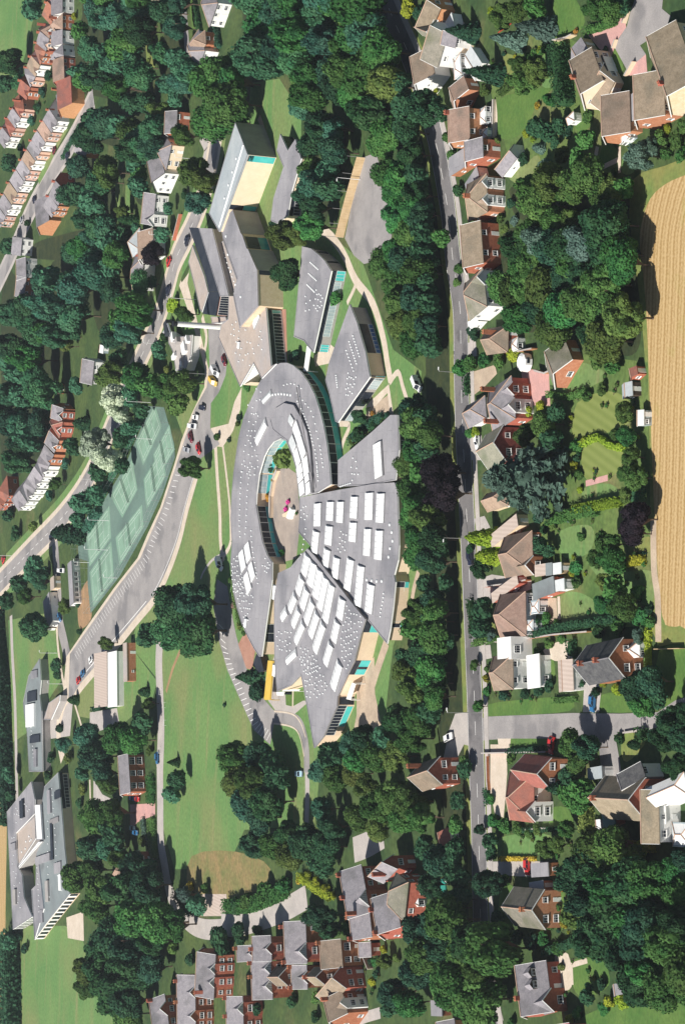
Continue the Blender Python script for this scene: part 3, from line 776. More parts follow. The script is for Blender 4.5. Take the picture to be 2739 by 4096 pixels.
def ordinal(n):
    a = ['zeroth', 'first', 'second', 'third', 'fourth', 'fifth', 'sixth', 'seventh', 'eighth', 'ninth', 'tenth', 'eleventh', 'twelfth', 'thirteenth', 'fourteenth', 'fifteenth', 'sixteenth', 'seventeenth', 'eighteenth', 'nineteenth']
    if n < 20: return a[n]
    t = {2: 'twent', 3: 'thirt', 4: 'fort'}[n // 10]
    return t + 'ieth' if n % 10 == 0 else t + 'y-' + a[n % 10]
def wood(poly, rr, kinds, n, where, group, gap=.92, seed=3, hf=(1.0, 1.3), grow=1.34):
    """individual trees filling a piece of woodland outlined in the photo"""
    rg = random.Random(seed); xs = [p[0] for p in poly]; ys = [p[1] for p in poly]; got = []; tr = 0; n = int(n * .72)
    cx, cy = sum(xs) / len(xs), sum(ys) / len(ys)
    sheet('woodland_floor', 'wood_floor_and_shade', [(cx + (x - cx) * 1.03 + 30, cy + (y - cy) * 1.03) for x, y in poly], .016, 3)
    while len(got) < n and tr < 6000:
        tr += 1; x, y = rg.uniform(min(xs), max(xs)), rg.uniform(min(ys), max(ys))
        if not inpoly(x, y, poly): continue
        r = rg.uniform(*rr) * grow; R = r / sc(x, y); p = G(x, y, R)
        if all((p - q).length > gap * (R + Q) * .62 for q, Q, *_ in got): got.append((p, R, x, y, r, *rg.choice(kinds), rg.uniform(*hf)))
    got.sort(key=lambda t: t[3])
    for i, (p, R, x, y, r, k, m, h) in enumerate(got): tree(x, y, r, k, m, h, f'{ordinal(i + 1)} tree from the top in {where}, {TONE[m]}', group)
    LMK.append((where, S(cx, cy)))
def shrubs(poly, rr, kinds, n, seed=3, label=None, group=None, gap=.8):
    rg = random.Random(seed); xs = [p[0] for p in poly]; ys = [p[1] for p in poly]; got = []; tr = 0
    while len(got) < n and tr < 3000:
        tr += 1; x, y = rg.uniform(min(xs), max(xs)), rg.uniform(min(ys), max(ys))
        if not inpoly(x, y, poly): continue
        r = rg.uniform(*rr); R = r / sc(x, y); p = G(x, y, 0)
        if all((p - q).length > gap * (R + Q) for q, Q in got):
            got.append((p, R)); tree(x, y, r, 'shrub', rg.choice(kinds), rg.uniform(.8, 1.3), label, group)
HN = [0]
def hedge(pts, wd, ht, mat='leaf_dark', label=None, name='hedge', leaf=.3, dens=22):
    """clipped or loose hedge along a line read off the ground in the photo"""
    HN[0] += 1; rg = np.random.default_rng(300 + HN[0])
    P = smooth([G(x, y) for x, y in pts], 3, False)
    a0 = P[len(P) // 2]; V, Q, T = [], [], []; LP, LN = [], []
    ring = [(-.5, 0), (-.52, .55), (-.4, .95), (0, 1.0), (.4, .95), (.52, .55), (.5, 0)]; k = len(ring)
    W_ = [(p, d) for p, d in walk(P, 1.1)]
    if len(W_) < 2: W_ = [(P[0], (P[-1] - P[0]).normalized()), (P[-1], (P[-1] - P[0]).normalized())]
    for i, (p, d) in enumerate(W_):
        n = Vector((-d.y, d.x, 0)); f = .8 if i in (0, len(W_) - 1) else 1.0
        for a, z in ring:
            j = 1 + rg.normal(0, .09); q = p - a0 + n * (a * wd * .86 * f * j); V.append((q.x, q.y, z * ht * .9 * f * (1 + rg.normal(0, .07))))
        if i:
            for j in range(k - 1): Q.append(((i - 1) * k + j, (i - 1) * k + j + 1, i * k + j + 1, i * k + j))
    for i in (0, len(W_) - 1):
        for j in range(1, k - 1): T.append((i * k, i * k + j, i * k + j + 1))
    per = (wd + 2 * ht); cnt = int(dens * per * len(W_) * 1.1 / 3)
    for _ in range(cnt):
        i = rg.integers(0, len(W_)); p, d = W_[i]; n = Vector((-d.y, d.x, 0)); s_ = rg.uniform(-.55, .55)
        e = rg.uniform(0, per)
        if e < ht: a, z, nn = -.5, e / ht, -n
        elif e < ht + wd: a, z, nn = (e - ht) / wd - .5, 1.0, Vector((0, 0, 1))
        else: a, z, nn = .5, (e - ht - wd) / ht, n
        q = p - a0 + d * s_ * 1.1 + n * a * wd * (1 + rg.normal(0, .07)); LP.append((q.x, q.y, z * ht * (1 + rg.normal(0, .06)))); LN.append((nn.x, nn.y, nn.z + .3))
    v2, q2 = leaves(np.array(LP), np.array(LN), leaf * .7, rg)
    me = npmesh('hedge_foliage', np.concatenate([np.array(V), v2]), np.concatenate([np.array(Q), q2 + len(V)]), np.array(T), mat)
    o = bpy.data.objects.new(name, me); o.location = a0; link(o); tag(o, label, 'hedge')
    if label is None: AUTO.append((o, 'hedge', 'hedge', mat, wd, PXS((a0.x, a0.y, ht / 2))))
    return o

# ------------------------------------------------------------------ vehicles, lamps
CAR = {}
def car_meshes(kind, mat):
    k = (kind, mat)
    if k in CAR: return CAR[k]
    L, W, prof, cabin = {
        'car': (4.2, 1.68, [(-2.1, .35), (-2.1, .78), (-1.95, .9), (1.0, .92), (2.0, .78), (2.1, .6), (2.1, .35)], [(-1.95, .9), (-1.35, 1.4), (.2, 1.42), (1.0, .92)]),
        'van': (4.9, 1.85, [(-2.45, .35), (-2.45, 1.0), (1.5, 1.0), (2.4, .85), (2.45, .6), (2.45, .35)], [(-2.44, 1.0), (-2.38, 2.0), (.85, 2.0), (1.55, 1.0)])}[kind]
    b = MB(); h = W / 2
    def ext(pf, y0, y1, m=0):
        n = len(b.v); c = len(pf)
        b.v += [(x, -y0, z) for x, z in pf] + [(x, y0, z) for x, z in pf]
        b.f.append(tuple(range(n + c - 1, n - 1, -1))); b.m.append(m); b.f.append(tuple(range(n + c, n + 2 * c))); b.m.append(m)
        for i in range(c): j = (i + 1) % c; b.f.append((n + i, n + j, n + c + j, n + c + i)); b.m.append(m)
    ext(list(reversed(prof)), h, h)
    body = b.mesh('body', mat)
    b = MB(); x0, x1 = cabin[0][0], cabin[-1][0]; t0, t1 = cabin[1][0], cabin[2][0]; zb, zt = cabin[0][1] + .003, cabin[1][1]
    lo = [(x0, -h * .93, zb), (x1, -h * .93, zb), (x1, h * .93, zb), (x0, h * .93, zb)]; hi = [(t0, -h * .76, zt), (t1, -h * .76, zt), (t1, h * .76, zt), (t0, h * .76, zt)]
    b.hull8(lo, hi); glass = b.mesh('windows', 'glass')
    b = MB(); b.hull8([(t0 - .1, -h * .78, zt - .05), (t1 + .1, -h * .78, zt - .05), (t1 + .1, h * .78, zt - .05), (t0 - .1, h * .78, zt - .05)], [(t0, -h * .72, zt + .05), (t1, -h * .72, zt + .05), (t1, h * .72, zt + .05), (t0, h * .72, zt + .05)])
    for sx in (-1, 1):
        for (xa, xb) in ((x0, t0), (x1, t1), ((x0 + x1) / 2, (t0 + t1) / 2)):
            b.bar((xa, sx * h * .935, zb), (xb, sx * h * .77, zt), .07)
    if kind == 'van': b.hull8([(x0 + .05, -h * .96, zb), (-.3, -h * .96, zb), (-.3, h * .96, zb), (x0 + .05, h * .96, zb)], [(t0 + .02, -h * .82, zt - .06), (-.3, -h * .82, zt - .06), (-.3, h * .82, zt - .06), (t0 + .02, h * .82, zt - .06)])
    roof = b.mesh('roof', mat)
    wl = MB(); wl.bar((0, -.1, 0), (0, .1, 0), .32, n=12); wheel = wl.mesh('wheel', 'tyre')
    hl = MB(); hl.box((0, 0), .06, .34, -.08, .08); lamp = hl.mesh('headlight', 'skylight')
    CAR[k] = (body, glass, roof, wheel, lamp, L, h); return CAR[k]
def car(x, y, dx, dy, mat, kind='car', label=None, scale=1.0):
    p = G(x, y, .7); q = G(x + dx, y + dy, .7); rz = math.atan2(q.y - p.y, q.x - p.x)
    body, glass, roof, wheel, lamp, L, h = car_meshes(kind, mat)
    o = thing('parked_car' if kind == 'car' else 'parked_van', (p.x, p.y, .07), label, 'car' if kind == 'car' else 'van', None, rz)
    for nm, me in (('body', body), ('windows', glass), ('roof', roof)): link(bpy.data.objects.new(nm, me), o)
    for sx in (-L * .31, L * .31):
        for sy in (-1, 1):
            c = bpy.data.objects.new('wheel', wheel); c.location = (sx, sy * (h - .04), .32); link(c, o)
    for sy in (-1, 1):
        c = bpy.data.objects.new('headlight', lamp); c.location = (L / 2 + .02, sy * h * .7, .68); link(c, o)
    if label is None: AUTO.append((o, 'car', kind, mat, 0, S(x, y)))
    return o
def lamp_post(x, y, h=8.0, arm=1.2, dirx=1.0, label=None, mat='metal'):
    """x, y: foot of the post in the photo"""
    p = G(x, y); o = thing('lamp_post', p, label, 'lamp post')
    m = MB(); m.cone(p, .11, .06, 0, h, 8); m.build('post', mat, o)
    m = MB(); m.bar(p + Vector((0, 0, h - .05)), p + Vector((arm * dirx, 0, h + .15)), .05, n=6); m.build('arm', mat, o)
    m = MB(); m.box((p.x + (arm + .25) * dirx, p.y), .75, .3, h + .08, h + .24); m.build('lantern', 'white', o)
    if label is None: AUTO.append((o, 'lamp post', 'lamp', mat, 0, S(x, y)))
    return o
def lowwall(pts, h=.9, th=.3, mat='brick', label=None, name='garden_wall', zc=True, cat='wall'):
    P = [G(x, y) for x, y in pts]; c = P[len(P) // 2]
    o = thing(name, c, label, cat)
    for a, b in zip(P[:-1], P[1:]):
        d = (b - a).normalized(); n = Vector((-d.y, d.x, 0)) * th / 2
        m = MB(); m.hull8([a - n, b - n, b + n, a + n], [q + Vector((0, 0, h)) for q in (a - n, b - n, b + n, a + n)]); m.build('wall_panel', mat, o)
        m = MB(); n2 = n * 1.3; z0, z1 = Vector((0, 0, h + .002)), Vector((0, 0, h + .08)); m.hull8([q + z0 for q in (a - n2, b - n2, b + n2, a + n2)], [q + z1 for q in (a - n2, b - n2, b + n2, a + n2)]); m.build('coping', 'concrete' if mat != 'timber' else 'timber', o)
    if label is None: AUTO.append((o, 'wall', 'wall', mat, 0, PXS(c)))
    return o
# ------------------------------------------------------------------ ground, roads, fields
_org0 = org
def org(k):
    if k == 'F': TL[:] = [0, 0, 1.74683]
    else: _org0(k)
b = MB(); b.face([(-4000, -1500, 0), (4000, -1500, 0), (4000, 9000, 0), (-4000, 9000, 0)]); tag(b.build('ground', 'garden'), kind='structure')
org('F')
sheet('school_lawn', 'lawn', [(395, 720), (455, 560), (560, 330), (575, 190), (640, 180), (690, 260), (690, 500), (760, 540), (830, 600), (900, 800), (965, 850), (960, 920), (930, 960), (960, 1300), (900, 1480), (880, 1650), (740, 1700), (720, 1890), (560, 1900), (520, 1990), (400, 1990), (375, 1900), (365, 1560), (300, 1480), (400, 1100), (420, 1000), (395, 930), (470, 850)], .02)
sheet('playing_field', 'lawn', [(20, 1420), (130, 1400), (140, 1560), (60, 1680), (30, 1700)], .02)
sheet('meadow', 'lawn', [(52, 2120), (150, 2120), (190, 2150), (230, 2300), (360, 2360), (45, 2360)], .02)
sheet('far_green', 'lawn', [(-60, -60), (100, -60), (60, 120), (40, 190), (-60, 190)], .02)
sheet('lawn_strip', 'lawn', [(360, 1560), (300, 1480), (230, 1480), (180, 1560), (180, 1640), (280, 1660), (350, 1600)], .024)
sheet('rough_patch', 'rough_grass', [(440, 1960), (540, 1950), (620, 1990), (560, 2060), (440, 2040)], .03, 3)
sheet('stubble_field', 'stubble', [(1464, 560), (1470, 505), (1488, 455), (1522, 422), (1570, 400), (1640, 375), (2100, 300), (2100, 1750), (1640, 1530), (1568, 1440), (1540, 1435), (1515, 1410), (1500, 1230), (1490, 1000), (1478, 700)], .02, 3)
sheet('field_margin', 'lawn_dry', [(1440, 500), (1450, 410), (1520, 380), (1640, 345), (2050, 300), (2100, 1780), (1640, 1560), (1560, 1475), (1490, 1440), (1486, 1000), (1465, 700)], .012, 3)
sheet('far_stubble_field', 'stubble', [(-200, 1300), (6, 1350), (14, 1500), (18, 1800), (10, 2345), (-20, 2500), (-400, 2500)], .02)
sheet('back_gardens', 'garden_light', [(1230, 860), (1340, 810), (1482, 830), (1492, 1430), (1300, 1450), (1230, 1200)], .011)
sheet('back_gardens', 'garden_light', [(1120, 200), (1230, 60), (1330, 100), (1420, 380), (1300, 500), (1180, 420)], .011)
# the main road on the camera's side
org('B0'); R0 = [G(*p) for p in ((1000, -160), (1060, -40), (1130, 130), (1235, 370), (1325, 610), (1400, 880), (1445, 1100), (1500, 1420), (1535, 1757))]
org('C1'); R0 += [G(*p) for p in ((32, 350), (40, 750), (52, 1200))]
org('C2'); R0 += [G(*p) for p in ((92, 300), (112, 800), (132, 1300))]
org('C3'); R0 += [G(*p) for p in ((147, 50), (162, 500), (168, 850), (180, 1200), (205, 1500), (240, 1768), (275, 1950))]
RP = smooth(R0, 6, False)
ribbon('verge', 'lawn_dry', RP, 13.0, .03)
ribbon('painted_bank_shade', 'wood_floor_and_shade', [p + Vector((0, 13.5, 0)) for p in RP[6:-30]], 14.0, .022)  # dark ground colour stands in for the tree row's shade
ribbon('pavement', 'concrete', [p + Vector((0, -6.0, 0)) for p in RP], 2.2, .04, .09)
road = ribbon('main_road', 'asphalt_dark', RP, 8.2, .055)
dashes(road, RP, 3.4, 4.2, .16, .062)
for d in (-3.9, 3.9):
    Lf, Rt = strip_pts(RP, 2 * abs(d)); ribbon('edge_line', 'paint', Lf if d > 0 else Rt, .12, .062, parent=road, kind=None)
# the road on the far side of the school
org('A0'); Q0 = [G(*p) for p in ((1478, 900), (1440, 1130), (1390, 1330), (1300, 1560), (1205, 1757))]
org('A1'); Q0 += [G(*p) for p in ((1160, 180), (1080, 440), (990, 640), (880, 880), (740, 1220), (600, 1540))]
org('A2'); Q0 += [G(*p) for p in ((430, 50), (220, 270), (0, 500), (-150, 660))]
QP = smooth(Q0, 5, False)
ribbon('verge', 'lawn', QP, 19.0, .03); ribbon('pavement', 'paving', QP, 12.5, .035, .03)
r2 = ribbon('school_road', 'asphalt', QP, 8.2, .08)
dashes(r2, QP, 3.5, 3.5, .2, .088)
org('A0')
st = smooth([G(*p) for p in ((640, 660), (560, 830), (470, 1000), (340, 1210), (210, 1440), (80, 1740), (-40, 1990))], 4, False)
ribbon('pavement', 'concrete', st, 11.5, .03, .02); ribbon('far_street', 'asphalt', st, 7.5, .06)
path('back_lane', 'asphalt', [(1240, -60), (1262, 120), (1275, 300), (1285, 420)], 4.5, .05)
path('drive', 'concrete', [(1380, 900), (1420, 1000), (1400, 1120)], 7, .045)
sheet('garden_lawn', 'lawn_rich', [(1290, 0), (1340, 0), (1380, 200), (1400, 330), (1320, 260)], .03)
sheet('garden_lawn', 'lawn_dry', [(985, 0), (1060, 60), (1040, 250), (1060, 470), (1000, 420), (990, 200)], .03)
sheet('garden_lawn', 'lawn', [(0, 0), (170, 0), (130, 180), (60, 300), (0, 280)], .028)
sheet('garden_lawn', 'lawn', [(340, 1000), (420, 880), (470, 880), (400, 1000), (330, 1150), (270, 1260), (260, 1200)], .1)
for x, y in ((800, 1300), (870, 1350), (600, 1500)): sheet('garden_lawn', 'lawn', [(x - 12, y - 90), (x + 16, y - 90), (x + 20, y + 160), (x - 14, y + 150)], .03)
# school drives and car parks
org('A1')
cp = sheet('car_park', 'asphalt', [(1420, 470), (1545, 480), (1560, 640), (1540, 820), (1495, 935), (1440, 1010), (1435, 1180), (1500, 1290), (1340, 1410), (1340, 1480), (1265, 1740), (1215, 1940), (1135, 2160), (1050, 2330), (920, 2490), (800, 2640), (560, 2920), (500, 3010), (440, 3020), (480, 2720), (610, 2540), (800, 2270), (960, 2065), (1030, 1900), (1110, 1720), (1205, 1430), (1260, 1260), (1330, 1050), (1400, 900), (1430, 750)], .05)
sheet('pavement', 'paving', [(1300, 60), (1290, 120), (1240, 190), (1330, 500), (1400, 780), (1395, 900), (1310, 1080), (1240, 1260), (1190, 1430), (1095, 1720), (1010, 1900), (940, 2065), (780, 2270), (590, 2540), (455, 2740), (430, 3020), (470, 3020), (480, 2720), (610, 2540), (800, 2270), (960, 2065), (1030, 1900), (1110, 1720), (1205, 1430), (1260, 1260), (1330, 1050), (1412, 900), (1425, 780), (1360, 500), (1280, 190)], .055)
path('footpath', 'paving', [(1350, 1480), (1275, 1740), (1228, 1940), (1150, 2160), (1060, 2340), (930, 2500), (810, 2650), (570, 2930), (510, 3020)], 3.2, .06)
path('footpath', 'paving', [(1380, 420), (1410, 560), (1390, 680)], 2.2, .05); path('footpath', 'paving', [(1230, 190), (1330, 480), (1415, 800)], 2.4, .062)
path('footpath', 'paving', [(1470, 1290), (1482, 1500), (1500, 1757), (1505, 1960), (1525, 2090)], 2.6, .045)
path('footpath', 'paving', [(1520, 1300), (1545, 1500), (1568, 1720), (1575, 1950)], 1.5, .045)
path('footpath', 'paving', [(1575, 1950), (1560, 2000), (1520, 2060)], 1.8, .05)
sheet('forecourt', 'paving', [(1440, 1180), (1560, 1150), (1600, 1000), (1650, 900), (1640, 1050), (1590, 1200), (1520, 1310), (1440, 1300)], .045)
E2 = [G(*p) for p in ((1205, 1450), (1118, 1720), (1040, 1900), (970, 2065), (810, 2270), (620, 2540), (500, 2720))]; E2 = smooth(E2, 4, False)
for p, d in walk(E2, 2.5):
    n = Vector((d.y, -d.x, 0)); n = n if n.y < 0 else -n; v = (n * .8 - d * .6).normalized(); s_ = Vector((-v.y, v.x, 0)) * .08; p = p + n * .8; q = p + v * 4.6; b = MB(); b.face([(w_.x, w_.y, .064) for w_ in (p - s_, q - s_, q + s_, p + s_)]); b.build('bay_marking', 'paint', cp)
E3 = smooth([G(*p) for p in ((1330, 1480), (1255, 1740), (1205, 1940), (1120, 2160), (1040, 2320))], 4, False); ribbon('edge_line', 'paint', E3, .25, .058, parent=cp, kind=None)
E3 = smooth([G(*p) for p in ((1000, 2360), (900, 2480), (780, 2620), (590, 2840))], 4, False); ribbon('edge_line', 'paint', E3, .3, .058, parent=cp, kind=None)
org('A2')
path('lane', 'asphalt', [(370, 150), (385, 330), (400, 560), (410, 760), (440, 900), (475, 1060)], 8, .052)
path('footpath', 'paving', [(372, 480), (385, 700), (400, 950), (440, 1200), (470, 1260)], 2.4, .06)
path('lane', 'concrete', [(1090, 900), (1085, 1050), (1092, 1250), (1100, 1500), (1092, 1757)], 7, .05)
path('footpath', 'paving', [(500, 1240), (440, 1300), (400, 1500), (430, 1700)], 6, .05); path('footpath', 'paving', [(500, 1280), (530, 1380), (560, 1480)], 1.5, .05)
path('footpath', 'earth', [(1235, 950), (1180, 1080), (1135, 1240)], 1.6, .04)
path('perimeter_track', 'concrete', [(78, 720), (88, 1000), (105, 1300), (115, 1757), (120, 2000)], 4, .05)
sheet('bare_earth', 'earth', [(600, 480), (620, 600), (625, 740), (560, 810), (535, 760), (540, 600)], .03, 3)
sheet('hardstanding', 'concrete', [(615, 1380), (800, 1350), (815, 1450), (700, 1500), (615, 1530)], .04)
sheet('yard', 'concrete', [(400, 1320), (500, 1300), (480, 1540), (350, 1560), (340, 1450)], .045)
path('kerb_curve', 'concrete', [(1540, 290), (1450, 340), (1390, 420), (1370, 470)], 1.0, .045)
org('A3')
path('lane', 'concrete', [(1092, -30), (1095, 300), (1098, 520), (1120, 660), (1155, 850), (1210, 980), (1300, 1080), (1400, 1120), (1520, 1120)], 6.5, .048)
sheet('hardstanding', 'ribbed_roof', [(1365, 880), (1545, 880), (1555, 1030), (1370, 1030)], .05)
sheet('drive', 'pink_paving', [(890, 270), (1060, 260), (1060, 340), (940, 390), (890, 450)], .045)
sheet('hardstanding', 'paving', [(455, 1040), (570, 1000), (575, 1200), (465, 1180)], .05)
sheet('drive', 'concrete', [(640, 100), (700, 200), (780, 240), (640, 290)], .045)
path('footpath', 'paving', [(615, 100), (620, 300)], 1.6, .05)
org('B3')
path('lane', 'concrete', [(-40, 1090), (80, 1090), (250, 1040), (400, 980), (540, 900)], 7, .05)
path('lane', 'concrete', [(860, 580), (960, 540), (1060, 480)], 7, .05)
path('footpath', 'concrete', [(540, -60), (545, 150), (540, 390)], 3.2, .05)
path('garden_path', 'concrete', [(1040, 1690), (940, 1720), (860, 1757)], 3, .04)
org('B2')
c2 = sheet('round_car_park', 'asphalt', [(-70, 470), (0, 520), (30, 700), (62, 860), (80, 925), (130, 1080), (250, 1290), (320, 1370), (320, 1450), (292, 1600), (180, 1500), (60, 1230), (0, 1090), (-60, 880), (-95, 650)], .05)
for p, d in walk(smooth([G(*q) for q in ((-60, 780), (-40, 930), (0, 1080), (60, 1225), (180, 1490), (285, 1590))], 5, False), 2.5):
    n = Vector((d.y, -d.x, 0)); n = n if n.y < 0 else -n; v = (n * .75 + d * .65).normalized(); s_ = Vector((-v.y, v.x, 0)) * .1; p = p + n * .3; q = p + v * 4.8; b = MB(); b.face([(w_.x, w_.y, .064) for w_ in (p - s_, q - s_, q + s_, p + s_)]); b.build('bay_marking', 'paint', c2)
sheet('brick_bays', 'brick_paving', [(75, 915), (120, 830), (190, 960), (170, 1090), (130, 1080)], .056)
path('drive', 'asphalt', [(300, 1410), (400, 1425), (480, 1450), (520, 1530), (538, 1640), (542, 1790)], 4.2, .052)
path('kerb', 'paving', [(320, 1372), (440, 1390), (500, 1450), (535, 1550)], .5, .06, kerb=.06); path('kerb', 'paving', [(315, 1455), (430, 1475), (490, 1530), (525, 1680)], .5, .06, kerb=.06)
sheet('entrance_paving', 'concrete', [(330, 1240), (470, 1240), (480, 1300), (530, 1300), (540, 1320), (460, 1390), (330, 1370), (280, 1300), (260, 1150), (320, 1000)], .054)
sheet('entrance_lawn', 'lawn_rich', [(395, 1240), (515, 1225), (525, 1295), (445, 1340), (400, 1330)], .064)
path('entrance_path', 'paving', [(448, 1235), (446, 1345)], 1.0, .07)
sheet('service_yard', 'gravel', [(880, 1180), (960, 1050), (1000, 1000), (1005, 1250), (1060, 1520), (860, 1500), (880, 1400)], .05)
path('track', 'gravel', [(1085, 900), (1040, 1030), (1000, 1150), (970, 1260)], 3.5, .052); path('track', 'gravel', [(1300, 420), (1265, 560), (1250, 700)], 2, .04)
sheet('courtyard', 'courtyard', [(190, -330), (350, -330), (470, -250), (500, 60), (470, 330), (330, 370), (250, 330), (190, 60)], .05)
org('B1')
path('track', 'paving', [(560, -180), (680, -150), (790, -10), (875, 175), (990, 330), (1060, 560), (1090, 740), (1112, 860)], 3.0, .05)
path('track', 'paving', [(880, 190), (850, 260), (815, 330)], 1.6, .05)
path('footpath', 'paving', [(1105, 870), (1162, 800), (1195, 900), (1222, 985)], 1.8, .06)
sheet('patio', 'paving', [(690, 600), (740, 640), (690, 740), (600, 760), (590, 690)], .05)
sheet('path_wedge', 'paving', [(960, 1010), (1100, 880), (1130, 1080), (1110, 1100), (1090, 940), (1010, 1030), (940, 1040)], .05)
path('footpath', 'paving', [(740, 1150), (830, 1160), (790, 1270), (770, 1350)], 1.8, .05)
sheet('terrace', 'brick_paving', [(330, 370), (400, 370), (410, 740), (330, 750)], .05)
sheet('garden_beds', 'gravel', [(960, 1050), (1100, 950), (1120, 1060), (1000, 1150), (930, 1120)], .04)
org('B0')
sheet('hard_pitch', 'asphalt', [(935, 1070), (1010, 1040), (1130, 1400), (1120, 1600), (1100, 1757), (930, 1800), (860, 1740), (800, 1625), (860, 1330)], .05)
# tennis courts
org('A2')
tc = sheet('tennis_courts', 'court_green', [(1120, -700), (1190, -450), (1195, -360), (1110, -110), (1050, 20), (1010, 110), (820, 450), (620, 705), (600, 500), (600, 350), (540, 330), (535, 250), (600, 120), (720, -80), (850, -290), (960, -550), (1010, -710)], .05)
for q in ([(750, 255), (765, 470), (650, 625), (628, 430)], [(735, 10), (745, 190), (625, 350), (607, 185)], [(955, 0), (965, 125), (830, 345), (808, 185)], [(895, -308), (925, -138), (840, 20), (775, -100)],
          [(1095, -380), (1120, -230), (1010, -40), (995, -210)], [(1050, -680), (1090, -560), (985, -340), (945, -470)], [(1150, -550), (1180, -410), (1080, -240), (1060, -380)]):
    P = [G(*p) for p in q]; c_ = sum(P, Vector()) / 4; P = [c_ + (p - c_) * 1.22 for p in P]; o = sheet('court', 'court_light', P, .06, kind=None, parent=tc, raw=True)
    A, B, Cc, D = P
    def seg(a, b, wd=.1):
        d = (b - a).normalized(); n = Vector((-d.y, d.x, 0)) * wd; m = MB(); m.face([(v.x, v.y, .075) for v in (a - n, b - n, b + n, a + n)]); m.build('line', 'court_line', tc)
    f = lambda s_, t_: (A * (1 - s_) + D * s_) * (1 - t_) + (B * (1 - s_) + Cc * s_) * t_
    for t_ in (.08, .2, .8, .92): seg(f(.08, t_), f(.92, t_))
    for s_ in (.08, .3, .7, .92): seg(f(s_, .08), f(s_, .92))
    seg(f(.3, .5), f(.7, .5))
    a, b_ = f(.5, .05), f(.5, .95); nn = thing('tennis_net', (a + b_) / 2, None, 'net'); m = MB(); h_ = Vector((0, 0, 1.0)); m.hull8([a, b_, b_ + Vector((.04, .04, 0)), a + Vector((.04, .04, 0))], [a + h_, b_ + h_, b_ + h_ + Vector((.04, .04, 0)), a + h_ + Vector((.04, .04, 0))]); m.build('net_mesh', 'net', nn)
    m = MB(); m.bar(a + h_ * 1.02, b_ + h_ * 1.02, .035); m.build('tape', 'white', nn)
    for e in (a, b_): m = MB(); m.cone(e, .06, .06, 0, 1.1, 6); m.build('post', 'metal', nn)
    AUTO.append((nn, 'tennis net', 'net', 'seam', 0, PXS((a + b_) / 2)))
# gardens and drives on the camera's side of the main road
org('C0')
sheet('cul_de_sac', 'asphalt', [(1200, 60), (1240, -40), (1420, -60), (1410, 60), (1470, 110), (1440, 190), (1320, 270), (1260, 310), (1300, 370), (1180, 495), (1145, 430), (1090, 330), (1110, 270), (1170, 180)], .05)
sheet('drive', 'pink_paving', [(880, 210), (1010, 170), (1160, 105), (1165, 190), (1100, 280), (1065, 390), (980, 330)], .045)
sheet('drive', 'pink_paving', [(1300, 370), (1310, 490), (1180, 520), (1230, 430)], .055)
for q, m in (([(670, 0), (760, -60), (860, 60), (870, 190), (700, 280)], 'lawn_rich'), ([(290, 690), (500, 620), (680, 590), (560, 700), (470, 900), (300, 940)], 'lawn_rich'), ([(330, 370), (440, 400), (420, 480), (350, 500)], 'lawn_dry'), ([(600, 380), (690, 320), (710, 520), (640, 600), (580, 560)], 'lawn'),
             ([(1000, 1010), (1095, 1010), (1100, 1090), (985, 1140)], 'lawn_rich'), ([(1070, 380), (1100, 340), (1150, 470), (1090, 500)], 'lawn_rich'), ([(360, 1200), (480, 1120), (560, 1060), (590, 1200), (450, 1260)], 'lawn'), ([(1150, 1060), (1230, 1000), (1220, 1170), (1140, 1180)], 'lawn'), ([(820, 820), (930, 810), (930, 860), (840, 900)], 'lawn_rich'),
             ([(0, 560), (100, 660), (20, 740), (-40, 700)], 'lawn'), ([(480, 1140), (560, 1060), (580, 1110), (520, 1200)], 'lawn_dry')): sheet('garden_lawn', m, q, .03, 3)
path('garden_path', 'paving', [(270, 690), (280, 800), (275, 930)], 1.2, .05); path('garden_path', 'paving', [(970, 1000), (945, 1160), (955, 1360)], 1.6, .05); path('garden_path', 'paving', [(1120, 1000), (1120, 1180)], 1.2, .05); path('garden_path', 'paving', [(985, 1150), (1110, 1090)], 1.2, .05)
sheet('forecourt', 'gravel', [(0, 160), (60, 150), (130, 330), (110, 500), (20, 560), (-60, 420)], .04)
org('C1')
for q, m in (([(650, 800), (830, 730), (1010, 790), (1000, 860), (760, 960), (660, 930)], 'lawn'), ([(830, 1010), (1050, 930), (1200, 1010), (1180, 1150), (880, 1260), (800, 1250)], 'lawn_striped'), ([(880, 1310), (1000, 1260), (1150, 1310), (1130, 1440), (1050, 1520), (900, 1540), (860, 1400)], 'lawn_striped'), ([(880, 1590), (1050, 1560), (1130, 1640), (1000, 1680), (880, 1700)], 'lawn')): sheet('garden_lawn', m, q, .03, 3)
sheet('patio', 'pink_paving', [(450, 775), (570, 785), (640, 800), (648, 1030), (500, 1025), (460, 900)], .045)
sheet('drive', 'gravel', [(110, 800), (270, 750), (285, 810), (200, 900), (110, 970)], .045); path('garden_path', 'pink_paving', [(890, 1560), (1040, 1520)], 1.4, .05)
sheet('forecourt', 'concrete', [(80, 600), (140, 590), (150, 690), (70, 700)], .045)
sheet('forecourt', 'concrete', [(100, 1240), (180, 1230), (190, 1400), (110, 1400)], .045)
org('C2')
sheet('close_road', 'asphalt', [(150, 1430), (220, 1410), (800, 1385), (1120, 1390), (1380, 1380), (1500, 1300), (1620, 1260), (1640, 1420), (1400, 1480), (1290, 1510), (1080, 1535), (1100, 1590), (1120, 1700), (1140, 1830), (1000, 1850), (980, 1600), (960, 1560), (600, 1560), (380, 1560), (200, 1570), (150, 1600)], .052)
sheet('drive', 'paving', [(290, 1560), (380, 1560), (370, 1640), (310, 1757), (270, 1860), (240, 1800), (300, 1650)], .06)
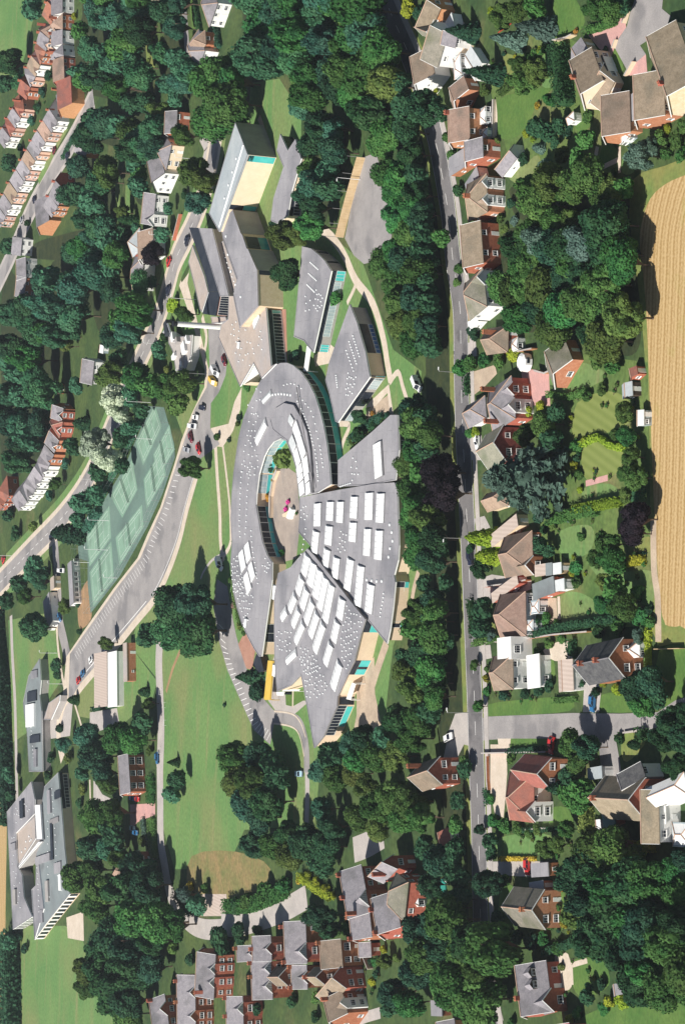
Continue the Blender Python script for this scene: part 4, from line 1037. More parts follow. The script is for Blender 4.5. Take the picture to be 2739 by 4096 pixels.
sheet('side_road', 'concrete', [(0, 1390), (90, 1380), (130, 1480), (130, 1620), (60, 1600), (0, 1720), (-90, 1740), (-40, 1500)], .05)
for q, m in (([(215, 1330), (500, 1290), (770, 1280), (780, 1370), (450, 1400), (225, 1420)], 'lawn_rich'), ([(720, 590), (830, 560), (950, 620), (1000, 720), (850, 780), (730, 780)], 'lawn'), ([(720, 140), (900, 100), (950, 180), (900, 300), (760, 330), (700, 250)], 'lawn'), ([(900, 330), (1140, 420), (1350, 420), (1340, 640), (1240, 620), (1000, 480)], 'lawn'), ([(1180, 240), (1320, 180), (1330, 280), (1200, 300)], 'lawn_dry'),
             ([(380, 1560), (600, 1550), (600, 1620), (380, 1640)], 'lawn_rich'), ([(1000, 1260), (1180, 1250), (1320, 1330), (1200, 1380), (1000, 1370)], 'lawn_rich'), ([(1160, 1510), (1280, 1500), (1290, 1600), (1170, 1720), (1130, 1640)], 'lawn_dry'), ([(620, 1020), (670, 1020), (680, 1160), (620, 1190)], 'lawn_rich'), ([(1390, 960), (1640, 950), (1640, 1250), (1400, 1330)], 'lawn_rich'), ([(250, 670), (300, 680), (300, 840), (240, 820)], 'lawn_dry'), ([(1280, 800), (1335, 800), (1330, 1070), (1290, 1050)], 'lawn')): sheet('garden_lawn', m, q, .03, 3)
sheet('patio', 'paving', [(600, 960), (700, 900), (800, 910), (800, 1010), (680, 1030)], .045, 3)
sheet('drive', 'concrete', [(140, 480), (250, 440), (520, 480), (520, 540), (300, 620), (150, 600)], .045); sheet('drive', 'concrete', [(130, 60), (200, 40), (240, 120), (150, 150)], .045)
sheet('drive', 'concrete', [(150, 930), (240, 920), (250, 1010), (160, 1030)], .045); sheet('drive', 'concrete', [(880, 1180), (1000, 1180), (980, 1380), (870, 1380)], .047)
path('garden_path', 'paving', [(705, 590), (710, 750)], 1.3, .05); sheet('patio', 'gravel', [(620, 600), (690, 600), (700, 780), (620, 780)], .042)
path('field_track', 'gravel', [(1350, 60), (1355, 400), (1380, 600), (1385, 900)], 2.4, .04)
org('C3')
for q, m in (([(280, 520), (420, 470), (650, 480), (600, 600), (330, 640)], 'lawn'), ([(640, 300), (760, 290), (800, 400), (650, 410)], 'lawn_rich'), ([(810, 1330), (1000, 1330), (1050, 1500), (880, 1590), (800, 1500)], 'lawn_rich'), ([(760, 770), (860, 760), (860, 850), (770, 860)], 'lawn_rich'), ([(690, 880), (750, 880), (760, 1080), (690, 1130)], 'lawn_rich'), ([(900, 1700), (1200, 1620), (1600, 1640), (1600, 1850), (800, 1850)], 'lawn_rich'), ([(310, 850), (400, 830), (340, 960), (400, 1100), (300, 1100)], 'lawn_rich')): sheet('garden_lawn', m, q, .03, 3)
sheet('drive', 'paving', [(240, -140), (350, -140), (355, 60), (340, 260), (330, 360), (270, 330), (240, 180)], .05)
sheet('drive', 'concrete', [(200, 660), (500, 655), (640, 660), (640, 760), (430, 760), (240, 740)], .05)
path('garden_path', 'paving', [(780, 1370), (900, 1335)], 1.2, .05); sheet('patio', 'paving', [(680, 1300), (770, 1290), (800, 1480), (760, 1540), (700, 1490)], .045, 3)
path('garden_path', 'paving', [(795, 1380), (800, 1500)], .9, .05); path('drive', 'concrete', [(270, 1640), (300, 1768)], 5, .05)
# ------------------------------------------------------------------ the school
def V2(k, pts, z): 
    org(k); return [Vector(G(x, y, z)[:2]) for x, y in pts]
def windows_along(root, P, i0, i1, z1, mats=('glass', 'turquoise'), zs=(.2, 1.7, 4.0), inset=.5, step=2.4):
    """window band over coloured panels along the polygon edges i0..i1"""
    for i in range(i0, i1):
        a, b = P[i % len(P)], P[(i + 1) % len(P)]
        if (b - a).length < .8: continue
        k = max(1, int((b - a).length / step))
        wall_items(root, a, b, z1, [(.02, .98, zs[0], zs[1], mats[1], 'spandrel_panel', 0), (.02, .98, zs[1] + .003, zs[2], mats[0], 'window_band', k)], inset)
# round building
c = GS(1111, 2040); rb_ = thing('round_school_building', (c.x, c.y, 0), 'large round flat-roofed school building with a gravel courtyard in its middle', 'school')
LMK.append(('the round school building', (1000, 2000)))
ZR = 4.8
outer_l = V2('z4', [(490, 960), (430, 870), (350, 720), (270, 540), (210, 340), (165, 140)], ZR) + V2('z2', [(70, 1180), (88, 900), (72, 600), (85, 300), (105, 50)], ZR) + V2('z1', [(130, 1380), (165, 1120), (230, 860), (310, 660), (400, 470), (500, 290), (600, 205), (700, 162), (780, 160), (860, 195), (950, 275), (1050, 410), (1130, 570), (1190, 760), (1235, 940), (1275, 1160), (1305, 1400)], ZR) + V2('z2', [(1325, 180)], ZR)
cut = V2('z2', [(1412, 225), (1160, 285), (932, 335)], ZR)
inner = V2('z2', [(908, 160)], ZR) + V2('z1', [(885, 1470), (835, 1300), (765, 1140), (700, 1110), (610, 1152), (540, 1240), (490, 1340)], ZR) + V2('z2', [(425, 55), (395, 300), (387, 435), (425, 645), (442, 760), (470, 900), (530, 1068), (590, 1160)], ZR) + V2('z4', [(650, 0), (615, 280), (575, 560), (545, 790), (520, 960)], ZR)
RP_ = outer_l + cut[1:] + inner
P, I = block(rb_, RP_, ZR, rf='felt', wall='panel_beige', raw=True, inset=.7)
k0 = len(outer_l)
windows_along(rb_, P, k0 - 9, k0 - 1, ZR, ('glass', 'turquoise'), (.15, 1.9, 4.2), .7)
n_i = len(outer_l) + len(cut) - 1
for j in range(len(inner)):
    a = P[n_i + j]; b_ = P[(n_i + j + 1) % len(P)]
    if (b_ - a).length < 1.2: continue
    if 4 <= j <= 8 or 10 <= j <= 13: windows_along(rb_, P, n_i + j, n_i + j + 1, ZR, ('glass' if j > 9 else 'glass_pale', 'turquoise'), (.15, 1.5, 4.1), .7, 1.6)
    elif j == len(inner) - 3: windows_along(rb_, P, n_i + j, n_i + j + 1, ZR, ('glass', 'glass'), (.15, .6, 4.1), .7, 2.6)
# raised inner band with its glazing
ZU = 5.5
ru = V2('z1', [(560, 860), (620, 740), (740, 665), (860, 690), (960, 860), (1030, 1030), (1065, 1250), (1080, 1450)], ZU) + V2('z2', [(1090, 290), (1000, 318)], ZU) + V2('z2', [(925, 160)], ZU) + V2('z1', [(900, 1470), (845, 1300), (780, 1140), (700, 1085), (600, 1000)], ZU)
block(rb_, ru, ZU, ZR - .3, raw=True, inset=.15, slab=.3, fascia='seam', wall='seam')
org('z1')
for q, m in (([(775, 870), (830, 830), (880, 900), (820, 950)], 'skylight_grey'), ([(830, 960), (905, 910), (965, 1100), (890, 1130)], 'skylight'), ([(890, 1140), (965, 1110), (1030, 1330), (950, 1345)], 'skylight'), ([(960, 1360), (1030, 1345), (1060, 1560), (985, 1568)], 'skylight'),
          ([(780, 1130), (860, 1090), (905, 1240), (840, 1260)], 'skylight_grey'), ([(845, 1270), (910, 1250), (960, 1430), (890, 1450)], 'skylight'), ([(890, 1460), (960, 1440), (985, 1560), (900, 1565)], 'skylight'),
          ([(990, 1575), (1050, 1570), (1062, 1650), (1000, 1655)], 'skylight'), ([(1003, 1665), (1062, 1660), (1075, 1800), (1012, 1815)], 'skylight'), ([(900, 1570), (980, 1575), (988, 1640), (912, 1650)], 'skylight'), ([(915, 1660), (990, 1650), (1003, 1805), (935, 1825)], 'skylight')):
    rooflight(rb_, q, ZU, m, .6)
rooflight(rb_, [(470, 900), (560, 910), (420, 1165), (360, 1140)], ZR); rooflight(rb_, [(555, 515), (600, 560), (500, 660), (450, 630)], ZR, 'skylight_grey')
org('z2')
def RL4(L_, z, root, **k):
    for x1, y1, x2, y2, wd in L_: rooflight(root, [(x1 - wd / 2, y1), (x1 + wd / 2, y1 + 8), (x2 + wd / 2, y2 + 4), (x2 - wd / 2, y2 - 8)], z, **k)
RL4([(265, 930, 300, 1140, 75), (195, 1025, 235, 1255, 75), (310, 1185, 355, 1375, 75), (255, 1310, 305, 1530, 80)], ZR, rb_)
org('z1'); zd = ZR - .06
domes(rb_, ZR, row=[(910, 640), (1000, 830), (1060, 1000), (1110, 1190)], n=15); domes(rb_, ZR, row=[(905, 540), (1000, 660), (1100, 800), (1160, 1060), (1190, 1200)], n=10); domes(rb_, ZR, row=[(1130, 1250), (1150, 1400), (1165, 1560)], n=6); domes(rb_, ZR, row=[(1200, 1250), (1240, 1520)], n=5)
domes(rb_, ZR, row=[(600, 560), (700, 550), (860, 570)], n=7, big=True); domes(rb_, ZR, row=[(740, 440), (850, 420), (960, 480)], n=5)
domes(rb_, ZR, poly=[(290, 650), (430, 780), (380, 1050), (440, 1400), (400, 1568), (200, 1568), (230, 1250), (300, 950)], n=38, seed=2); domes(rb_, ZR, poly=[(390, 480), (450, 500), (470, 640), (400, 660)], n=4)
org('z2')
domes(rb_, ZR, row=[(210, 20), (195, 330), (185, 650), (195, 900)], n=13); domes(rb_, ZR, row=[(310, 20), (280, 330), (270, 650), (255, 800)], n=10); domes(rb_, ZR, row=[(330, 760), (345, 960), (375, 1150), (415, 1420)], n=10)
domes(rb_, ZR, poly=[(80, 1140), (160, 1060), (170, 1290), (225, 1300), (235, 1560), (100, 1560)], n=34, seed=4, gap=1.35); domes(rb_, ZR, poly=[(450, 1200), (510, 1100), (570, 1190), (540, 1330)], n=9, gap=1.2)
org('z4'); domes(rb_, ZR, poly=[(170, 20), (290, 20), (310, 160), (420, 200), (400, 330), (340, 450), (380, 520), (310, 590), (220, 250)], n=34, seed=5, gap=1.5)
rooflight(rb_, [(310, 475), (345, 480), (320, 600), (300, 590)], ZR)
# planter wall and bed in the courtyard
org('z2'); lowwall([(690, 0), (640, 120), (605, 330), (600, 600)], 1.2, .8, 'panel_beige', 'curved beige retaining wall inside the round courtyard', 'retaining_wall'); 
org('z2'); p = G(810, 500); pl = thing('planter', p, 'white walled planter with magenta flowers in the round courtyard', 'planter')
m = MB(); m.hull8([G(750, 560), G(870, 480), G(890, 500), G(760, 590)], [q + Vector((0, 0, .9)) for q in (G(750, 560), G(870, 480), G(890, 500), G(760, 590))]); m.build('planter_wall', 'panel_beige', pl)
m = MB(); m.hull8([G(820, 600), G(865, 470), G(890, 500), G(850, 620)], [q + Vector((0, 0, 1.4)) for q in (G(820, 600), G(865, 470), G(890, 500), G(850, 620))]); m.build('bench_wall', 'white', pl)
for x, y in ((790, 400), (760, 490)):
    v, q, t = crown_round(3, 10, .2, 60, .8, (.3, .45), .5); f = bpy.data.objects.new('flowers', npmesh('flowers', v, q, t, 'magenta')); f.scale = (1.1, 1.1, .8); f.location = G(x, y, .5) - p; link(f, pl)
# fan-shaped building
ZA, ZB = 5.5, 4.5
org('B2'); fan = thing('fan_school_building', G(700, 700), 'fan-shaped flat-roofed school building covered with rows of long white rooflights', 'school'); LMK.append(('the fan-shaped school building', S(800, 600)))
left = V2('B2', [(345, 430), (318, 600), (318, 800), (320, 1000), (335, 1238), (430, 1197), (500, 1125), (530, 1280), (590, 1622), (652, 1545), (745, 1335), (748, 1270), (812, 1130), (862, 1030), (908, 840), (938, 745), (860, 650), (720, 470), (600, 320), (545, 262), (480, 330), (430, 390)], ZA)
Pl, Il = block(fan, left, ZA, rf='felt', wall='panel_beige', raw=True, inset=.35, fascia='seam')
right = V2('z2', [(935, 345)], ZB) + V2('z3', [(630, 345), (1090, 265), (1340, 250), (1372, 330), (1385, 700), (1395, 1040), (1382, 1225)], ZB) + V2('z5', [(1240, 0), (1255, 90), (1225, 400), (1187, 682), (1150, 862), (1010, 690), (880, 530), (720, 350), (450, 40)], ZB) + V2('z2', [(1180, 1100), (1060, 940), (920, 780), (932, 620)], ZB)
Pr, Ir = block(fan, right, ZB, rf='felt', wall='panel_beige', raw=True, inset=.7)
upper = V2('B1', [(752, 1400), (860, 1310), (990, 1200), (1110, 1090), (1157, 1090), (1166, 1330), (1142, 1535), (960, 1572), (752, 1578)], ZB - .25)
Pu, Iu = block(fan, upper, ZB - .25, rf='felt', wall='panel_beige', raw=True, inset=.5)
wall_items(fan, Pu[4], Pu[5], ZB, [(.1, .95, .4, 3.4, 'glass', 'window_band', 7)])
T = [(0.0, .97, 1.35, 3.75, 'glass', 'window_band', 8), (.0, .97, .2, 1.3, 'turquoise', 'spandrel_panel', 0)]
wall_items(fan, Pr[9], Pr[11], ZB, T, .7); wall_items(fan, Pr[4], Pr[7], ZB, [(.35, .75, .3, 3.7, 'glass', 'window_band', 5)], .7)
# walls of the higher part
wall_items(fan, Pl[14], Pl[15], ZA, [(.02, .98, 3.0, 4.9, 'glass', 'window_band', 0), (.02, .98, .3, 2.9, 'turquoise', 'spandrel_panel', 0)], .35)
wall_items(fan, Pl[13], Pl[12], ZA, [(.02, .98, 3.2, 4.9, 'glass', 'window_band', 0), (.02, .44, .3, 3.1, 'turquoise', 'spandrel_panel', 0), (.62, .98, .3, 3.1, 'turquoise', 'spandrel_panel', 0), (.45, .61, .3, 3.1, 'glass', 'window_band', 0)], .35)
wall_items(fan, Pl[10], Pl[9], ZA, [(.02, .98, 2.2, 4.8, 'glass', 'window_band', 10), (.05, .7, .3, 2.0, 'turquoise', 'spandrel_panel', 0)], .35)
wall_items(fan, Pl[11], Pl[10], ZA, [(.1, .9, .3, 4.6, 'glass', 'window_band', 0)], .35)
wall_items(fan, Pl[4], Pl[6], ZA, [(.3, .95, .3, 2.2, 'glass_teal', 'window_band', 6), (.3, .95, 2.7, 4.4, 'glass', 'window_band', 5)], .35)
for pl_ in ([(470, 900), (505, 1130), (590, 1600)],):
    q = [G(*p, ZA) for p in pl_]; m = MB()
    for a, b_ in zip(q[:-1], q[1:]): m.bar(a - Vector((0, 0, .02)), b_ - Vector((0, 0, .02)), .18, n=6)
    m.build('roof_seam', 'seam', fan)
org('z3'); RL4([(1115, -250, 1140, 190, 100), (375, 505, 368, 805, 88), (535, 485, 525, 735, 90), (662, 483, 650, 760, 86), (835, 420, 822, 705, 92), (1022, 372, 1012, 725, 102), (1165, 380, 1150, 760, 100), (358, 855, 330, 1140, 85), (520, 790, 505, 1040, 92), (820, 745, 808, 1000, 92), (1003, 825, 988, 1175, 90), (1147, 845, 1130, 1225, 98),
                (497, 1080, 468, 1315, 85), (615, 1185, 588, 1455, 85), (790, 1205, 743, 1605, 92), (920, 1290, 875, 1806, 92)], ZB, fan)
org('z5'); RL4([(950, 110, 915, 480, 95)], ZB, fan); RL4([(590, 290, 553, 550, 90), (530, 580, 478, 830, 88), (450, 860, 375, 1115, 85), (560, 1100, 470, 1420, 95)], ZA, fan)
org('z2'); RL4([(1035, 1065, 985, 1315, 90), (1110, 1155, 1060, 1455, 90), (965, 1345, 910, 1545, 90)], ZA, fan)
org('z4'); RL4([(1250, -135, 1190, 225, 88), (1325, -40, 1245, 365, 88), (1402, 50, 1315, 520, 90), (945, 190, 870, 375, 90), (1090, 110, 1025, 350, 90), (988, 370, 910, 570, 85), (1160, 265, 1075, 530, 90), (835, 375, 770, 480, 95), (1045, 540, 945, 775, 85), (1220, 415, 1130, 700, 90), (1295, 545, 1185, 890, 90)], ZA, fan)
rooflight(fan, [(940, 860), (970, 950), (870, 1045), (800, 995)], ZA); rooflight(fan, [(665, 1050), (700, 1060), (690, 1230), (650, 1190)], ZA - .6)
rooflight(rb_, [(668, 60), (704, 62), (688, 250), (650, 248)], ZR)
org('z5'); domes(fan, ZA, poly=[(640, 370), (860, 540), (800, 730), (700, 1080), (650, 1180), (600, 1060), (560, 900), (610, 600)], n=52, seed=6, gap=1.5); domes(fan, ZA, poly=[(40, 1000), (330, 1140), (420, 1440), (300, 1560), (150, 1560), (110, 1250)], n=44, seed=7, gap=1.5); domes(fan, ZB, row=[(1110, 230), (1100, 350), (1080, 420), (1070, 520)], n=6); domes(fan, ZB, row=[(900, 60), (1050, 80), (1150, 60)], n=4, big=True)
org('z4'); domes(fan, ZA, poly=[(700, 640), (900, 640), (880, 900), (700, 860)], n=18, seed=8); domes(fan, ZA, poly=[(1010, 820), (1200, 940), (1260, 1100), (1100, 1200), (1020, 1000)], n=26, seed=9, gap=1.5)
org('z3'); domes(fan, ZB, poly=[(650, 850), (745, 850), (720, 1150), (620, 1100)], n=11, seed=10); domes(fan, ZB, poly=[(165, 540), (265, 540), (245, 720), (170, 720)], n=7, seed=11); domes(fan, ZB, row=[(230, 830), (210, 950), (190, 1080), (160, 1200), (130, 1330)], n=8); domes(fan, ZB - .25, poly=[(800, -60), (890, -60), (890, 180), (800, 250)], n=8, seed=12); domes(fan, ZB - .25, row=[(660, 300), (790, 260)], n=6)
domes(fan, ZB, row=[(1280, 780), (1320, 960), (1270, 1130), (1270, 1300)], n=5, big=True); domes(rb_, ZR, row=[(370, 10), (380, 130), (390, 280)], n=5)
# classroom wedges
ZW = 5.0
def wedge(label, lm, poly, k, items, dm, rl=()):
    Pw = V2(k, poly, ZW); c = sum(Pw, Vector((0, 0))) / len(Pw)
    o = thing('classroom_block', (c.x, c.y, 0), label, 'school'); LMK.append((lm, PXS((c.x, c.y, ZW))))
    block(o, Pw, ZW, raw=True, inset=.5, wall='wall_grey')
    for i, j, it in items: wall_items(o, Pw[i], Pw[j], ZW, it, .5)
    org(k)
    for d in dm: domes(o, ZW, **d)
    return o
wedge('long tapering flat-roofed classroom block with a curved upper end beside the spine roof', 'the curved-end classroom block', [(215, 80), (330, 108), (430, 190), (500, 262), (580, 388), (470, 890), (355, 1415), (290, 1340), (240, 1268), (110, 1215)], 'z8',
      [(1, 3, [(.02, .98, .3, 4.3, 'glass', 'window_band', 0)]), (4, 6, [(.0, .12, .4, 3.0, 'turquoise', 'spandrel_panel', 3), (.0, .99, 3.05, 4.45, 'glass', 'window_band', 0), (.13, .8, .9, 3.0, 'glass_pale', 'window_band', 16), (.9, .99, .4, 3.0, 'turquoise', 'spandrel_panel', 3)])],
      [dict(row=[(320, 280), (430, 380)], n=7), dict(row=[(300, 420), (410, 520)], n=7), dict(row=[(280, 560), (370, 650)], n=7), dict(poly=[(390, 620), (480, 700), (470, 820), (400, 900), (360, 820)], n=14, gap=1.4), dict(poly=[(250, 700), (340, 720), (330, 900), (260, 920)], n=5)])
wedge('flat-roofed classroom block shaped like a kite pointing up towards the wood', 'the kite-shaped classroom block', [(833, 335), (880, 455), (940, 660), (970, 830), (860, 985), (750, 1143), (735, 1135), (692, 940), (667, 855), (692, 735), (760, 540)], 'B1',
      [(1, 2, [(.02, .98, 1.6, 4.4, 'glass', 'window_band', 0), (.02, .98, .2, 1.5, 'blue_panel', 'spandrel_panel', 7)]), (3, 5, [(.0, .98, 3.0, 4.4, 'glass', 'window_band', 0), (.0, .28, .3, 2.9, 'glass_pale', 'window_band', 6), (.0, .1, .3, 2.9, 'turquoise', 'spandrel_panel', 2), (.35, .65, .3, 2.9, 'glass', 'window_band', 0), (.75, .97, .3, 2.9, 'glass_pale', 'window_band', 6)]), (2, 3, [(.0, 1.0, 0.1, 4.45, 'panel_beige', 'wall_panel', 0)])],
      [dict(row=[(855, 550), (900, 690)], n=7), dict(row=[(830, 590), (880, 740)], n=8), dict(row=[(810, 650), (860, 790)], n=6), dict(poly=[(820, 800), (880, 830), (860, 960), (800, 980)], n=16, gap=1.3), dict(row=[(740, 820), (750, 900)], n=5)])
# tall spine, sports hall and the low blocks
ZS = 8.3
c = GS(1000, 1150); sp = thing('spine_building', (c.x, c.y, 0), 'tall flat-roofed spine building linking the sports hall to the round building', 'school'); LMK.append(('the tall spine building', (980, 1150)))
Ps = V2('z7', [(440, -30), (600, -190), (700, 100), (722, 130), (775, 295), (790, 300), (905, 560), (918, 1015), (690, 1280), (610, 870), (655, 680), (480, 180)], ZS)
block(sp, Ps, ZS, raw=True, inset=.12, wall='brick_cream', fascia='felt_warm')
for i, j, it in ((1, 2, [(0, 1, .02, 7.8, 'wall_grey', 'wall_panel', 0)]), (3, 4, [(.05, .95, 3.5, 7.6, 'glass', 'window_band', 0), (.05, .95, .5, 3.4, 'glass_teal', 'window_band', 0)]), (5, 6, [(0, 1, .02, 7.8, 'wall_grey', 'wall_panel', 0)]), (6, 7, [(.0, .13, .3, 7.6, 'glass', 'window_band', 0)])): wall_items(sp, Ps[i], Ps[j], ZS, it, .12)  # grey panels put shade into the colour of walls turned from the sun
org('z7'); domes(sp, ZS, row=[(515, 140), (570, 560), (700, 900)], n=4, big=True)
lo = thing('low_school_block', GS(960, 1330), 'low flat-roofed school block with dark windows between the spine and the round building', 'school')
Pq = V2('z7', [(345, 120), (440, 235), (480, 195), (655, 690), (605, 865), (690, 1285), (930, 1045), (1018, 1040)], 5.4) + V2('B1', [(298, 755), (330, 742), (232, 842), (178, 738), (85, 897), (-62, 560), (-40, 470)], 5.4) + V2('z7', [(540, 1180), (550, 890)], 5.4)
block(lo, Pq, 5.4, raw=True, inset=.5, rf='felt_warm', wall='render_white')
wall_items(lo, Pq[7], Pq[8], 5.4, [(.02, .98, 3.4, 4.8, 'glass', 'window_band', 0), (.08, .98, .5, 3.3, 'glass', 'window_band', 16), (.02, .07, .5, 3.3, 'turquoise', 'spandrel_panel', 2)], .5)
wall_items(lo, Pq[10], Pq[12], 5.4, [(.6, .95, .3, 4.6, 'render_cream', 'wall_panel', 0)], .5)
org('B1'); domes(lo, 5.4, poly=[(20, 420), (150, 500), (230, 460), (240, 640), (120, 800), (30, 650)], n=26, seed=14); rooflight(lo, [(70, 590), (85, 590), (80, 640), (66, 640)], 5.4); rooflight(lo, [(160, 440), (215, 405), (225, 440), (175, 490)], 5.4, 'skylight_grey', .5)
org('z7'); domes(lo, 5.4, row=[(490, 350), (560, 560), (640, 760)], n=7); domes(lo, 5.4, row=[(430, 420), (520, 640), (560, 750)], n=6)
ZH = 9.5
c = GS(930, 720); ha = thing('sports_hall', (c.x, c.y, 0), 'tall pale-walled sports hall with turquoise window strips at the top of the school', 'sports hall'); LMK.append(('the sports hall', (930, 640)))
Ph = V2('z6', [(632, 182), (788, 590), (430, 1560), (302, 1332)], ZH)
block(ha, Ph, ZH, raw=True, inset=.1, rf='felt_blue', wall='render_cream', fascia='felt_blue')
wall_items(ha, Ph[0], Ph[1], ZH, [(0, 1, .02, 9.0, 'wall_grey', 'wall_panel', 0)], .1)  # grey panel over the cream wall carries this end's shade as colour
wall_items(ha, Ph[1], Ph[2], ZH, [(.01, .085, .3, 8.6, 'turquoise', 'window_strip', 0), (.012, .083, 7.2, 8.9, 'glass', 'window_strip', 0), (.64, .70, .3, 4.5, 'turquoise', 'window_strip', 0), (.64, .70, 4.6, 9.0, 'glass', 'window_strip', 0)], .1)
org('z6'); m = MB(); a, b_ = G(735, 468, ZH), G(432, 1500, ZH); m.bar(a, b_, .28, n=6); m.build('roof_upstand', 'white', ha); domes(ha, ZH, row=[(645, 640), (575, 885), (515, 1075), (455, 1310)], n=4, big=True)
m = MB(); m.hull8([G(920, 150), G(950, 90), G(1110, 590), G(1085, 600)], [q + Vector((0, 0, .25)) for q in (G(920, 150), G(950, 90), G(1110, 590), G(1085, 600))]); m.build('plinth', 'gravel', ha)
ZL = 4.4
c = GS(1140, 760); lb = thing('changing_block', (c.x, c.y, 0), 'low flat-roofed changing block in front of the sports hall', 'school'); LMK.append(('the changing block', (1150, 700)))
Pb = V2('z6', [(1195, 330), (1290, 540), (1385, 395), (1455, 640), (1335, 1050), (1285, 1365), (1150, 1455), (1075, 1420), (1110, 1140), (1235, 745), (1150, 540)], ZL)
block(lb, Pb, ZL, raw=True, inset=.4, wall='render_cream')
wall_items(lb, Pb[2], Pb[3], ZL, [(.15, .85, .3, 3.7, 'glass', 'window_band', 0)], .4); wall_items(lb, Pb[4], Pb[5], ZL, [(.02, .98, 2.6, 3.85, 'glass', 'window_band', 0), (.25, .95, .4, 2.55, 'glass', 'window_band', 6)], .4); wall_items(lb, Pb[0], Pb[1], ZL, [(.05, .95, .4, 3.7, 'glass', 'window_band', 0)], .4)
c = GS(840, 1080); tb = thing('assembly_block', (c.x, c.y, 0), 'school block with a black strip of roof beside the far road', 'school'); LMK.append(('the black-striped school block', (840, 1080)))
block(tb, V2('z7', [(50, 30), (168, 35), (432, 838), (300, 832), (262, 650)], 6.6), 6.6, raw=True, inset=.1, rf='felt_dark', wall='wall_grey', fascia='felt_dark', kerb=False)
block(tb, V2('z7', [(172, 36), (342, 45), (550, 892), (442, 898)], 7.4), 7.4, raw=True, inset=.1, rf='felt', wall='wall_grey')
Pd = V2('z7', [(302, 834), (434, 840), (380, 1140), (215, 1112)], 6.4); block(tb, Pd, 6.4, raw=True, inset=.1, rf='felt_dark', wall='brick_dark', fascia='felt_dark', kerb=False)
wall_items(tb, Pd[1], Pd[2], 6.4, [(.05, .95, .8, 5.6, 'glass', 'window_band', 9)], .1)
block(tb, V2('z7', [(95, 250), (245, 640), (295, 845), (212, 1095), (190, 1060), (130, 800), (45, 470)], 3.0), 3.0, raw=True, inset=.1, rf='felt_warm', wall='brick_cream')
block(tb, V2('z7', [(325, 1150), (510, 1150), (530, 1210), (340, 1240)], 3.0), 3.0, raw=True, inset=.1, rf='felt_warm', wall='render_white')
# boiler house and its chimney
org('A1'); p = G(1560, 494); ch = thing('boiler_chimney', p, 'tall round white boiler chimney with a black cap', 'chimney'); LMK.append(('the tall white chimney', S(1400, 480)))
m = MB(); m.cone(p, .95, .8, 0, 17.6, 20); m.build('shaft', 'white', ch)
m = MB(); m.cone(p, .86, .84, 17.6, 19.0, 20); m.build('cap', 'black', ch)
bh = thing('boiler_house', G(1240, 640), 'white flat-roofed bungalow with roof clutter left of the school drive', 'building'); LMK.append(('the white bungalow with roof clutter', S(1230, 650)))
Pz = V2('A1', [(1150, 520), (1205, 560), (1310, 545), (1300, 690), (1265, 790), (1200, 790), (1180, 660), (1150, 600)], 3.2); block(bh, Pz, 3.2, raw=True, inset=.25, wall='render_white', rf='concrete')
org('A1')
for x, y, a, b_, hh, mt in ((1170, 500, 5, 3, 2.2, 'felt_dark'), (1200, 560, 3, 2, 1.6, 'white'), (1265, 635, 4, 3.2, 1.0, 'white'), (1225, 585, 2, 2, 1.4, 'wall_grey'), (1290, 575, 2.4, 1.6, 1.2, 'white'), (1240, 720, 5, 2, .5, 'concrete'), (1195, 690, 1.5, 3, .9, 'white'), (1245, 745, 2, 1.2, .8, 'white'), (1280, 560, 1.2, 1.2, 1.0, 'black')):
    p = G(x, y, 3.2); m = MB(); m.box((p.x, p.y), a, b_, 3.145, 3.2 + hh, .5); m.build('roof_unit', mt, bh)
m = MB(); pts = [G(x, y, 3.2) for x, y in ((1150, 530), (1180, 470), (1205, 590))]
for a, b_ in zip(pts[:-1], pts[1:]): m.bar(a + Vector((0, 0, 1.8)), b_ + Vector((0, 0, 1.0)), .45, n=8)
m.build('duct', 'metal', bh)
# link, canopy, yellow awning and other small school things
org('z1'); lk = thing('covered_link', G(1040, 150), 'white covered link joining the curved-end block to the round building', 'canopy')
q = [G(*p, 3.4) for p in ((985, 262), (1030, 268), (1075, -50), (1025, -50))]; m = MB(); m.hull8([v - Vector((0, 0, .3)) for v in q], q); m.build('roof', 'white', lk)
for v in q: m = MB(); m.cone((v.x, v.y), .12, .12, 0, 3.1, 6); m.build('post', 'white', lk)
org('z5'); lk = thing('covered_walk', G(700, 1450), 'narrow white covered walkway beside the service yard', 'canopy')
q = [G(*p, 3.0) for p in ((715, 1350), (755, 1365), (690, 1568), (640, 1555))]; m = MB(); m.hull8([v - Vector((0, 0, .25)) for v in q], q); m.build('roof', 'white', lk)
for v in q: m = MB(); m.cone((v.x, v.y), .1, .1, 0, 2.75, 6); m.build('post', 'white', lk)
org('z4'); yw = thing('yellow_canopy', G(610, 1250), 'long yellow entrance canopy at the pointed end of the round building', 'canopy'); LMK.append(('the yellow canopy', S(610, 1250)))
q = [G(*p, 3.2) for p in ((600, 1010), (665, 1015), (625, 1505), (550, 1500))]; m = MB(); m.hull8([v - Vector((0, 0, .5)) for v in q], q); m.build('roof', 'yellow', yw)
for v in q: m = MB(); m.cone((v.x, v.y), .1, .1, 0, 2.7, 6); m.build('post', 'yellow', yw)
tn = thing('dark_tent', G(480, 1050), 'dark gabled shelter between the brick bays and the yellow canopy', 'shelter')
q = [G(*p, 2.4) for p in ((455, 930), (505, 960), (550, 1140), (490, 1160), (408, 1070))]; m = MB(); m.prism([v[:2] for v in q], 2.1, 2.4); m.build('roof', 'felt_dark', tn); m = MB(); m.prism(offset([v[:2] for v in q], .2), 0, 2.098); m.build('wall', 'dark_wood', tn)
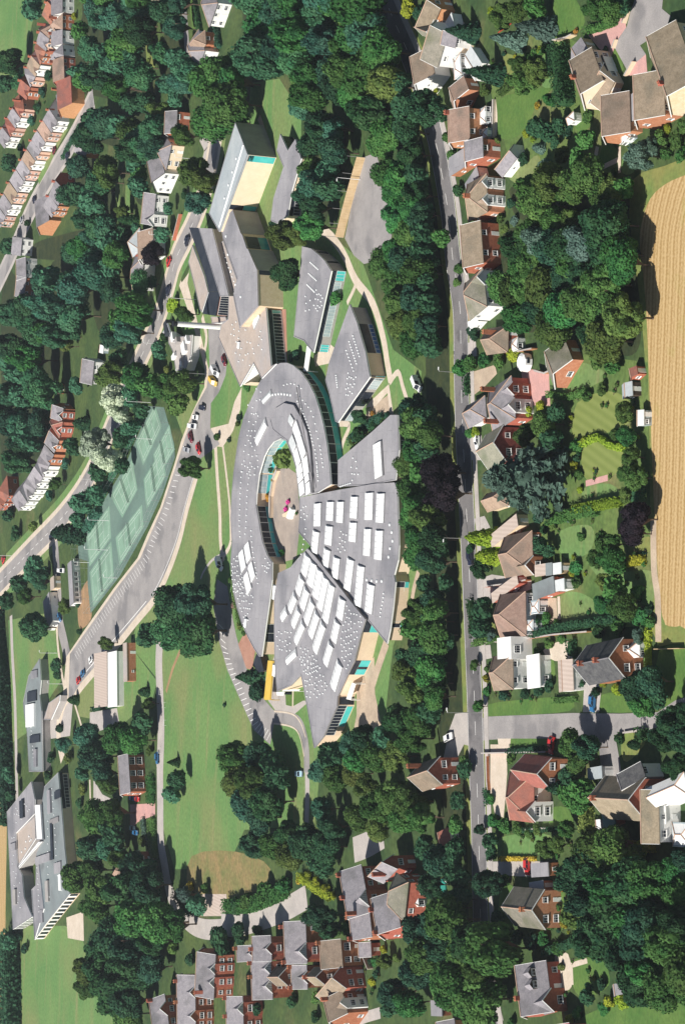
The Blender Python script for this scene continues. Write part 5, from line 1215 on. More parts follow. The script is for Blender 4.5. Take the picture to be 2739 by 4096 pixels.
sb = thing('entrance_porch', G(760, 1430), 'small white entrance porch between the lawn and the yellow canopy', 'porch'); q = [G(*p, 2.8) for p in ((705, 1405), (800, 1400), (795, 1450), (715, 1450))]; m = MB(); m.prism([v[:2] for v in q], 2.5, 2.8); m.build('roof', 'white', sb); m = MB(); m.prism(offset([v[:2] for v in q], .3), 0, 2.498); m.build('wall', 'glass', sb)
q = [G(*p, 3.0) for p in ((790, 1378), (1000, 1372), (975, 1395), (780, 1395))]; m = MB(); m.hull8([v - Vector((0, 0, .25)) for v in q], q); cn = thing('entrance_canopy', q[0], 'thin white canopy over the main entrance of the fan-shaped building', 'canopy'); m.v = [(v[0], v[1], v[2]) for v in m.v]; cn.location.z = 0; m.build('roof', 'white', cn)
for v in q[2:]: m = MB(); m.cone((v.x, v.y), .08, .08, 0, 2.75, 6); m.build('post', 'white', cn)
org('B1'); fw = [((940, 1062), (900, 1220), (845, 1420), (790, 1610))]
org('B0'); 
P = [G(*p) for p in ((938, 1075), (905, 1190), (870, 1310), (838, 1430), (812, 1530), (790, 1620))]; fn = thing('timber_screen', P[2], 'long tall tan timber screen along the hard pitch in the wood', 'fence')
for a, b_ in zip(P[:-1], P[1:]):
    n = 6
    for i in range(n):
        s0 = a + (b_ - a) * (i / n); s1 = a + (b_ - a) * ((i + .96) / n); d = (b_ - a).normalized(); nn = Vector((-d.y, d.x, 0)) * .08; m = MB(); m.hull8([s0 - nn, s1 - nn, s1 + nn, s0 + nn], [q + Vector((0, 0, 2.6)) for q in (s0 - nn, s1 - nn, s1 + nn, s0 + nn)]); m.build('board', 'timber', fn)
for p in P: m = MB(); m.cone(p, .08, .06, 0, 5.5, 6); m.build('post', 'metal', fn)
LMK.append(('the tan timber screen', S(870, 1330)))
lamp_post(905, 1225, 7, 1.5, -.4, 'white floodlight mast beside the tan timber screen', 'white')
# second school, far side
s2 = thing('second_school', GS(170, 3350), 'sprawling grey flat-roofed school with a pale teal roof at the far edge', 'school'); LMK.append(('the far grey school', (170, 3350)))
Pt = V2('A3', [(305, 145), (398, 50), (422, 300), (442, 560), (478, 880), (310, 1090), (237, 1192), (216, 850), (245, 820), (250, 600), (290, 505), (287, 270)], 4.2); block(s2, Pt, 4.2, raw=True, rf='felt_pale', wall='panel_beige', inset=.2)
Pg = V2('A3', [(48, 320), (215, 112), (240, 235), (238, 330), (110, 465), (120, 690), (152, 750), (165, 900), (222, 1035), (90, 1122)], 4.9); block(s2, Pg, 4.9, raw=True, rf='felt', wall='wall_grey', inset=.2)
block(s2, V2('A3', [(110, 470), (240, 345), (246, 500), (130, 680)], 4.3), 4.3, raw=True, rf='felt_warm', wall='wall_grey', inset=.1); block(s2, V2('A3', [(222, 850), (245, 822), (260, 620), (300, 980), (240, 1180)], 4.6), 4.6, raw=True, rf='felt', wall='wall_grey', inset=.1)
block(s2, V2('A3', [(236, 270), (276, 268), (292, 510), (252, 512)], 5.3), 5.3, raw=True, rf='white', wall='wall_grey', inset=.1); block(s2, V2('A3', [(125, 690), (262, 522), (285, 522), (130, 705)], 5.1), 5.1, raw=True, rf='white', wall='wall_grey', inset=.05)
wall_items(s2, Pt[1], Pt[2], 4.2, [(.0, .98, 2.4, 3.7, 'glass', 'window_band', 0), (.05, .95, .6, 2.3, 'glass', 'window_band', 10)], .2); wall_items(s2, Pt[4], Pt[6], 4.2, [(i / 12 + .01, i / 12 + .05, .6, 3.6, 'glass', 'window', 0) for i in range(12)] + [(i / 12 + .052, i / 12 + .08, .6, 3.6, 'white', 'wall_panel', 0) for i in range(12)], .2)
wall_items(s2, Pg[8], Pg[9], 4.9, [(i / 8 + .01, i / 8 + .065, .8, 4.2, 'glass', 'window', 0) for i in range(8)] + [(i / 8 + .067, i / 8 + .115, .8, 4.2, 'white', 'wall_panel', 0) for i in range(8)], .2)
org('A3'); domes(s2, 4.2, row=[(355, 160), (375, 400), (385, 600), (400, 800)], n=14); domes(s2, 4.2, row=[(330, 330), (330, 700), (345, 950)], n=12); domes(s2, 4.9, poly=[(100, 300), (190, 230), (210, 330), (110, 420)], n=12); domes(s2, 4.9, poly=[(80, 480), (105, 480), (140, 800), (150, 1000), (100, 1060)], n=14); domes(s2, 4.3, poly=[(140, 500), (220, 440), (215, 540), (150, 620)], n=6, big=True); domes(s2, 4.6, row=[(255, 700), (265, 850), (270, 1000)], n=8)
org('A3')
for x, y, a, b_, hh, mt in ((345, 250, 9, 4, .8, 'felt'), (360, 520, 14, 3, .5, 'felt_dark'), (300, 640, 3, 20, .6, 'felt'), (330, 860, 8, 4, .7, 'wall_grey'), (400, 700, 4, 9, .5, 'felt'), (160, 300, 7, 5, .9, 'felt_dark'), (95, 560, 3, 9, .6, 'felt'), (110, 900, 6, 4, .8, 'wall_grey'), (400, 200, 3, 8, .5, 'felt_dark'), (420, 800, 6, 3, .8, 'white'), (290, 1030, 5, 4, .6, 'felt'), (375, 380, 2, 12, .4, 'seam')):
    z = 4.9 if x < 250 else 4.2; p = G(x, y, z); m = MB(); m.box((p.x, p.y), a, b_, z - .059, z + hh, .25); m.build('roof_unit', mt, s2)
s3 = thing('school_wing', GS(140, 2850), 'narrow grey school wing with blank end walls along the far track', 'school'); LMK.append(('the narrow far school wing', (140, 2850)))
block(s3, V2('A2', [(197, 1130), (272, 1012), (282, 1160), (272, 1260), (285, 1370), (292, 1785), (200, 1785), (186, 1520), (166, 1390), (160, 1310)], 3.6), 3.6, raw=True, rf='felt_pale', wall='wall_grey', inset=.2)
block(s3, V2('A2', [(300, 1430), (335, 1315), (410, 1262), (406, 1305), (350, 1430)], 3.2), 3.2, raw=True, rf='felt_warm', wall='wall_grey', inset=.1)
for x, y, a, b_, hh, mt in ((225, 1270, 4, 13, .5, 'felt_dark'), (215, 1400, 9, 12, .7, 'white'), (245, 1560, 3, 14, .5, 'felt_dark'), (250, 1690, 7, 4, .7, 'felt'), (240, 1120, 3, 9, .5, 'felt')):
    org('A2'); p = G(x, y, 3.6); m = MB(); m.box((p.x, p.y), a, b_, 3.541, 3.6 + hh, .15); m.build('roof_unit', mt, s3)
org('A2'); domes(s3, 3.6, row=[(215, 1480), (225, 1600), (235, 1740)], n=10)
# low buildings by the tennis courts
gt = shed('pavilion', 'long low white pavilion with black window bays beside the tennis courts', (492, 345), (508, 632), 5, 3.0, .2, 'flat', 'render_white', 'felt', cat='pavilion', spacing=2.0, wsz=(1.3, 1.6)); LMK.append(('the white pavilion', S(480, 490)))
shed('lodge', 'flat-roofed grey lodge with a bright white wall left of the lane', (340, 560), (362, 755), 9, 3.2, .2, 'flat', 'render_white', 'felt', cat='building'); LMK.append(('the flat-roofed lodge', S(310, 640)))
shed('gate_hut', 'small brown hut beside the lane junction', (372, 450), (375, 530), 5, 2.6, .2, 'flat', 'brick_cream', 'felt_warm', cat='hut')
gy = shed('garage_block', 'big flat ribbed-roof garage behind a white-roofed annex by the car park', (732, 965), (734, 1335), 15, 3.0, .2, 'flat', 'render_white', 'ribbed_roof', cat='garage', spacing=40, dr=None, skip=(0, 1, 2)); LMK.append(('the ribbed-roof garage', S(720, 1150)))
shed('annex', 'plain white flat-roofed annex in front of the ribbed-roof garage', (800, 962), (803, 1335), 10.5, 2.5, .2, 'flat', 'render_white', 'white', cat='annex', spacing=40, dr=None, skip=(0, 1, 2))
shed('brick_store', 'long low orange brick store on the grass', (868, 905), (872, 1165), 4.0, 3.2, .2, 'flat', 'brick_orange', 'felt_warm', cat='building', spacing=5); LMK.append(('the orange brick store', S(880, 1030)))
# ------------------------------------------------------------------ houses on the camera's side of the main road
ORDN = ('topmost', 'second', 'third', 'fourth', 'fifth', 'sixth', 'seventh', 'eighth', 'ninth', 'tenth', 'eleventh', 'twelfth')
org('C0')
house('house', 'brown-roofed house cut off by the right edge beside the cul-de-sac', (1500, 150), (1640, 540), 11, 3.6, 4.0, wall='brick_cream', rf='tile_brown', storeys=1, chim=((.8, .5),), lm='the cut-off house by the cul-de-sac')
house('house', 'brown-roofed brick house with three white windows facing the lower right', (1410, 487), (1420, 778), 10.5, 4.8, 3.8, wall='brick_orange', rf='tile_brown', lm='the three-window brown house')
shed('garage', 'pale flat-roofed link garage between two brown roofs', (1215, 640), (1235, 800), 6, 2.6, .2, 'flat', 'render_white', 'felt', cat='garage')
house('house', 'wide low brown-roofed house beside the garden wall with white glazed lean-to', (1178, 632), (1186, 892), 10, 3.4, 3.8, wall='brick_orange', rf='tile_brown', storeys=1, lm='the low brown-roofed house')
conservatory('white glazed lean-to on the low brown-roofed house', (1130, 985), (1190, 935), 4, 2.0, .8)
r = house('house', 'cream house with white-edged gable end above the dark hedge', (925, 335), (1000, 548), 9, 4.8, 3.2, wall='render_cream', rf='tile_brown', chim=((.5, .5),), lm='the cream gabled house')
house('house_wing', 'cream lower wing of the white-edged gabled house', (1075, 560), (985, 740), 6.5, 2.8, 2.2, wall='render_cream', rf='tile_brown', storeys=1, cat='house')
shed('porch', 'dark flat-roofed porch beside the cream gabled house', (1000, 380), (1040, 480), 3.2, 2.6, .2, 'flat', 'white', 'felt_dark', cat='porch')
shed('garage', 'blue-grey low roof at the upper end of the cream gabled house', (860, 260), (900, 330), 6, 2.6, 1.2, 'gable', 'brick_cream', 'slate', cat='garage')
shed('summer_house', 'little white summer house with dark panes at the hedge end', (800, 765), (805, 820), 2.6, 2.2, .9, 'hip', 'white', 'skylight', cat='summer house', spacing=1.2, wsz=(.8, 1.0)); LMK.append(('the white summer house', S(785, 790)))
house('house', 'orange brick house with brown roof and glazed lean-tos left of a green lawn', (88, 735), (92, 945), 9, 5.2, 3.2, wall='brick_orange', rf='tile_pink', chim=((.05, .5),), lm='the orange brick house by the lawn')
conservatory('white lean-to glasshouse on the upper half of the orange brick house', (205, 725), (205, 830), 3.0, 2.2, .7); conservatory('small white bay on the lower half of the orange brick house', (215, 870), (215, 930), 2.4, 2.2, .7)
house('house', 'narrow grey-roofed house with white upper windows below the orange brick house', (180, 945), (185, 1065), 9, 5.0, 2.4, wall='brick', rf='slate', lm='the narrow grey-roofed house')
shed('garage', 'long dark grey flat roof between the narrow house and the road', (70, 1010), (75, 1130), 9, 2.8, .2, 'flat', 'brick', 'felt', cat='garage')
shed('garage', 'white-fronted garage under a red-edged flat roof', (150, 1140), (165, 1200), 7, 2.7, .2, 'flat', 'render_white', 'felt', cat='garage')
shed('garden_building', 'grey-roofed garden building with a white end on the lawn', (400, 985), (420, 1080), 8, 2.5, 1.5, 'gable', 'render_white', 'slate', cat='garden building', axis='x'); LMK.append(('the grey garden building', S(340, 1060)))
house('house', 'brown hipped house with two white bay windows', (205, 1195), (212, 1440), 9.5, 5.0, 3.0, 'hip', wall='brick_orange', rf='tile_brown', fg=((.22, 2.6, .7, 'white'), (.7, 2.6, .7, 'white')), chim=((.5, .4),), lm='the brown hipped house with bays')
house('house', 'plain red brick house with a broad brown roof and one yellowish window', (165, 1515), (185, 1790), 8.5, 5.2, 3.0, wall='brick', rf='tile_brown', spacing=5, lm='the plain red brick house')
org('C1')
house('house', 'tall white rendered house with grey hipped roof beside the big trees', (180, 100), (208, 345), 9, 5.6, 3.2, 'hip', wall='render_white', rf='tile_grey', fg=((.25, 3.6, .5, 'render_white'),), lm='the tall white house by the big trees')
shed('carport', 'low white carport below the tall white house', (150, 395), (160, 450), 5, 2.4, .2, 'flat', 'render_white', 'skylight', cat='carport')
house('house', 'brown hipped bungalow below the tall white house', (355, 490), (350, 655), 10, 2.8, 3.4, 'hip', wall='brick', rf='tile_brown', storeys=1, chim=((.2, .4),), lm='the brown hipped bungalow')
conservatory('small white conservatory right of the brown hipped bungalow', (420, 560), (425, 640), 3.0, 2.2, .6)
house('house', 'half-brown half-grey roofed garage house above the pink patio', (738, 575), (792, 712), 9.5, 3.2, 2.6, wall='brick_orange', rf='tile_grey', storeys=1, spacing=5, lm='the garage house by the pink patio')
cv = thing('caravan', G(505, 730), 'white rounded caravan at the corner of the pink patio', 'caravan'); LMK.append(('the white caravan', S(510, 720)))
p = G(505, 735); m = MB(); m.cone(p, 2.3, 2.2, .4, 2.2, 10); m.cone(p, 2.2, 1.5, 2.2, 2.6, 10); m.build('body', 'carwhite', cv); m = MB(); m.box((p.x + .4, p.y - 2.1), 1.4, .3, 1.2, 1.8); m.build('window', 'glass', cv)
for d in (-1, 1): m = MB(); m.bar((p.x + d, p.y - .2, .3), (p.x + d, p.y + .2, .3), .32, n=10); m.build('wheel', 'tyre', cv)
house('house', 'lilac-grey roofed house with a white dormer left of the pink patio', (375, 835), (402, 1110), 11, 5.0, 3.4, 'hip', wall='brick', rf='slate', fg=((.3, 3.0, .6, 'brick'), (.72, 3.4, .8, 'render_white')), chim=((.1, .6), (.9, .6)), lm='the lilac-roofed house')
house('house_wing', 'dark grey gabled wing of the lilac-roofed house facing the road', (195, 970), (205, 1110), 9, 3.0, 2.8, 'hip', wall='render_white', rf='slate', storeys=1)
house('house', 'red brick gable-fronted house with white windows above the blue cedar', (320, 1172), (338, 1398), 8.5, 5.4, 2.8, axis='x', wall='brick_dark', rf='tile_grey', lm='the gable-fronted brick house')
house('house', 'pinkish bungalow half hidden behind the blue cedar', (350, 1590), (355, 1700), 10, 2.8, 2.8, 'hip', wall='brick_cream', rf='tile_pink', storeys=1, lm='the half-hidden bungalow')
shed('shed', 'small dark shed with a blue-grey roof at the stubble edge', (1205, 865), (1210, 955), 4, 2.2, .6, 'gable', 'dark_wood', 'felt_blue'); LMK.append(('the dark shed by the stubble', S(1180, 900)))
shed('shed', 'tiny red-brown shed above the dark shed at the field edge', (1235, 760), (1245, 810), 3, 2.2, .8, 'gable', 'brick', 'tile_red')
shed('greenhouse', 'small pale greenhouse at the end of the striped lawns', (1285, 1060), (1285, 1160), 2.6, 2.0, .7, 'gable', 'glass_pale', 'skylight_grey', cat='greenhouse', spacing=1.4)
org('C2')
shed('garage', 'pale pink flat-roofed double garage below the cedar', (420, 30), (432, 105), 14, 2.8, .2, 'flat', 'brick_cream', 'ribbed_roof', cat='garage'); LMK.append(('the pink flat-roofed garage', S(320, 70)))
house('house', 'large pinkish-brown hipped bungalow right of the yellow-green conifer', (515, 150), (522, 420), 13, 2.8, 4.2, 'hip', wall='brick', rf='tile_pink', storeys=1, fg=((.85, 4.2, .6, 'brick'),), lm='the large pinkish bungalow')
shed('terrace_roof', 'long pale pink lean-to roof below the large pinkish bungalow', (420, 440), (430, 500), 13, 2.5, .3, 'mono', 'brick', 'ribbed_roof', cat='lean-to')
for i, (a, b_, m) in enumerate((((618, 368), (620, 440), 'ribbed_roof'), ((660, 362), (662, 440), 'felt_pale'), ((722, 360), (724, 430), 'skylight_grey'))): shed('shed', ('pale brown', 'pale green', 'whitish')[i] + ' roofed shed in the row of three behind the bungalows', a, b_, (4.5, 2.2, 3.0)[i], 2.3, .3, 'mono', 'timber', m)
shed('garage', 'grey-green flat-roofed garage between the two hipped bungalows', (672, 455), (680, 560), 10, 2.7, .2, 'flat', 'brick', 'felt_pale', cat='garage'); LMK.append(('the grey-green garage', S(600, 520)))
shed('utility', 'white outhouse at the right end of the grey-green garage', (745, 470), (748, 540), 4, 2.4, .2, 'flat', 'render_white', 'skylight_grey', cat='outhouse')
r, C, u, t, n, L = house('house', 'orange-brown hipped bungalow with one blue roof window and white bays', (470, 565), (475, 850), 12, 3.0, 4.4, 'hip', wall='render_white', rf='tile_pink', storeys=1, lm='the bungalow with a roof window')
m = MB(); q = C(L * .55, 3.0); m.box(q, 1.2, .8, 4.9, 5.25, .1); m.build('roof_window', 'blue', r)
conservatory('white box bay with dark panes on the upper half of the roof-window bungalow', (565, 610), (568, 700), 4, 2.6, .3); conservatory('rounded white bay on the lower half of the roof-window bungalow', (525, 750), (525, 820), 2.8, 2.6, .4)
r, C, u, t, n, L = house('house', 'white house with dark brown roof and a big white box dormer', (383, 995), (388, 1215), 9, 5.0, 3.2, 'hip', wall='render_white', rf='tile_brown', lm='the white house with box dormer')
m = MB(); m.prism([C(-4.5, -1), C(.8, -1), C(.8, 6), C(-4.5, 6)], 0, 5.6); m.build('side_wing', 'render_white', r); window(r, (*C(-1.5, -1.003), 3.2), n, 1.8, 1.6, bars=2)
house('extension', 'flat white two-storey extension on the right of the box-dormer house', (572, 990), (580, 1200), 5.5, 3.0, .2, 'flat', wall='render_white', rf='white', storeys=1, cat='extension')
house('house', 'black-slate house with red brick gable and white conservatory', (1135, 880), (1150, 1140), 15, 5.0, 3.6, axis='x', wall='brick', rf='slate_dark', chim=((.5, .3), (.5, .75)), lm='the black-slate house')
conservatory('white domed conservatory in front of the black-slate house', (1250, 895), (1255, 1000), 6, 2.4, 1.6); shed('porch', 'glazed porch below the conservatory of the black-slate house', (1190, 1030), (1195, 1085), 2.5, 2.3, .7, 'gable', 'white', 'glass_pale', cat='porch')
shed('workshop', 'long white-sided workshop with pale ribbed roof behind the white house', (800, 1020), (808, 1228), 6.5, 2.8, .9, 'gable', 'render_white', 'ribbed_roof', cat='workshop', spacing=9); LMK.append(('the white-sided workshop', S(750, 1120)))
org('C3')
house('house', 'big pink-red hipped house with a white end wall and bay windows', (527, 70), (528, 385), 11, 4.8, 3.8, 'hip', wall='render_white', rf='tile_red', fg=((.78, 4.4, 1.0, 'white'),), lm='the pink-red hipped house')
house('house_wing', 'red-brown gabled wing on the upper right of the pink-red hipped house', (645, -40), (642, 160), 12, 4.8, 3.4, axis='x', wall='brick', rf='tile_red')
house('house', 'large dark-roofed house with an upper black slope and lower brown slope', (1285, 95), (1290, 375), 16, 5.2, 4.0, axis='x', wall='brick', rf='tile_brown', chim=((.5, .85),), lm='the large dark-roofed house')
house('house', 'long white house with narrow brown roof and many small windows', (1375, 180), (1382, 528), 5.5, 5.6, 2.2, wall='render_white', rf='tile_brown', wsz=(1.1, 1.1), lm='the long white house')
house('house', 'tall plain white block of a house at the right edge under a dark tree', (1550, 60), (1570, 190), 15, 6.0, 1.2, 'hip', wall='render_white', rf='render_white', spacing=5, lm='the tall white block')
house('house_wing', 'dark grey-roofed wing above the large dark-roofed house', (1260, -10), (1290, 80), 10, 4.8, 3.0, wall='render_white', rf='slate_dark')
house('house_wing', 'white lower wing with two windows in front of the long white house', (1430, 230), (1435, 390), 4, 3.6, .3, 'flat', wall='render_white', rf='white', storeys=1)
conservatory('glasshouse lean-to with tan panels at the right edge below the white houses', (1600, 395), (1605, 560), 7, 2.6, .8)
shed('garage', 'green flat-roofed garage below the large dark-roofed house', (1085, 318), (1095, 400), 5, 2.4, .2, 'flat', 'brick', 'court_green', cat='garage'); shed('shed', 'narrow white shed beside the green garage', (990, 375), (995, 440), 2, 2.2, .5, 'gable', 'white', 'skylight')
shed('garage', 'pale blue double garage above the large dark-roofed house', (1000, 10), (1005, 85), 6, 2.8, .2, 'flat', 'render_white', 'felt_blue', cat='garage')
shed('garage', 'brown-doored garage at the end of the grey drive', (635, 668), (640, 755), 8, 2.6, .3, 'flat', 'brick', 'felt', cat='garage', dr=None); LMK.append(('the brown-doored garage', S(580, 710)))
shed('lean_to', 'grey lean-to above the gable-ended brick house', (600, 790), (605, 850), 6, 2.4, .3, 'mono', 'brick', 'felt_blue', cat='lean-to')
house('house', 'orange brick gable-ended house with one large white window', (600, 858), (606, 1115), 14, 4.6, 3.2, axis='x', wall='brick_orange', rf='tile_grey', chim=((.5, .25),), spacing=3.6, lm='the gable-ended brick house')
r, C, u, t, n, L = house('house', 'grey-roofed house with two dark dormers near the bottom edge', (612, 1345), (655, 1675), 12, 3.6, 4.6, wall='brick', rf='slate', fg=((.8, 5.0, 1.0, 'brick'),), storeys=1, chim=((.65, .5),), lm='the house with two dormers')
for s_ in (.17, .42): dormer(r, C, n, t, L, 12, 3.6, 4.6, L * s_, 2.0, 2.0, 1.5, 'slate', 'dark_wood')
house('house', 'red-roofed house cut by the bottom edge right of the main road', (770, 1770), (800, 2000), 10, 4.6, 3.2, wall='brick', rf='tile_red')
shed('shed', 'small grey shed on the lawn near the bottom right', (1130, 1490), (1140, 1560), 3.5, 2.0, .7, 'gable', 'timber', 'felt'); LMK.append(('the small grey lawn shed', S(1120, 1530)))
shed('shed', 'small pale shed among the dark trees lower right', (1378, 1020), (1380, 1070), 3, 2.0, .6, 'gable', 'timber', 'felt_pale')
# houses at the top of the main road
org('B0')
house('house', 'white house with green-grey gabled roof and small black windows by the road bend', (1490, 235), (1425, 450), 8, 5.6, 3.0, wall='render_white', rf='tile_grey', spacing=4, wsz=(1.0, .8), lm='the white house at the road bend')
house('house_wing', 'white gabled wing with dark brown roof reaching to the road at the bend', (1375, 330), (1405, 505), 10, 4.8, 3.2, wall='render_white', rf='tile_brown', spacing=4, wsz=(1, .8))
house('house', 'small white gabled house above the house at the road bend', (1415, 180), (1400, 265), 7, 4.6, 2.4, axis='x', wall='render_white', rf='tile_grey', lm='the small white gabled house')
house('house', 'white block behind the green-grey roof with one dark window', (1560, 240), (1545, 320), 7, 4.6, 2.2, wall='render_white', rf='slate', wsz=(1, .8))
house('house', 'orange gabled house cut by the top edge beside the white houses', (1400, -30), (1440, 60), 8, 4.6, 2.6, axis='x', wall='brick_orange', rf='tile_brown', lm='the orange house at the top edge')
shed('garage', 'white box garage right of the road bend', (1530, 90), (1550, 180), 6, 2.6, .2, 'flat', 'render_white', 'skylight_grey', cat='garage')
org('C0')
conservatory('dark-framed white conservatory below the white house at the bend', (30, 360), (40, 500), 4, 2.4, .6); shed('outhouse', 'grey-white outhouse beside the round garden pond', (110, 320), (180, 430), 5, 2.5, .8, 'gable', 'render_white', 'skylight_grey', cat='outhouse'); LMK.append(('the grey-white outhouse', S(140, 370)))
house('house', 'white-framed small house above the orange brick house', (55, 530), (85, 610), 8, 3.6, 2.2, wall='brick_orange', rf='tile_pink', storeys=1, lm='the small white-framed house')
# villas at the bottom
org('B3')
VL = 'villa'
house(VL, 'red brick villa with a tall gable facing the main road', (1440, -50), (1455, 128), 11, 5.4, 3.6, axis='x', wall='brick', rf='tile_brown', chim=((.1, .8),), lm='the brown hipped villa')
house(VL, 'slate villa with long plain roof and timbered gable beside the yellow-green hedge', (905, 690), (962, 1000), 9, 6.2, 4.2, wall='brick', rf='slate', fg=((.72, 4.4, .6, 'timbered'),), chim=((.05, .5), (.55, .5), (.95, .3)), lm='the long slate villa')
house(VL, 'upper slate villa of the cluster with a bare brick side', (1122, 618), (1140, 705), 9, 6.2, 3.4, axis='x', wall='brick', rf='slate', chim=((.9, .5),), lm='the upper slate villa')
house(VL, 'brick villa with pale hipped roof between slate roofs', (1150, 745), (1225, 805), 10, 6.0, 3.4, 'hip', wall='brick', rf='tile_grey', lm='the pale hipped villa')
house(VL, 'tall brick villa with lilac slate roof, cross gable and white round bay', (1130, 870), (1172, 1100), 10, 6.6, 4.2, wall='brick', rf='slate', fg=((.2, 3.4, .4, 'brick'),), chim=((.3, .5), (.98, .5)), lm='the tall lilac-slate villa')
house(VL, 'lower brick villa with dark slate roof between chimneys', (962, 1012), (978, 1165), 9, 6.0, 3.6, wall='brick', rf='slate', chim=((.02, .5), (.98, .5)), lm='the lower slate villa')
conservatory('white dome-roofed conservatory beside the tall lilac-slate villa', (1290, 875), (1300, 960), 4, 2.6, 1.5)
house(VL, 'slate-roofed villa with white timbered gable, uppermost of the lower terrace', (525, 1070), (536, 1345), 10, 6.6, 4.2, wall='brick', rf='slate', fg=((.72, 4.6, .6, 'timbered'),), chim=((.1, .6), (.98, .5)), lm='the uppermost terrace villa')
house(VL, 'grey square-roofed villa in the middle of the lower terrace', (535, 1372), (540, 1520), 9, 6.6, 2.6, wall='brick', rf='slate', chim=((.02, .5), (.98, .5)), fg=((.5, 3.2, .5, 'brick'),), lm='the middle terrace villa')
house(VL, 'dark-roofed brick villa with four large white windows', (765, 1195), (778, 1372), 9, 6.4, 4.0, wall='brick', rf='tile_brown', chim=((.02, .5),), wsz=(1.5, 1.7), lm='the four-window villa')
house(VL, 'brick villa whose tall bare gable faces the right with two white windows', (770, 1378), (800, 1520), 12, 6.4, 3.2, axis='x', wall='brick', rf='tile_brown', lm='the bare-gabled villa')
house(VL, 'brick villa with brown roof and white corner bay at the terrace end', (775, 1545), (812, 1690), 9, 6.4, 3.6, wall='brick', rf='tile_brown', chim=((.02, .4),), fg=((.6, 3.0, .8, 'white'),), lm='the terrace-end villa')
house(VL, 'slate villa with a single chimney left of the uppermost terrace villa', (290, 1170), (296, 1330), 10, 6.6, 3.6, wall='brick', rf='slate', chim=((.5, .5),), fg=((.5, 3.2, .5, 'brick'),), lm='the single-chimney villa')
house(VL, 'slate villa with two white timbered gables', (292, 1340), (302, 1590), 10, 6.6, 4.0, wall='brick', rf='slate', fg=((.18, 4.0, .4, 'timbered'), (.66, 4.0, .4, 'timbered')), chim=((.4, .5), (.02, .5)), lm='the villa with two timbered gables')
house(VL, 'grey-roofed villa with plain brick side at the lower left of the terrace', (100, 1585), (106, 1800), 11, 6.4, 3.0, wall='brick', rf='slate', fg=((.35, 3.6, .5, 'timbered'),), chim=((.02, .5), (.6, .5)), lm='the lower-left villa')
house('house_wing', 'low lilac-roofed wing right of the four-window villa', (970, 1215), (975, 1300), 6, 3.0, 2.0, wall='brick', rf='slate', storeys=1); 
shed('shed', 'square grey flat-roofed shed with a teal cover near the bottom', (1460, 1610), (1465, 1710), 6, 2.4, .2, 'flat', 'brick', 'felt'); LMK.append(('the teal-covered shed', S(1420, 1650)))
house('house', 'orange-ended house cut by the bottom edge left of the main road', (1540, 1740), (1560, 1900), 9, 4.6, 2.6, wall='brick_orange', rf='slate')
shed('shed', 'small pink-roofed shed in the trees left of the main road', (1500, 430), (1520, 520), 6, 2.6, 1.4, 'gable', 'render_white', 'tile_red'); LMK.append(('the pink-roofed shed', S(1470, 480)))
tn = thing('trampoline_cover', G(1475, 850), 'long teal garden cover lying on dark ground right of the villas', 'cover'); m = MB(); m.prism([G(1460, 780)[:2], G(1490, 770)[:2], G(1498, 880)[:2], G(1465, 890)[:2]], 0.0, .5); m.build('sheet', 'green_sheet', tn)
house(VL, 'narrow slate villa with one steep gable at the left of the cluster', (178, 1235), (182, 1330), 9, 6.2, 3.6, wall='brick', rf='slate', fg=((.5, 3.4, .5, 'brick'),), chim=((.1, .5),), lm='the narrow steep villa')
house(VL, 'brick back wing joining the two-gabled villa to the middle of the terrace', (400, 1385), (405, 1500), 8, 5.4, 2.6, axis='x', wall='brick', rf='tile_brown', lm='the brick back wing')
house(VL, 'brick back wing with brown roof beside the four-window villa', (660, 1385), (665, 1500), 7, 5.6, 2.8, axis='x', wall='brick', rf='tile_brown', chim=((.5, .9),), lm='the brown back wing')
org('A3')
house(VL, 'tall slate villa with two small white gables at the lower left', (1465, 1300), (1452, 1590), 10, 6.6, 4.0, wall='brick', rf='slate', fg=((.3, 3.0, .4, 'timbered'), (.62, 3.0, .4, 'timbered'), ), chim=((.9, .3),), lm='the villa with two small gables')
house(VL, 'long plain slate-roofed villa running out of the bottom edge', (1325, 1440), (1330, 1800), 11, 6.4, 3.8, wall='brick', rf='slate', chim=((.1, .5), (.5, .5)), fg=((.3, 3.4, .4, 'brick'), (.75, 3.4, .4, 'brick')), lm='the long plain villa')
house(VL, 'slate villa with a dark cross gable, leftmost of the bottom terrace', (1120, 1570), (1150, 1780), 10, 6.0, 3.6, wall='brick', rf='slate', fg=((.45, 4.5, .4, 'brick'),), chim=((.02, .4),), lm='the leftmost terrace villa')
house('house', 'brick caretaker house with rows of big white windows and grey roof', (872, -70), (888, 182), 8, 6.0, 2.2, wall='brick', rf='slate', wsz=(1.9, 1.9), spacing=3.4, dr=None, lm='the caretaker house')
house('house', 'small brick house with white windows half hidden by dark trees', (950, 590), (960, 675), 7, 5.0, 2.4, wall='brick', rf='tile_brown', lm='the half-hidden brick house')
house('house', 'pale-roofed small house under the trees left of the lane', (830, 655), (845, 735), 8, 4.0, 2.2, 'hip', wall='brick', rf='tile_pink', storeys=1)
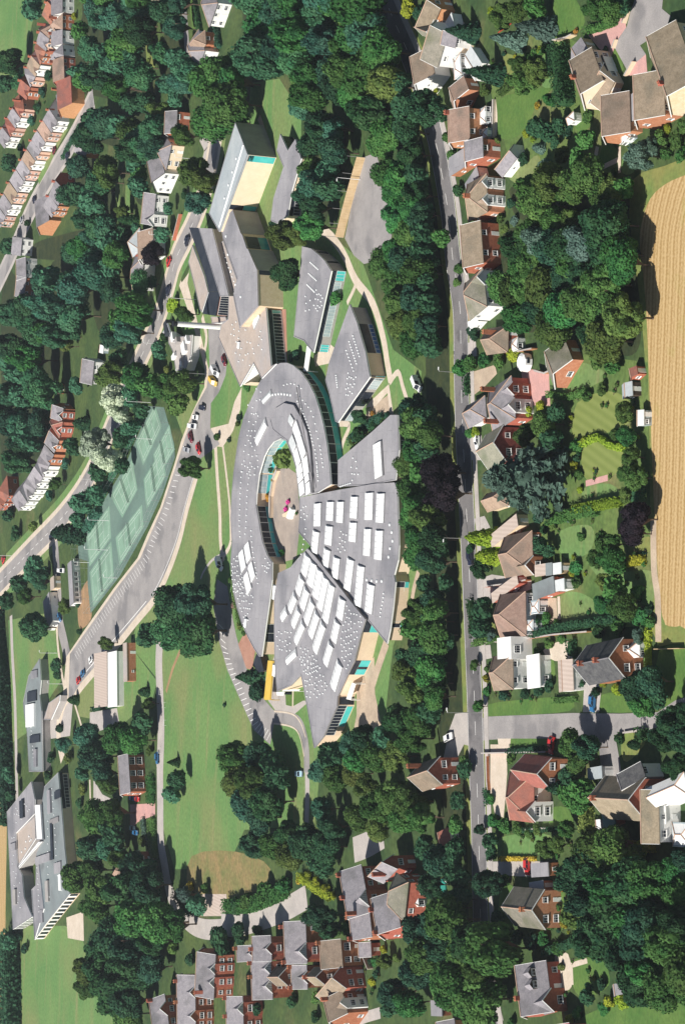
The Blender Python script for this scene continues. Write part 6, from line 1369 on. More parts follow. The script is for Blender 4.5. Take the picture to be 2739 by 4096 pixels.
# ------------------------------------------------------------------ houses across the far road and beyond
org('A0')
fh = dict(near=False, dr=None)
house('house', 'white-fronted house with hipped lilac roof beside the back lane', (1392, 345), (1345, 470), 10, 5.2, 3.4, 'hip', wall='render_white', rf='slate', lm='the hipped lilac house')
house('house_wing', 'brick wing of the hipped lilac house', (1395, 215), (1400, 300), 8, 5.2, 3.2, 'hip', wall='brick', rf='tile_pink')
house('house', 'white-fronted grey-roofed house at the top edge left of the wood', (1480, 20), (1425, 175), 10, 5.2, 3.0, 'hip', wall='render_white', rf='slate', lm='the grey-roofed house at the top edge')
house('house', 'plain grey-roofed brick house between the wood and the big pale tree', (1205, 760), (1200, 900), 8, 4.8, 2.6, wall='brick', rf='slate', lm='the plain grey house')
house('house', 'cream and grey house with a white bay left of the sports hall', (1165, 990), (1130, 1150), 9, 5.0, 3.0, 'hip', wall='render_cream', rf='slate', lm='the cream and grey house')
house('house', 'white house with black gable edge facing the sports hall', (1120, 1180), (1065, 1310), 9, 5.4, 3.0, axis='x', wall='render_white', rf='slate', barge='black', lm='the black-edged white house')
house('house', 'long white house with lilac roof below the black-edged white house', (1060, 1330), (1040, 1530), 8, 5.0, 2.8, wall='render_white', rf='slate', fg=((.85, 4.0, .8, 'render_white'),), lm='the long white far house')
house('house', 'blue-grey and pink roofed house beside the purple tree', (1040, 1560), (1045, 1740), 12, 4.6, 3.2, wall='render_white', rf='tile_pink', lm='the blue and pink roofed house')
house('house', 'blue-grey hipped roof left of the pink roofed house', (950, 1560), (955, 1700), 8, 4.6, 3.0, 'hip', wall='brick', rf='felt_blue')
org('A1')
house('house', 'dark grey hipped house above the far road, half under trees', (975, 20), (960, 240), 9, 4.8, 2.6, 'hip', wall='render_white', rf='slate', lm='the dark grey hipped far house')
house('house', 'brown-grey roofed house with white porch beside the dark blue shade', (640, 730), (625, 880), 9, 5.0, 3.0, wall='render_white', rf='slate', lm='the brown-grey roofed far house')
house('house', 'semi-detached brick house with grey roof, upper one above the silver trees', (430, 1050), (420, 1130), 9, 5.0, 3.0, wall='brick', rf='slate', fg=((.5, 3.0, .6, 'brick'),), lm='the upper semi')
house('house', 'semi-detached brick house with red roof left of the silver trees', (425, 1140), (405, 1240), 9, 5.0, 3.0, 'hip', wall='brick', rf='tile_red', fg=((.5, 3.0, .6, 'brick'),), lm='the red-roofed semi')
house('house', 'brick house with steep grey gable below the red-roofed semi', (400, 1265), (370, 1340), 9, 5.0, 3.0, wall='brick_orange', rf='slate', fg=((.5, 3.0, .5, 'brick'),))
for i, (a, b_, wl, rf_) in enumerate((((365, 1360), (335, 1430), 'brick', 'slate'), ((330, 1440), (295, 1510), 'render_white', 'slate'), ((290, 1515), (245, 1590), 'render_white', 'slate'), ((240, 1600), (190, 1670), 'render_white', 'slate'), ((185, 1680), (130, 1740), 'render_white', 'slate'), ((60, 1640), (0, 1740), 'brick', 'tile_red'))):
    house('house', f'{ORDN[i]} house in the pale row left of the lower silver tree', a, b_, 9, 5.0, 2.8, ('gable', 'hip')[i % 2], wall=wl, rf=rf_, fg=((.5, 3.0, .6, wl),), group='houses in the pale row', lm=f'the {ORDN[i]} house of the pale row', **fh)
house('house', 'grey-roofed house with white upper windows at the far left, upper one', (175, 20), (178, 150), 9, 5.0, 2.6, wall='render_white', rf='slate', lm='the upper far-left house'); house('house', 'grey-roofed house with white upper windows at the far left, lower one', (178, 160), (165, 290), 9, 5.0, 2.6, wall='brick', rf='slate', lm='the lower far-left house')
shed('greenhouse', 'small bluish greenhouse in the far gardens', (710, 620), (705, 670), 4, 2.0, .8, 'gable', 'glass_pale', 'skylight_grey', cat='greenhouse'); LMK.append(('the bluish greenhouse', S(690, 640)))
shed('shed', 'small grey hut beside the dark grey hipped far house', (785, 190), (780, 240), 4, 2.2, .8, 'gable', 'render_white', 'slate'); shed('shed', 'tiny pink-roofed hut in the far allotments', (405, 880), (400, 945), 3.5, 2.2, .8, 'gable', 'brick', 'tile_pink'); LMK.append(('the pink-roofed allotment hut', S(390, 910)))
shed('tent', 'small white tent among the far trees', (375, 305), (372, 330), 3, 1.8, .8, 'gable', 'white', 'white', cat='tent', dr=None); LMK.append(('the small white tent', S(365, 315)))
org('A0')
def row(nm, P, wls, rfs, kind, W=9, gable=True, txt=''):
    for i in range(len(P) - 1):
        (x0, y0), (x1, y1) = P[i], P[i + 1]; f = .06
        a = (x0 + (x1 - x0) * f, y0 + (y1 - y0) * f); b_ = (x0 + (x1 - x0) * (1 - f), y0 + (y1 - y0) * (1 - f))
        house('house', f'{ORDN[i]} house in {nm}', a, b_, W, 5.0, 3.0, kind[i % len(kind)], wall=wls[i % len(wls)], rf=rfs[i % len(rfs)], fg=((.5, 2.5, .6, wls[i % len(wls)]),) if gable else (), chim=((.05, .5),), group='houses in ' + nm, lm=f'the {ORDN[i]} house in {nm}', **fh)
row('the upper far row of red hipped houses', [(385, -60), (385, 70), (345, 170), (335, 260), (312, 345), (272, 440), (240, 520), (205, 590), (180, 680)], ['brick_pale', 'brick', 'render_white'], ['slate', 'tile_red', 'tile_pink'], ['hip', 'gable'])
row('the upper near row of white-windowed houses', [(425, -40), (425, 90), (425, 200), (425, 300), (432, 380), (438, 540), (470, 690)], ['render_white', 'brick', 'render_white'], ['slate', 'tile_pink', 'slate'], ['gable', 'hip'], gable=False)
house('house', 'orange gable-ended house at the corner of the far street', (490, 700), (420, 800), 11, 5.4, 3.4, axis='x', wall='brick_orange', rf='tile_red', skip=(0, 1, 2), lm='the orange gable-ended house', **fh)
row('the lower far terrace of white and brick bay-fronted houses', [(395, 820), (350, 900), (310, 965), (275, 1030), (240, 1090), (205, 1160), (165, 1230), (120, 1310), (80, 1390), (40, 1470), (0, 1550)], ['render_white', 'brick_pale', 'render_white', 'brick_pale'], ['slate', 'tile_pink', 'slate'], ['gable'], W=10)
row('the far-left row of orange houses', [(165, 740), (140, 800), (105, 870), (70, 930), (30, 1010)], ['brick_pale', 'render_white'], ['tile_red', 'slate'], ['hip', 'gable'])
row('the row of dark roofs beside the far street', [(600, 990), (580, 1080)], ['brick'], ['slate'], ['gable'], gable=False)
row('the short row of brick houses under the far street', [(440, 1290), (395, 1400), (350, 1480)], ['brick', 'brick_orange'], ['slate'], ['gable'])
house('house', 'orange gable-ended house below the short brick row', (335, 1500), (275, 1600), 11, 5.2, 3.2, axis='x', wall='brick_orange', rf='slate', skip=(0, 1, 2), lm='the lower orange gable', **fh)
house('house', 'white-windowed grey house at the lower end of the far street', (150, 1630), (140, 1740), 9, 5.0, 2.6, wall='render_white', rf='slate', lm='the white-windowed end house', **fh)
house('house', 'brick house cut by the top edge beside the far gardens', (1130, -80), (1120, 10), 9, 5.0, 3.0, wall='brick', rf='tile_brown', **fh)
# ------------------------------------------------------------------ trees and shrubs
RM, RD, RT, RO, RLt = ('round', 'leaf_mid'), ('round', 'leaf_dark'), ('round', 'leaf_teal'), ('round', 'leaf_olive'), ('loose', 'leaf_light')
LT, LD = ('loose', 'leaf_teal'), ('loose', 'leaf_dark')
org('A0')
wood([(570, -40), (960, -40), (985, 300), (1010, 520), (1000, 720), (880, 760), (760, 680), (640, 650), (520, 600), (490, 300), (540, 120)], (48, 74), [RT, RT, RD, LT, RM], 40, 'the far wood right of the terraces', 'trees of the far wood', seed=1)
wood([(560, 800), (860, 760), (1010, 760), (1080, 900), (1000, 1090), (880, 1060), (760, 1000), (640, 960), (550, 900)], (50, 72), [RT, RD, LT, RM], 16, 'the middle far wood', 'trees of the middle far wood', seed=2)
wood([(1100, -30), (1220, -30), (1250, 200), (1250, 420), (1290, 600), (1230, 690), (1130, 640), (1060, 470), (1100, 200)], (48, 66), [RD, RT, LT], 13, 'the belt beside the back lane', 'trees along the back lane', seed=3)
wood([(460, 1120), (620, 1090), (760, 1180), (780, 1330), (740, 1500), (620, 1560), (520, 1450), (450, 1300)], (50, 70), [RT, LT, RD], 10, 'the belt right of the far street', 'trees right of the far street', seed=4)
wood([(220, 1660), (400, 1600), (560, 1560), (700, 1520), (760, 1640), (760, 1760), (220, 1760)], (48, 66), [RT, LT, RM], 11, 'the wood below the far street', 'trees below the far street', seed=5)
wood([(900, 1120), (1020, 1130), (1000, 1290), (940, 1400), (880, 1300)], (40, 55), [RT, LT, RM], 5, 'the gardens left of the white far houses', 'trees left of the white far houses', seed=6)
wood([(1060, 760), (1130, 700), (1130, 960), (1060, 1000)], (36, 50), [('loose', 'leaf_light'), LT], 4, 'the strip left of the plain grey house', 'pale trees left of the plain grey house', seed=7)
for a in ((1470, 560, 150, 'round', 'leaf_mid', 1.1), (1450, 820, 150, 'round', 'leaf_mid', 1.1), (1540, 700, 140, 'round', 'leaf_mid', 1.1), (730, 1170, 95, 'loose', 'leaf_light'), (1240, 920, 75, 'loose', 'leaf_olive'), (1320, 1180, 100, 'loose', 'leaf_olive'), (1390, 1240, 80, 'loose', 'leaf_olive'), (1260, 1320, 40, 'shrub', 'leaf_dark'),
          (1340, 1380, 85, 'loose', 'leaf_teal'), (1150, 1420, 50, 'round', 'leaf_teal'), (1100, 1600, 55, 'round', 'leaf_teal'), (1030, 1730, 70, 'round', 'leaf_purple'), (60, 420, 95, 'round', 'leaf_dark'), (215, 60, 80, 'round', 'leaf_teal'), (60, 1110, 60, 'round', 'leaf_dark'), (130, 560, 55, 'loose', 'leaf_teal'), (30, 560, 70, 'round', 'leaf_dark'),
          (30, 1500, 40, 'loose', 'leaf_teal'), (50, 1680, 55, 'round', 'leaf_dark'), (330, 520, 40, 'shrub', 'leaf_dark'), (290, 620, 40, 'shrub', 'leaf_teal'), (250, 730, 34, 'shrub', 'leaf_dark'), (220, 820, 36, 'shrub', 'leaf_teal'), (140, 1000, 34, 'shrub', 'leaf_dark'), (510, 110, 30, 'shrub', 'leaf_lime'), (1010, 140, 34, 'shrub', 'leaf_lime'), (1010, 270, 26, 'shrub', 'leaf_lime'),
          (560, 1030, 34, 'shrub', 'leaf_teal'), (190, 1520, 30, 'shrub', 'leaf_dark'), (880, 1500, 30, 'column', 'leaf_dark'), (840, 1450, 50, 'loose', 'leaf_light'), (930, 1560, 50, 'round', 'leaf_teal'), (830, 1600, 50, 'round', 'leaf_dark'), (590, 1640, 50, 'loose', 'leaf_teal')): tree(*a)
org('A1')
wood([(0, 160), (90, 160), (230, 320), (330, 60), (560, 20), (600, 300), (560, 440), (430, 440), (400, 700), (320, 900), (300, 1020), (150, 1000), (0, 1000)], (55, 82), [RT, RT, LT, RD, RM], 30, 'the allotment wood at the left edge', 'trees of the allotment wood', seed=8)
wood([(590, 0), (790, 0), (790, 160), (850, 330), (930, 300), (920, 480), (840, 620), (700, 560), (620, 430)], (60, 84), [RT, RM, RD], 13, 'the wood left of the far road', 'trees left of the far road', seed=9)
wood([(0, 1000), (240, 1030), (300, 1100), (270, 1320), (120, 1480), (0, 1600)], (52, 74), [RT, RD, LT], 11, 'the wood above the pale row', 'trees above the pale row', seed=10)
for a in ((780, 990, 105, 'loose', 'leaf_silver'), (830, 1080, 70, 'loose', 'leaf_silver'), (640, 1290, 95, 'loose', 'leaf_silver'), (720, 1390, 80, 'loose', 'leaf_silver'), (920, 830, 100, 'round', 'leaf_mid'), (1000, 890, 80, 'round', 'leaf_mid'), (1150, 900, 95, 'loose', 'leaf_olive'), (1230, 870, 90, 'loose', 'leaf_olive'), (1210, 1010, 80, 'round', 'leaf_olive'),
          (1080, 650, 62, 'round', 'leaf_teal'), (950, 190, 80, 'round', 'leaf_teal'), (1030, 180, 44, 'round', 'leaf_dark'), (740, 820, 90, 'loose', 'leaf_olive'), (800, 700, 60, 'round', 'leaf_dark'), (880, 960, 70, 'round', 'leaf_teal'), (960, 1060, 60, 'round', 'leaf_dark'), (520, 890, 55, 'round', 'leaf_teal'), (560, 1150, 46, 'egg', 'leaf_dark'), (480, 1310, 60, 'round', 'leaf_dark'),
          (820, 1250, 70, 'round', 'leaf_dark'), (880, 1180, 60, 'round', 'leaf_teal'), (830, 1430, 55, 'round', 'leaf_dark'), (1300, 1450, 75, 'loose', 'leaf_olive'), (1480, 1240, 34, 'shrub', 'leaf_olive'), (1180, 350, 55, 'shrub', 'leaf_lime'), (1250, 400, 60, 'loose', 'leaf_olive'), (1160, 470, 40, 'shrub', 'leaf_dark'), (450, 1420, 46, 'shrub', 'leaf_teal'), (380, 1560, 46, 'loose', 'leaf_olive'),
          (340, 1640, 46, 'shrub', 'leaf_teal'), (560, 1690, 80, 'round', 'leaf_teal'), (640, 1640, 70, 'round', 'leaf_teal'), (670, 1480, 60, 'round', 'leaf_dark'), (200, 1260, 40, 'shrub', 'leaf_lime'), (640, 1480, 40, 'round', 'leaf_teal'), (1140, 790, 40, 'shrub', 'leaf_light'), (1120, 560, 40, 'shrub', 'leaf_dark'), (450, 620, 50, 'loose', 'leaf_light'), (520, 540, 46, 'round', 'leaf_dark'), (330, 560, 50, 'round', 'leaf_dark')): tree(*a)
org('A2')
for a in ((1180, 640, 130, 'round', 'leaf_dark', 1.05), (1330, 640, 130, 'round', 'leaf_dark', 1.05), (1160, 830, 130, 'round', 'leaf_teal'), (1320, 820, 140, 'round', 'leaf_dark'), (1010, 860, 80, 'round', 'leaf_dark'), (1390, 930, 60, 'round', 'leaf_dark'), (475, 160, 60, 'column', 'leaf_dark', .8), (520, 60, 55, 'round', 'leaf_teal'), (560, -30, 55, 'round', 'leaf_teal'),
          (230, 400, 80, 'round', 'leaf_teal'), (130, 490, 66, 'round', 'leaf_dark'), (270, 480, 60, 'loose', 'leaf_teal'), (310, 420, 46, 'shrub', 'leaf_dark'), (170, 590, 60, 'loose', 'leaf_olive'), (230, 800, 85, 'loose', 'leaf_teal'), (30, 620, 60, 'round', 'leaf_dark'), (60, 30, 60, 'shrub', 'leaf_dark'), (110, 160, 55, 'shrub', 'leaf_teal'), (230, 110, 40, 'round', 'leaf_light'),
          (590, 1540, 90, 'round', 'leaf_teal'), (640, 1680, 100, 'round', 'leaf_dark'), (780, 1560, 105, 'round', 'leaf_mid'), (900, 1570, 95, 'round', 'leaf_mid'), (960, 1460, 75, 'round', 'leaf_dark'), (730, 905, 46, 'loose', 'leaf_olive', 1.2), (440, 655, 46, 'loose', 'leaf_olive'), (405, 1485, 36, 'shrub', 'leaf_dark'), (505, 1295, 32, 'egg', 'leaf_dark'), (985, 1240, 32, 'egg', 'leaf_dark'),
          (380, 1060, 46, 'round', 'leaf_dark'), (390, 1130, 34, 'shrub', 'leaf_dark'), (430, 1600, 50, 'loose', 'leaf_teal'), (470, 1680, 46, 'shrub', 'leaf_light'), (350, 1690, 40, 'shrub', 'leaf_dark'), (1190, 1720, 30, 'cone', 'leaf_dark'), (1020, 1320, 46, 'loose', 'leaf_olive'), (1530, 1330, 16, 'shrub', 'leaf_dark'), (530, 640, 26, 'shrub', 'leaf_dark'), (540, 830, 26, 'shrub', 'leaf_dark'), (1020, 1640, 40, 'shrub', 'leaf_light')): tree(*a)
org('A3')
for a in ((640, 350, 100, 'round', 'leaf_mid'), (760, 330, 95, 'round', 'leaf_mid'), (760, 450, 90, 'round', 'leaf_dark'), (620, 560, 95, 'round', 'leaf_dark'), (740, 560, 80, 'round', 'leaf_teal'), (500, 760, 100, 'round', 'leaf_olive'), (620, 720, 90, 'round', 'leaf_mid'), (690, 830, 95, 'round', 'leaf_olive'), (640, 960, 100, 'round', 'leaf_mid'), (800, 640, 70, 'loose', 'leaf_olive'), (900, 700, 100, 'round', 'leaf_dark'),
          (850, 840, 120, 'loose', 'leaf_dark'), (990, 820, 110, 'round', 'leaf_dark'), (900, 1040, 140, 'round', 'leaf_mid'), (1060, 1080, 140, 'round', 'leaf_mid'), (1180, 1090, 95, 'round', 'leaf_mid'), (740, 1180, 130, 'round', 'leaf_dark'), (880, 1240, 130, 'loose', 'leaf_dark'), (700, 1330, 130, 'loose', 'leaf_dark'), (860, 1400, 140, 'loose', 'leaf_dark'), (580, 1400, 85, 'loose', 'leaf_olive'),
          (590, 1520, 75, 'loose', 'leaf_olive'), (760, 1540, 130, 'loose', 'leaf_dark'), (880, 1600, 110, 'round', 'leaf_dark'), (860, 1700, 100, 'round', 'leaf_mid'), (1050, 1200, 90, 'round', 'leaf_dark'), (1020, 1380, 90, 'round', 'leaf_dark'), (1180, 1250, 50, 'shrub', 'leaf_light'), (1190, 90, 66, 'round', 'leaf_dark'), (1160, 200, 56, 'round', 'leaf_teal'), (700, 60, 80, 'round', 'leaf_dark'), (740, 140, 60, 'loose', 'leaf_olive'),
          (560, 160, 46, 'shrub', 'leaf_light'), (560, 60, 50, 'round', 'leaf_teal'), (540, 260, 40, 'shrub', 'leaf_teal'), (870, 620, 36, 'shrub', 'leaf_pink'), (1260, 880, 60, 'loose', 'leaf_blue'), (1330, 960, 60, 'round', 'leaf_teal'), (1290, 830, 46, 'shrub', 'leaf_gold'), (1400, 840, 46, 'shrub', 'leaf_olive'), (1500, 1200, 110, 'shrub', 'leaf_dark'), (1340, 940, 40, 'shrub', 'leaf_olive'), (1290, 1330, 50, 'shrub', 'leaf_dark'),
          (130, 1170, 36, 'shrub', 'leaf_teal'), (170, 1250, 40, 'shrub', 'leaf_dark'), (70, 1210, 46, 'round', 'leaf_teal'), (70, 200, 46, 'round', 'leaf_dark'), (30, 380, 40, 'round', 'leaf_dark'), (50, 70, 50, 'round', 'leaf_teal'), (330, 70, 36, 'shrub', 'leaf_dark'), (970, 520, 46, 'shrub', 'leaf_olive'), (1010, 700, 60, 'round', 'leaf_dark')): tree(*a)
org('B0')
wood([(140, -40), (860, -40), (930, 140), (940, 330), (860, 320), (700, 330), (560, 300), (480, 420), (260, 460), (130, 330)], (78, 112), [RT, RD, RM, RM, LT], 26, 'the big top wood', 'trees of the big top wood', seed=11)
wood([(760, 330), (1000, 300), (1100, 450), (1120, 640), (1080, 790), (960, 800), (840, 700), (700, 620), (640, 480)], (75, 105), [RO, RM, RD, ('loose', 'leaf_olive')], 15, 'the wood left of the road bend', 'trees of the sunlit wood', seed=12)
wood([(390, 520), (560, 440), (620, 560), (640, 760), (620, 1000), (560, 1080), (500, 900), (480, 700)], (60, 88), [RD, RT, RM], 10, 'the belt right of the sports hall lawn', 'dark trees right of the sports hall lawn', seed=13)
wood([(650, 790), (760, 860), (770, 1010), (690, 1300), (640, 1500), (570, 1560), (520, 1400), (540, 1180), (640, 1040)], (55, 80), [RD, LD, RT, RM], 16, 'the belt left of the timber screen', 'dark trees left of the timber screen', seed=14)
for a in ((950, 790, 100, 'loose', 'leaf_olive'), (1080, 900, 110, 'round', 'leaf_mid'), (1040, 980, 90, 'round', 'leaf_mid'), (1180, 870, 80, 'round', 'leaf_dark'), (1060, 1180, 100, 'round', 'leaf_mid'), (1180, 1210, 110, 'round', 'leaf_mid'), (1120, 1310, 80, 'round', 'leaf_mid'), (1150, 1480, 105, 'round', 'leaf_mid'), (1260, 1440, 100, 'round', 'leaf_mid'), (1230, 1600, 100, 'round', 'leaf_mid'), (1300, 1520, 80, 'round', 'leaf_dark'), (1130, 1700, 95, 'round', 'leaf_mid'),
          (1340, 740, 125, 'loose', 'leaf_dark'), (30, 560, 110, 'round', 'leaf_mid', 1.1), (60, 450, 90, 'round', 'leaf_mid'), (20, 740, 80, 'round', 'leaf_dark'), (370, 1600, 90, 'loose', 'leaf_olive'), (480, 1600, 70, 'loose', 'leaf_olive'), (330, 1540, 50, 'round', 'leaf_dark'), (660, 110, 60, 'round', 'leaf_dark'), (650, 340, 60, 'shrub', 'leaf_gold'), (730, 940, 50, 'shrub', 'leaf_olive'), (1460, 1620, 70, 'round', 'leaf_mid'),
          (1230, 60, 80, 'shrub', 'leaf_lime'), (1300, 80, 55, 'shrub', 'leaf_dark'), (1330, 100, 30, 'shrub', 'leaf_pink'), (1400, 130, 46, 'shrub', 'leaf_dark'), (1420, 600, 40, 'shrub', 'leaf_lime'), (1500, 940, 55, 'shrub', 'leaf_mid'), (1520, 1050, 46, 'shrub', 'leaf_mid'), (1560, 210, 50, 'round', 'leaf_dark')): tree(*a)
org('B1')
for a in ((400, 130, 105, 'round', 'leaf_dark'), (1060, 60, 100, 'round', 'leaf_mid'), (1190, 20, 110, 'round', 'leaf_dark'), (1290, 120, 110, 'round', 'leaf_mid'), (1130, 180, 90, 'round', 'leaf_mid'), (1150, 330, 100, 'round', 'leaf_olive'), (1280, 300, 110, 'round', 'leaf_dark'), (1180, 480, 95, 'round', 'leaf_olive'), (1290, 470, 100, 'round', 'leaf_mid'), (1260, 600, 95, 'round', 'leaf_mid'), (1350, 580, 80, 'round', 'leaf_dark'),
          (1250, 1060, 85, 'round', 'leaf_dark'), (1260, 1150, 105, 'round', 'leaf_mid'), (1370, 1230, 100, 'round', 'leaf_mid'), (1290, 1330, 95, 'round', 'leaf_mid'), (1220, 1430, 90, 'round', 'leaf_olive'), (1300, 1480, 80, 'round', 'leaf_mid'), (1240, 1600, 95, 'round', 'leaf_mid'), (1280, 1730, 100, 'round', 'leaf_mid'), (1430, 1480, 120, 'round', 'leaf_purple'), (1480, 1620, 115, 'round', 'leaf_purple'), (1400, 1690, 80, 'round', 'leaf_purple'), (1310, 1000, 60, 'round', 'leaf_dark'),
          (730, 280, 62, 'shrub', 'leaf_mid'), (710, 350, 50, 'shrub', 'leaf_mid'), (740, 200, 40, 'shrub', 'leaf_mid'), (700, 400, 40, 'shrub', 'leaf_mid'), (660, 620, 36, 'shrub', 'leaf_mid'), (900, 1100, 60, 'loose', 'leaf_teal'), (900, 1220, 50, 'loose', 'leaf_dark'), (990, 1170, 46, 'shrub', 'leaf_dark'), (1090, 1100, 40, 'shrub', 'leaf_dark'), (850, 1270, 36, 'shrub', 'leaf_olive'), (1060, 1140, 36, 'shrub', 'leaf_mid'), (370, 1390, 62, 'round', 'leaf_light'), (285, 1410, 50, 'shrub', 'leaf_teal'), (285, 1460, 40, 'shrub', 'leaf_teal'),
          (325, 1480, 24, 'shrub', 'leaf_gold'), (310, 1540, 24, 'shrub', 'leaf_gold'), (275, 1650, 30, 'shrub', 'leaf_gold'), (160, 840, 40, 'shrub', 'leaf_mid'), (130, 900, 34, 'shrub', 'leaf_mid'), (170, 790, 26, 'shrub', 'leaf_mid'), (80, 1110, 30, 'shrub', 'leaf_dark'), (70, 1150, 22, 'shrub', 'leaf_olive'), (10, 1260, 20, 'shrub', 'leaf_dark'), (470, 680, 46, 'shrub', 'leaf_dark'), (430, 700, 30, 'shrub', 'leaf_dark'), (990, 1080, 22, 'shrub', 'leaf_gold')): tree(*a)
org('B2')
for a in ((1240, 40, 95, 'round', 'leaf_mid'), (1350, 60, 105, 'round', 'leaf_olive'), (1280, 180, 90, 'round', 'leaf_mid'), (1400, 200, 105, 'round', 'leaf_dark'), (1270, 310, 85, 'round', 'leaf_mid'), (1400, 350, 100, 'round', 'leaf_dark'), (1340, 500, 60, 'round', 'leaf_dark'), (1290, 690, 80, 'round', 'leaf_mid'), (1400, 700, 105, 'round', 'leaf_mid'), (1250, 800, 80, 'round', 'leaf_mid'), (1390, 850, 110, 'round', 'leaf_mid'), (1190, 990, 60, 'round', 'leaf_dark'), (1300, 980, 100, 'round', 'leaf_dark'), (1220, 1090, 90, 'round', 'leaf_olive'),
          (1360, 1110, 105, 'round', 'leaf_mid'), (1280, 1220, 100, 'round', 'leaf_olive'), (1400, 1270, 95, 'round', 'leaf_mid'), (1160, 1430, 90, 'round', 'leaf_dark'), (1280, 1430, 95, 'round', 'leaf_mid'), (1240, 1560, 95, 'loose', 'leaf_olive'), (1050, 1560, 80, 'round', 'leaf_teal'), (940, 1560, 85, 'round', 'leaf_dark'), (820, 1600, 75, 'round', 'leaf_teal'), (700, 1680, 85, 'round', 'leaf_dark'), (870, 1700, 90, 'loose', 'leaf_mid'), (1010, 1690, 90, 'round', 'leaf_mid'), (1130, 1680, 90, 'loose', 'leaf_olive'),
          (160, 1140, 66, 'cone', 'leaf_dark'), (190, 1230, 76, 'shrub', 'leaf_dark'), (60, 1690, 100, 'round', 'leaf_olive'), (190, 1680, 100, 'round', 'leaf_dark'), (300, 1720, 80, 'round', 'leaf_dark'), (65, 620, 30, 'shrub', 'leaf_olive'), (50, 560, 26, 'shrub', 'leaf_olive'), (70, 700, 34, 'shrub', 'leaf_light'), (85, 790, 34, 'shrub', 'leaf_light'), (40, 650, 26, 'shrub', 'leaf_pink'), (20, 480, 22, 'shrub', 'leaf_mid'), (110, 840, 24, 'shrub', 'leaf_olive'), (370, 290, 28, 'shrub', 'leaf_mid'), (260, 1040, 22, 'shrub', 'leaf_dark'), (470, 20, 16, 'shrub', 'leaf_mid'), (1500, 900, 60, 'round', 'leaf_dark'), (1490, 500, 60, 'round', 'leaf_dark')): tree(*a)
org('B3')
for a in ((60, 110, 110, 'round', 'leaf_olive'), (200, 120, 120, 'round', 'leaf_olive'), (120, 260, 120, 'round', 'leaf_teal'), (270, 250, 110, 'round', 'leaf_dark'), (200, 360, 100, 'round', 'leaf_dark'), (330, 100, 90, 'round', 'leaf_dark'), (620, 40, 70, 'loose', 'leaf_teal'), (720, 90, 80, 'round', 'leaf_mid'), (850, 60, 85, 'round', 'leaf_light'), (940, 140, 70, 'loose', 'leaf_light'), (640, 300, 80, 'loose', 'leaf_teal'), (700, 420, 80, 'loose', 'leaf_dark'),
          (870, 360, 90, 'round', 'leaf_olive'), (1010, 290, 110, 'round', 'leaf_olive'), (1120, 220, 110, 'round', 'leaf_mid'), (1230, 250, 105, 'round', 'leaf_mid'), (1180, 370, 105, 'round', 'leaf_olive'), (1320, 360, 95, 'round', 'leaf_mid'), (1020, 430, 80, 'round', 'leaf_olive'), (180, 540, 90, 'round', 'leaf_dark'), (300, 560, 100, 'round', 'leaf_olive'), (420, 620, 95, 'round', 'leaf_olive'), (530, 540, 110, 'round', 'leaf_dark'), (650, 560, 100, 'round', 'leaf_dark'), (620, 680, 90, 'round', 'leaf_dark'), (420, 470, 90, 'round', 'leaf_dark'),
          (260, 880, 80, 'shrub', 'leaf_mid'), (140, 930, 80, 'shrub', 'leaf_mid'), (380, 820, 70, 'shrub', 'leaf_mid'), (60, 960, 66, 'shrub', 'leaf_dark'), (550, 750, 40, 'shrub', 'leaf_lime'), (610, 800, 44, 'shrub', 'leaf_lime'), (670, 850, 46, 'shrub', 'leaf_lime'), (720, 890, 30, 'shrub', 'leaf_lime'), (490, 790, 30, 'shrub', 'leaf_gold'), (610, 1030, 110, 'loose', 'leaf_dark'), (670, 1100, 70, 'loose', 'leaf_dark'), (80, 1150, 80, 'shrub', 'leaf_dark'), (200, 1130, 50, 'shrub', 'leaf_dark'),
          (1330, 560, 80, 'round', 'leaf_dark'), (1420, 660, 100, 'round', 'leaf_dark'), (1370, 820, 80, 'loose', 'leaf_dark'), (1290, 1130, 110, 'round', 'leaf_dark'), (1400, 1080, 120, 'loose', 'leaf_dark'), (1500, 980, 100, 'round', 'leaf_dark'), (1330, 1280, 120, 'round', 'leaf_mid'), (1470, 1240, 120, 'loose', 'leaf_dark'), (1520, 1400, 100, 'round', 'leaf_mid'), (1280, 1420, 100, 'loose', 'leaf_dark'), (1120, 1550, 100, 'round', 'leaf_dark'), (1230, 1620, 100, 'round', 'leaf_mid'), (1100, 1650, 70, 'round', 'leaf_dark'),
          (1070, 1340, 50, 'loose', 'leaf_light'), (1150, 1320, 40, 'shrub', 'leaf_light'), (1060, 1260, 34, 'shrub', 'leaf_lime'), (1000, 1340, 34, 'shrub', 'leaf_mid'), (980, 1480, 34, 'shrub', 'leaf_lime'), (1065, 1540, 34, 'shrub', 'leaf_lime'), (1010, 1420, 34, 'shrub', 'leaf_dark'), (600, 1590, 46, 'shrub', 'leaf_mid'), (860, 1690, 40, 'shrub', 'leaf_mid'), (740, 1140, 46, 'shrub', 'leaf_mid'), (800, 1120, 40, 'shrub', 'leaf_mid'), (1500, 1600, 60, 'round', 'leaf_mid'), (1540, 640, 70, 'round', 'leaf_dark'), (200, 1660, 60, 'shrub', 'leaf_dark'), (440, 1600, 50, 'shrub', 'leaf_dark'), (600, 1720, 46, 'shrub', 'leaf_dark'), (350, 1440, 30, 'shrub', 'leaf_olive')): tree(*a)
org('C0')
wood([(360, 1280), (560, 1220), (760, 1260), (900, 1180), (900, 1400), (880, 1500), (640, 1560), (400, 1480), (360, 1360)], (55, 90), [('loose', 'leaf_olive'), RO, RM], 12, 'the orchard right of the hipped house', 'orchard trees right of the hipped house', seed=15)
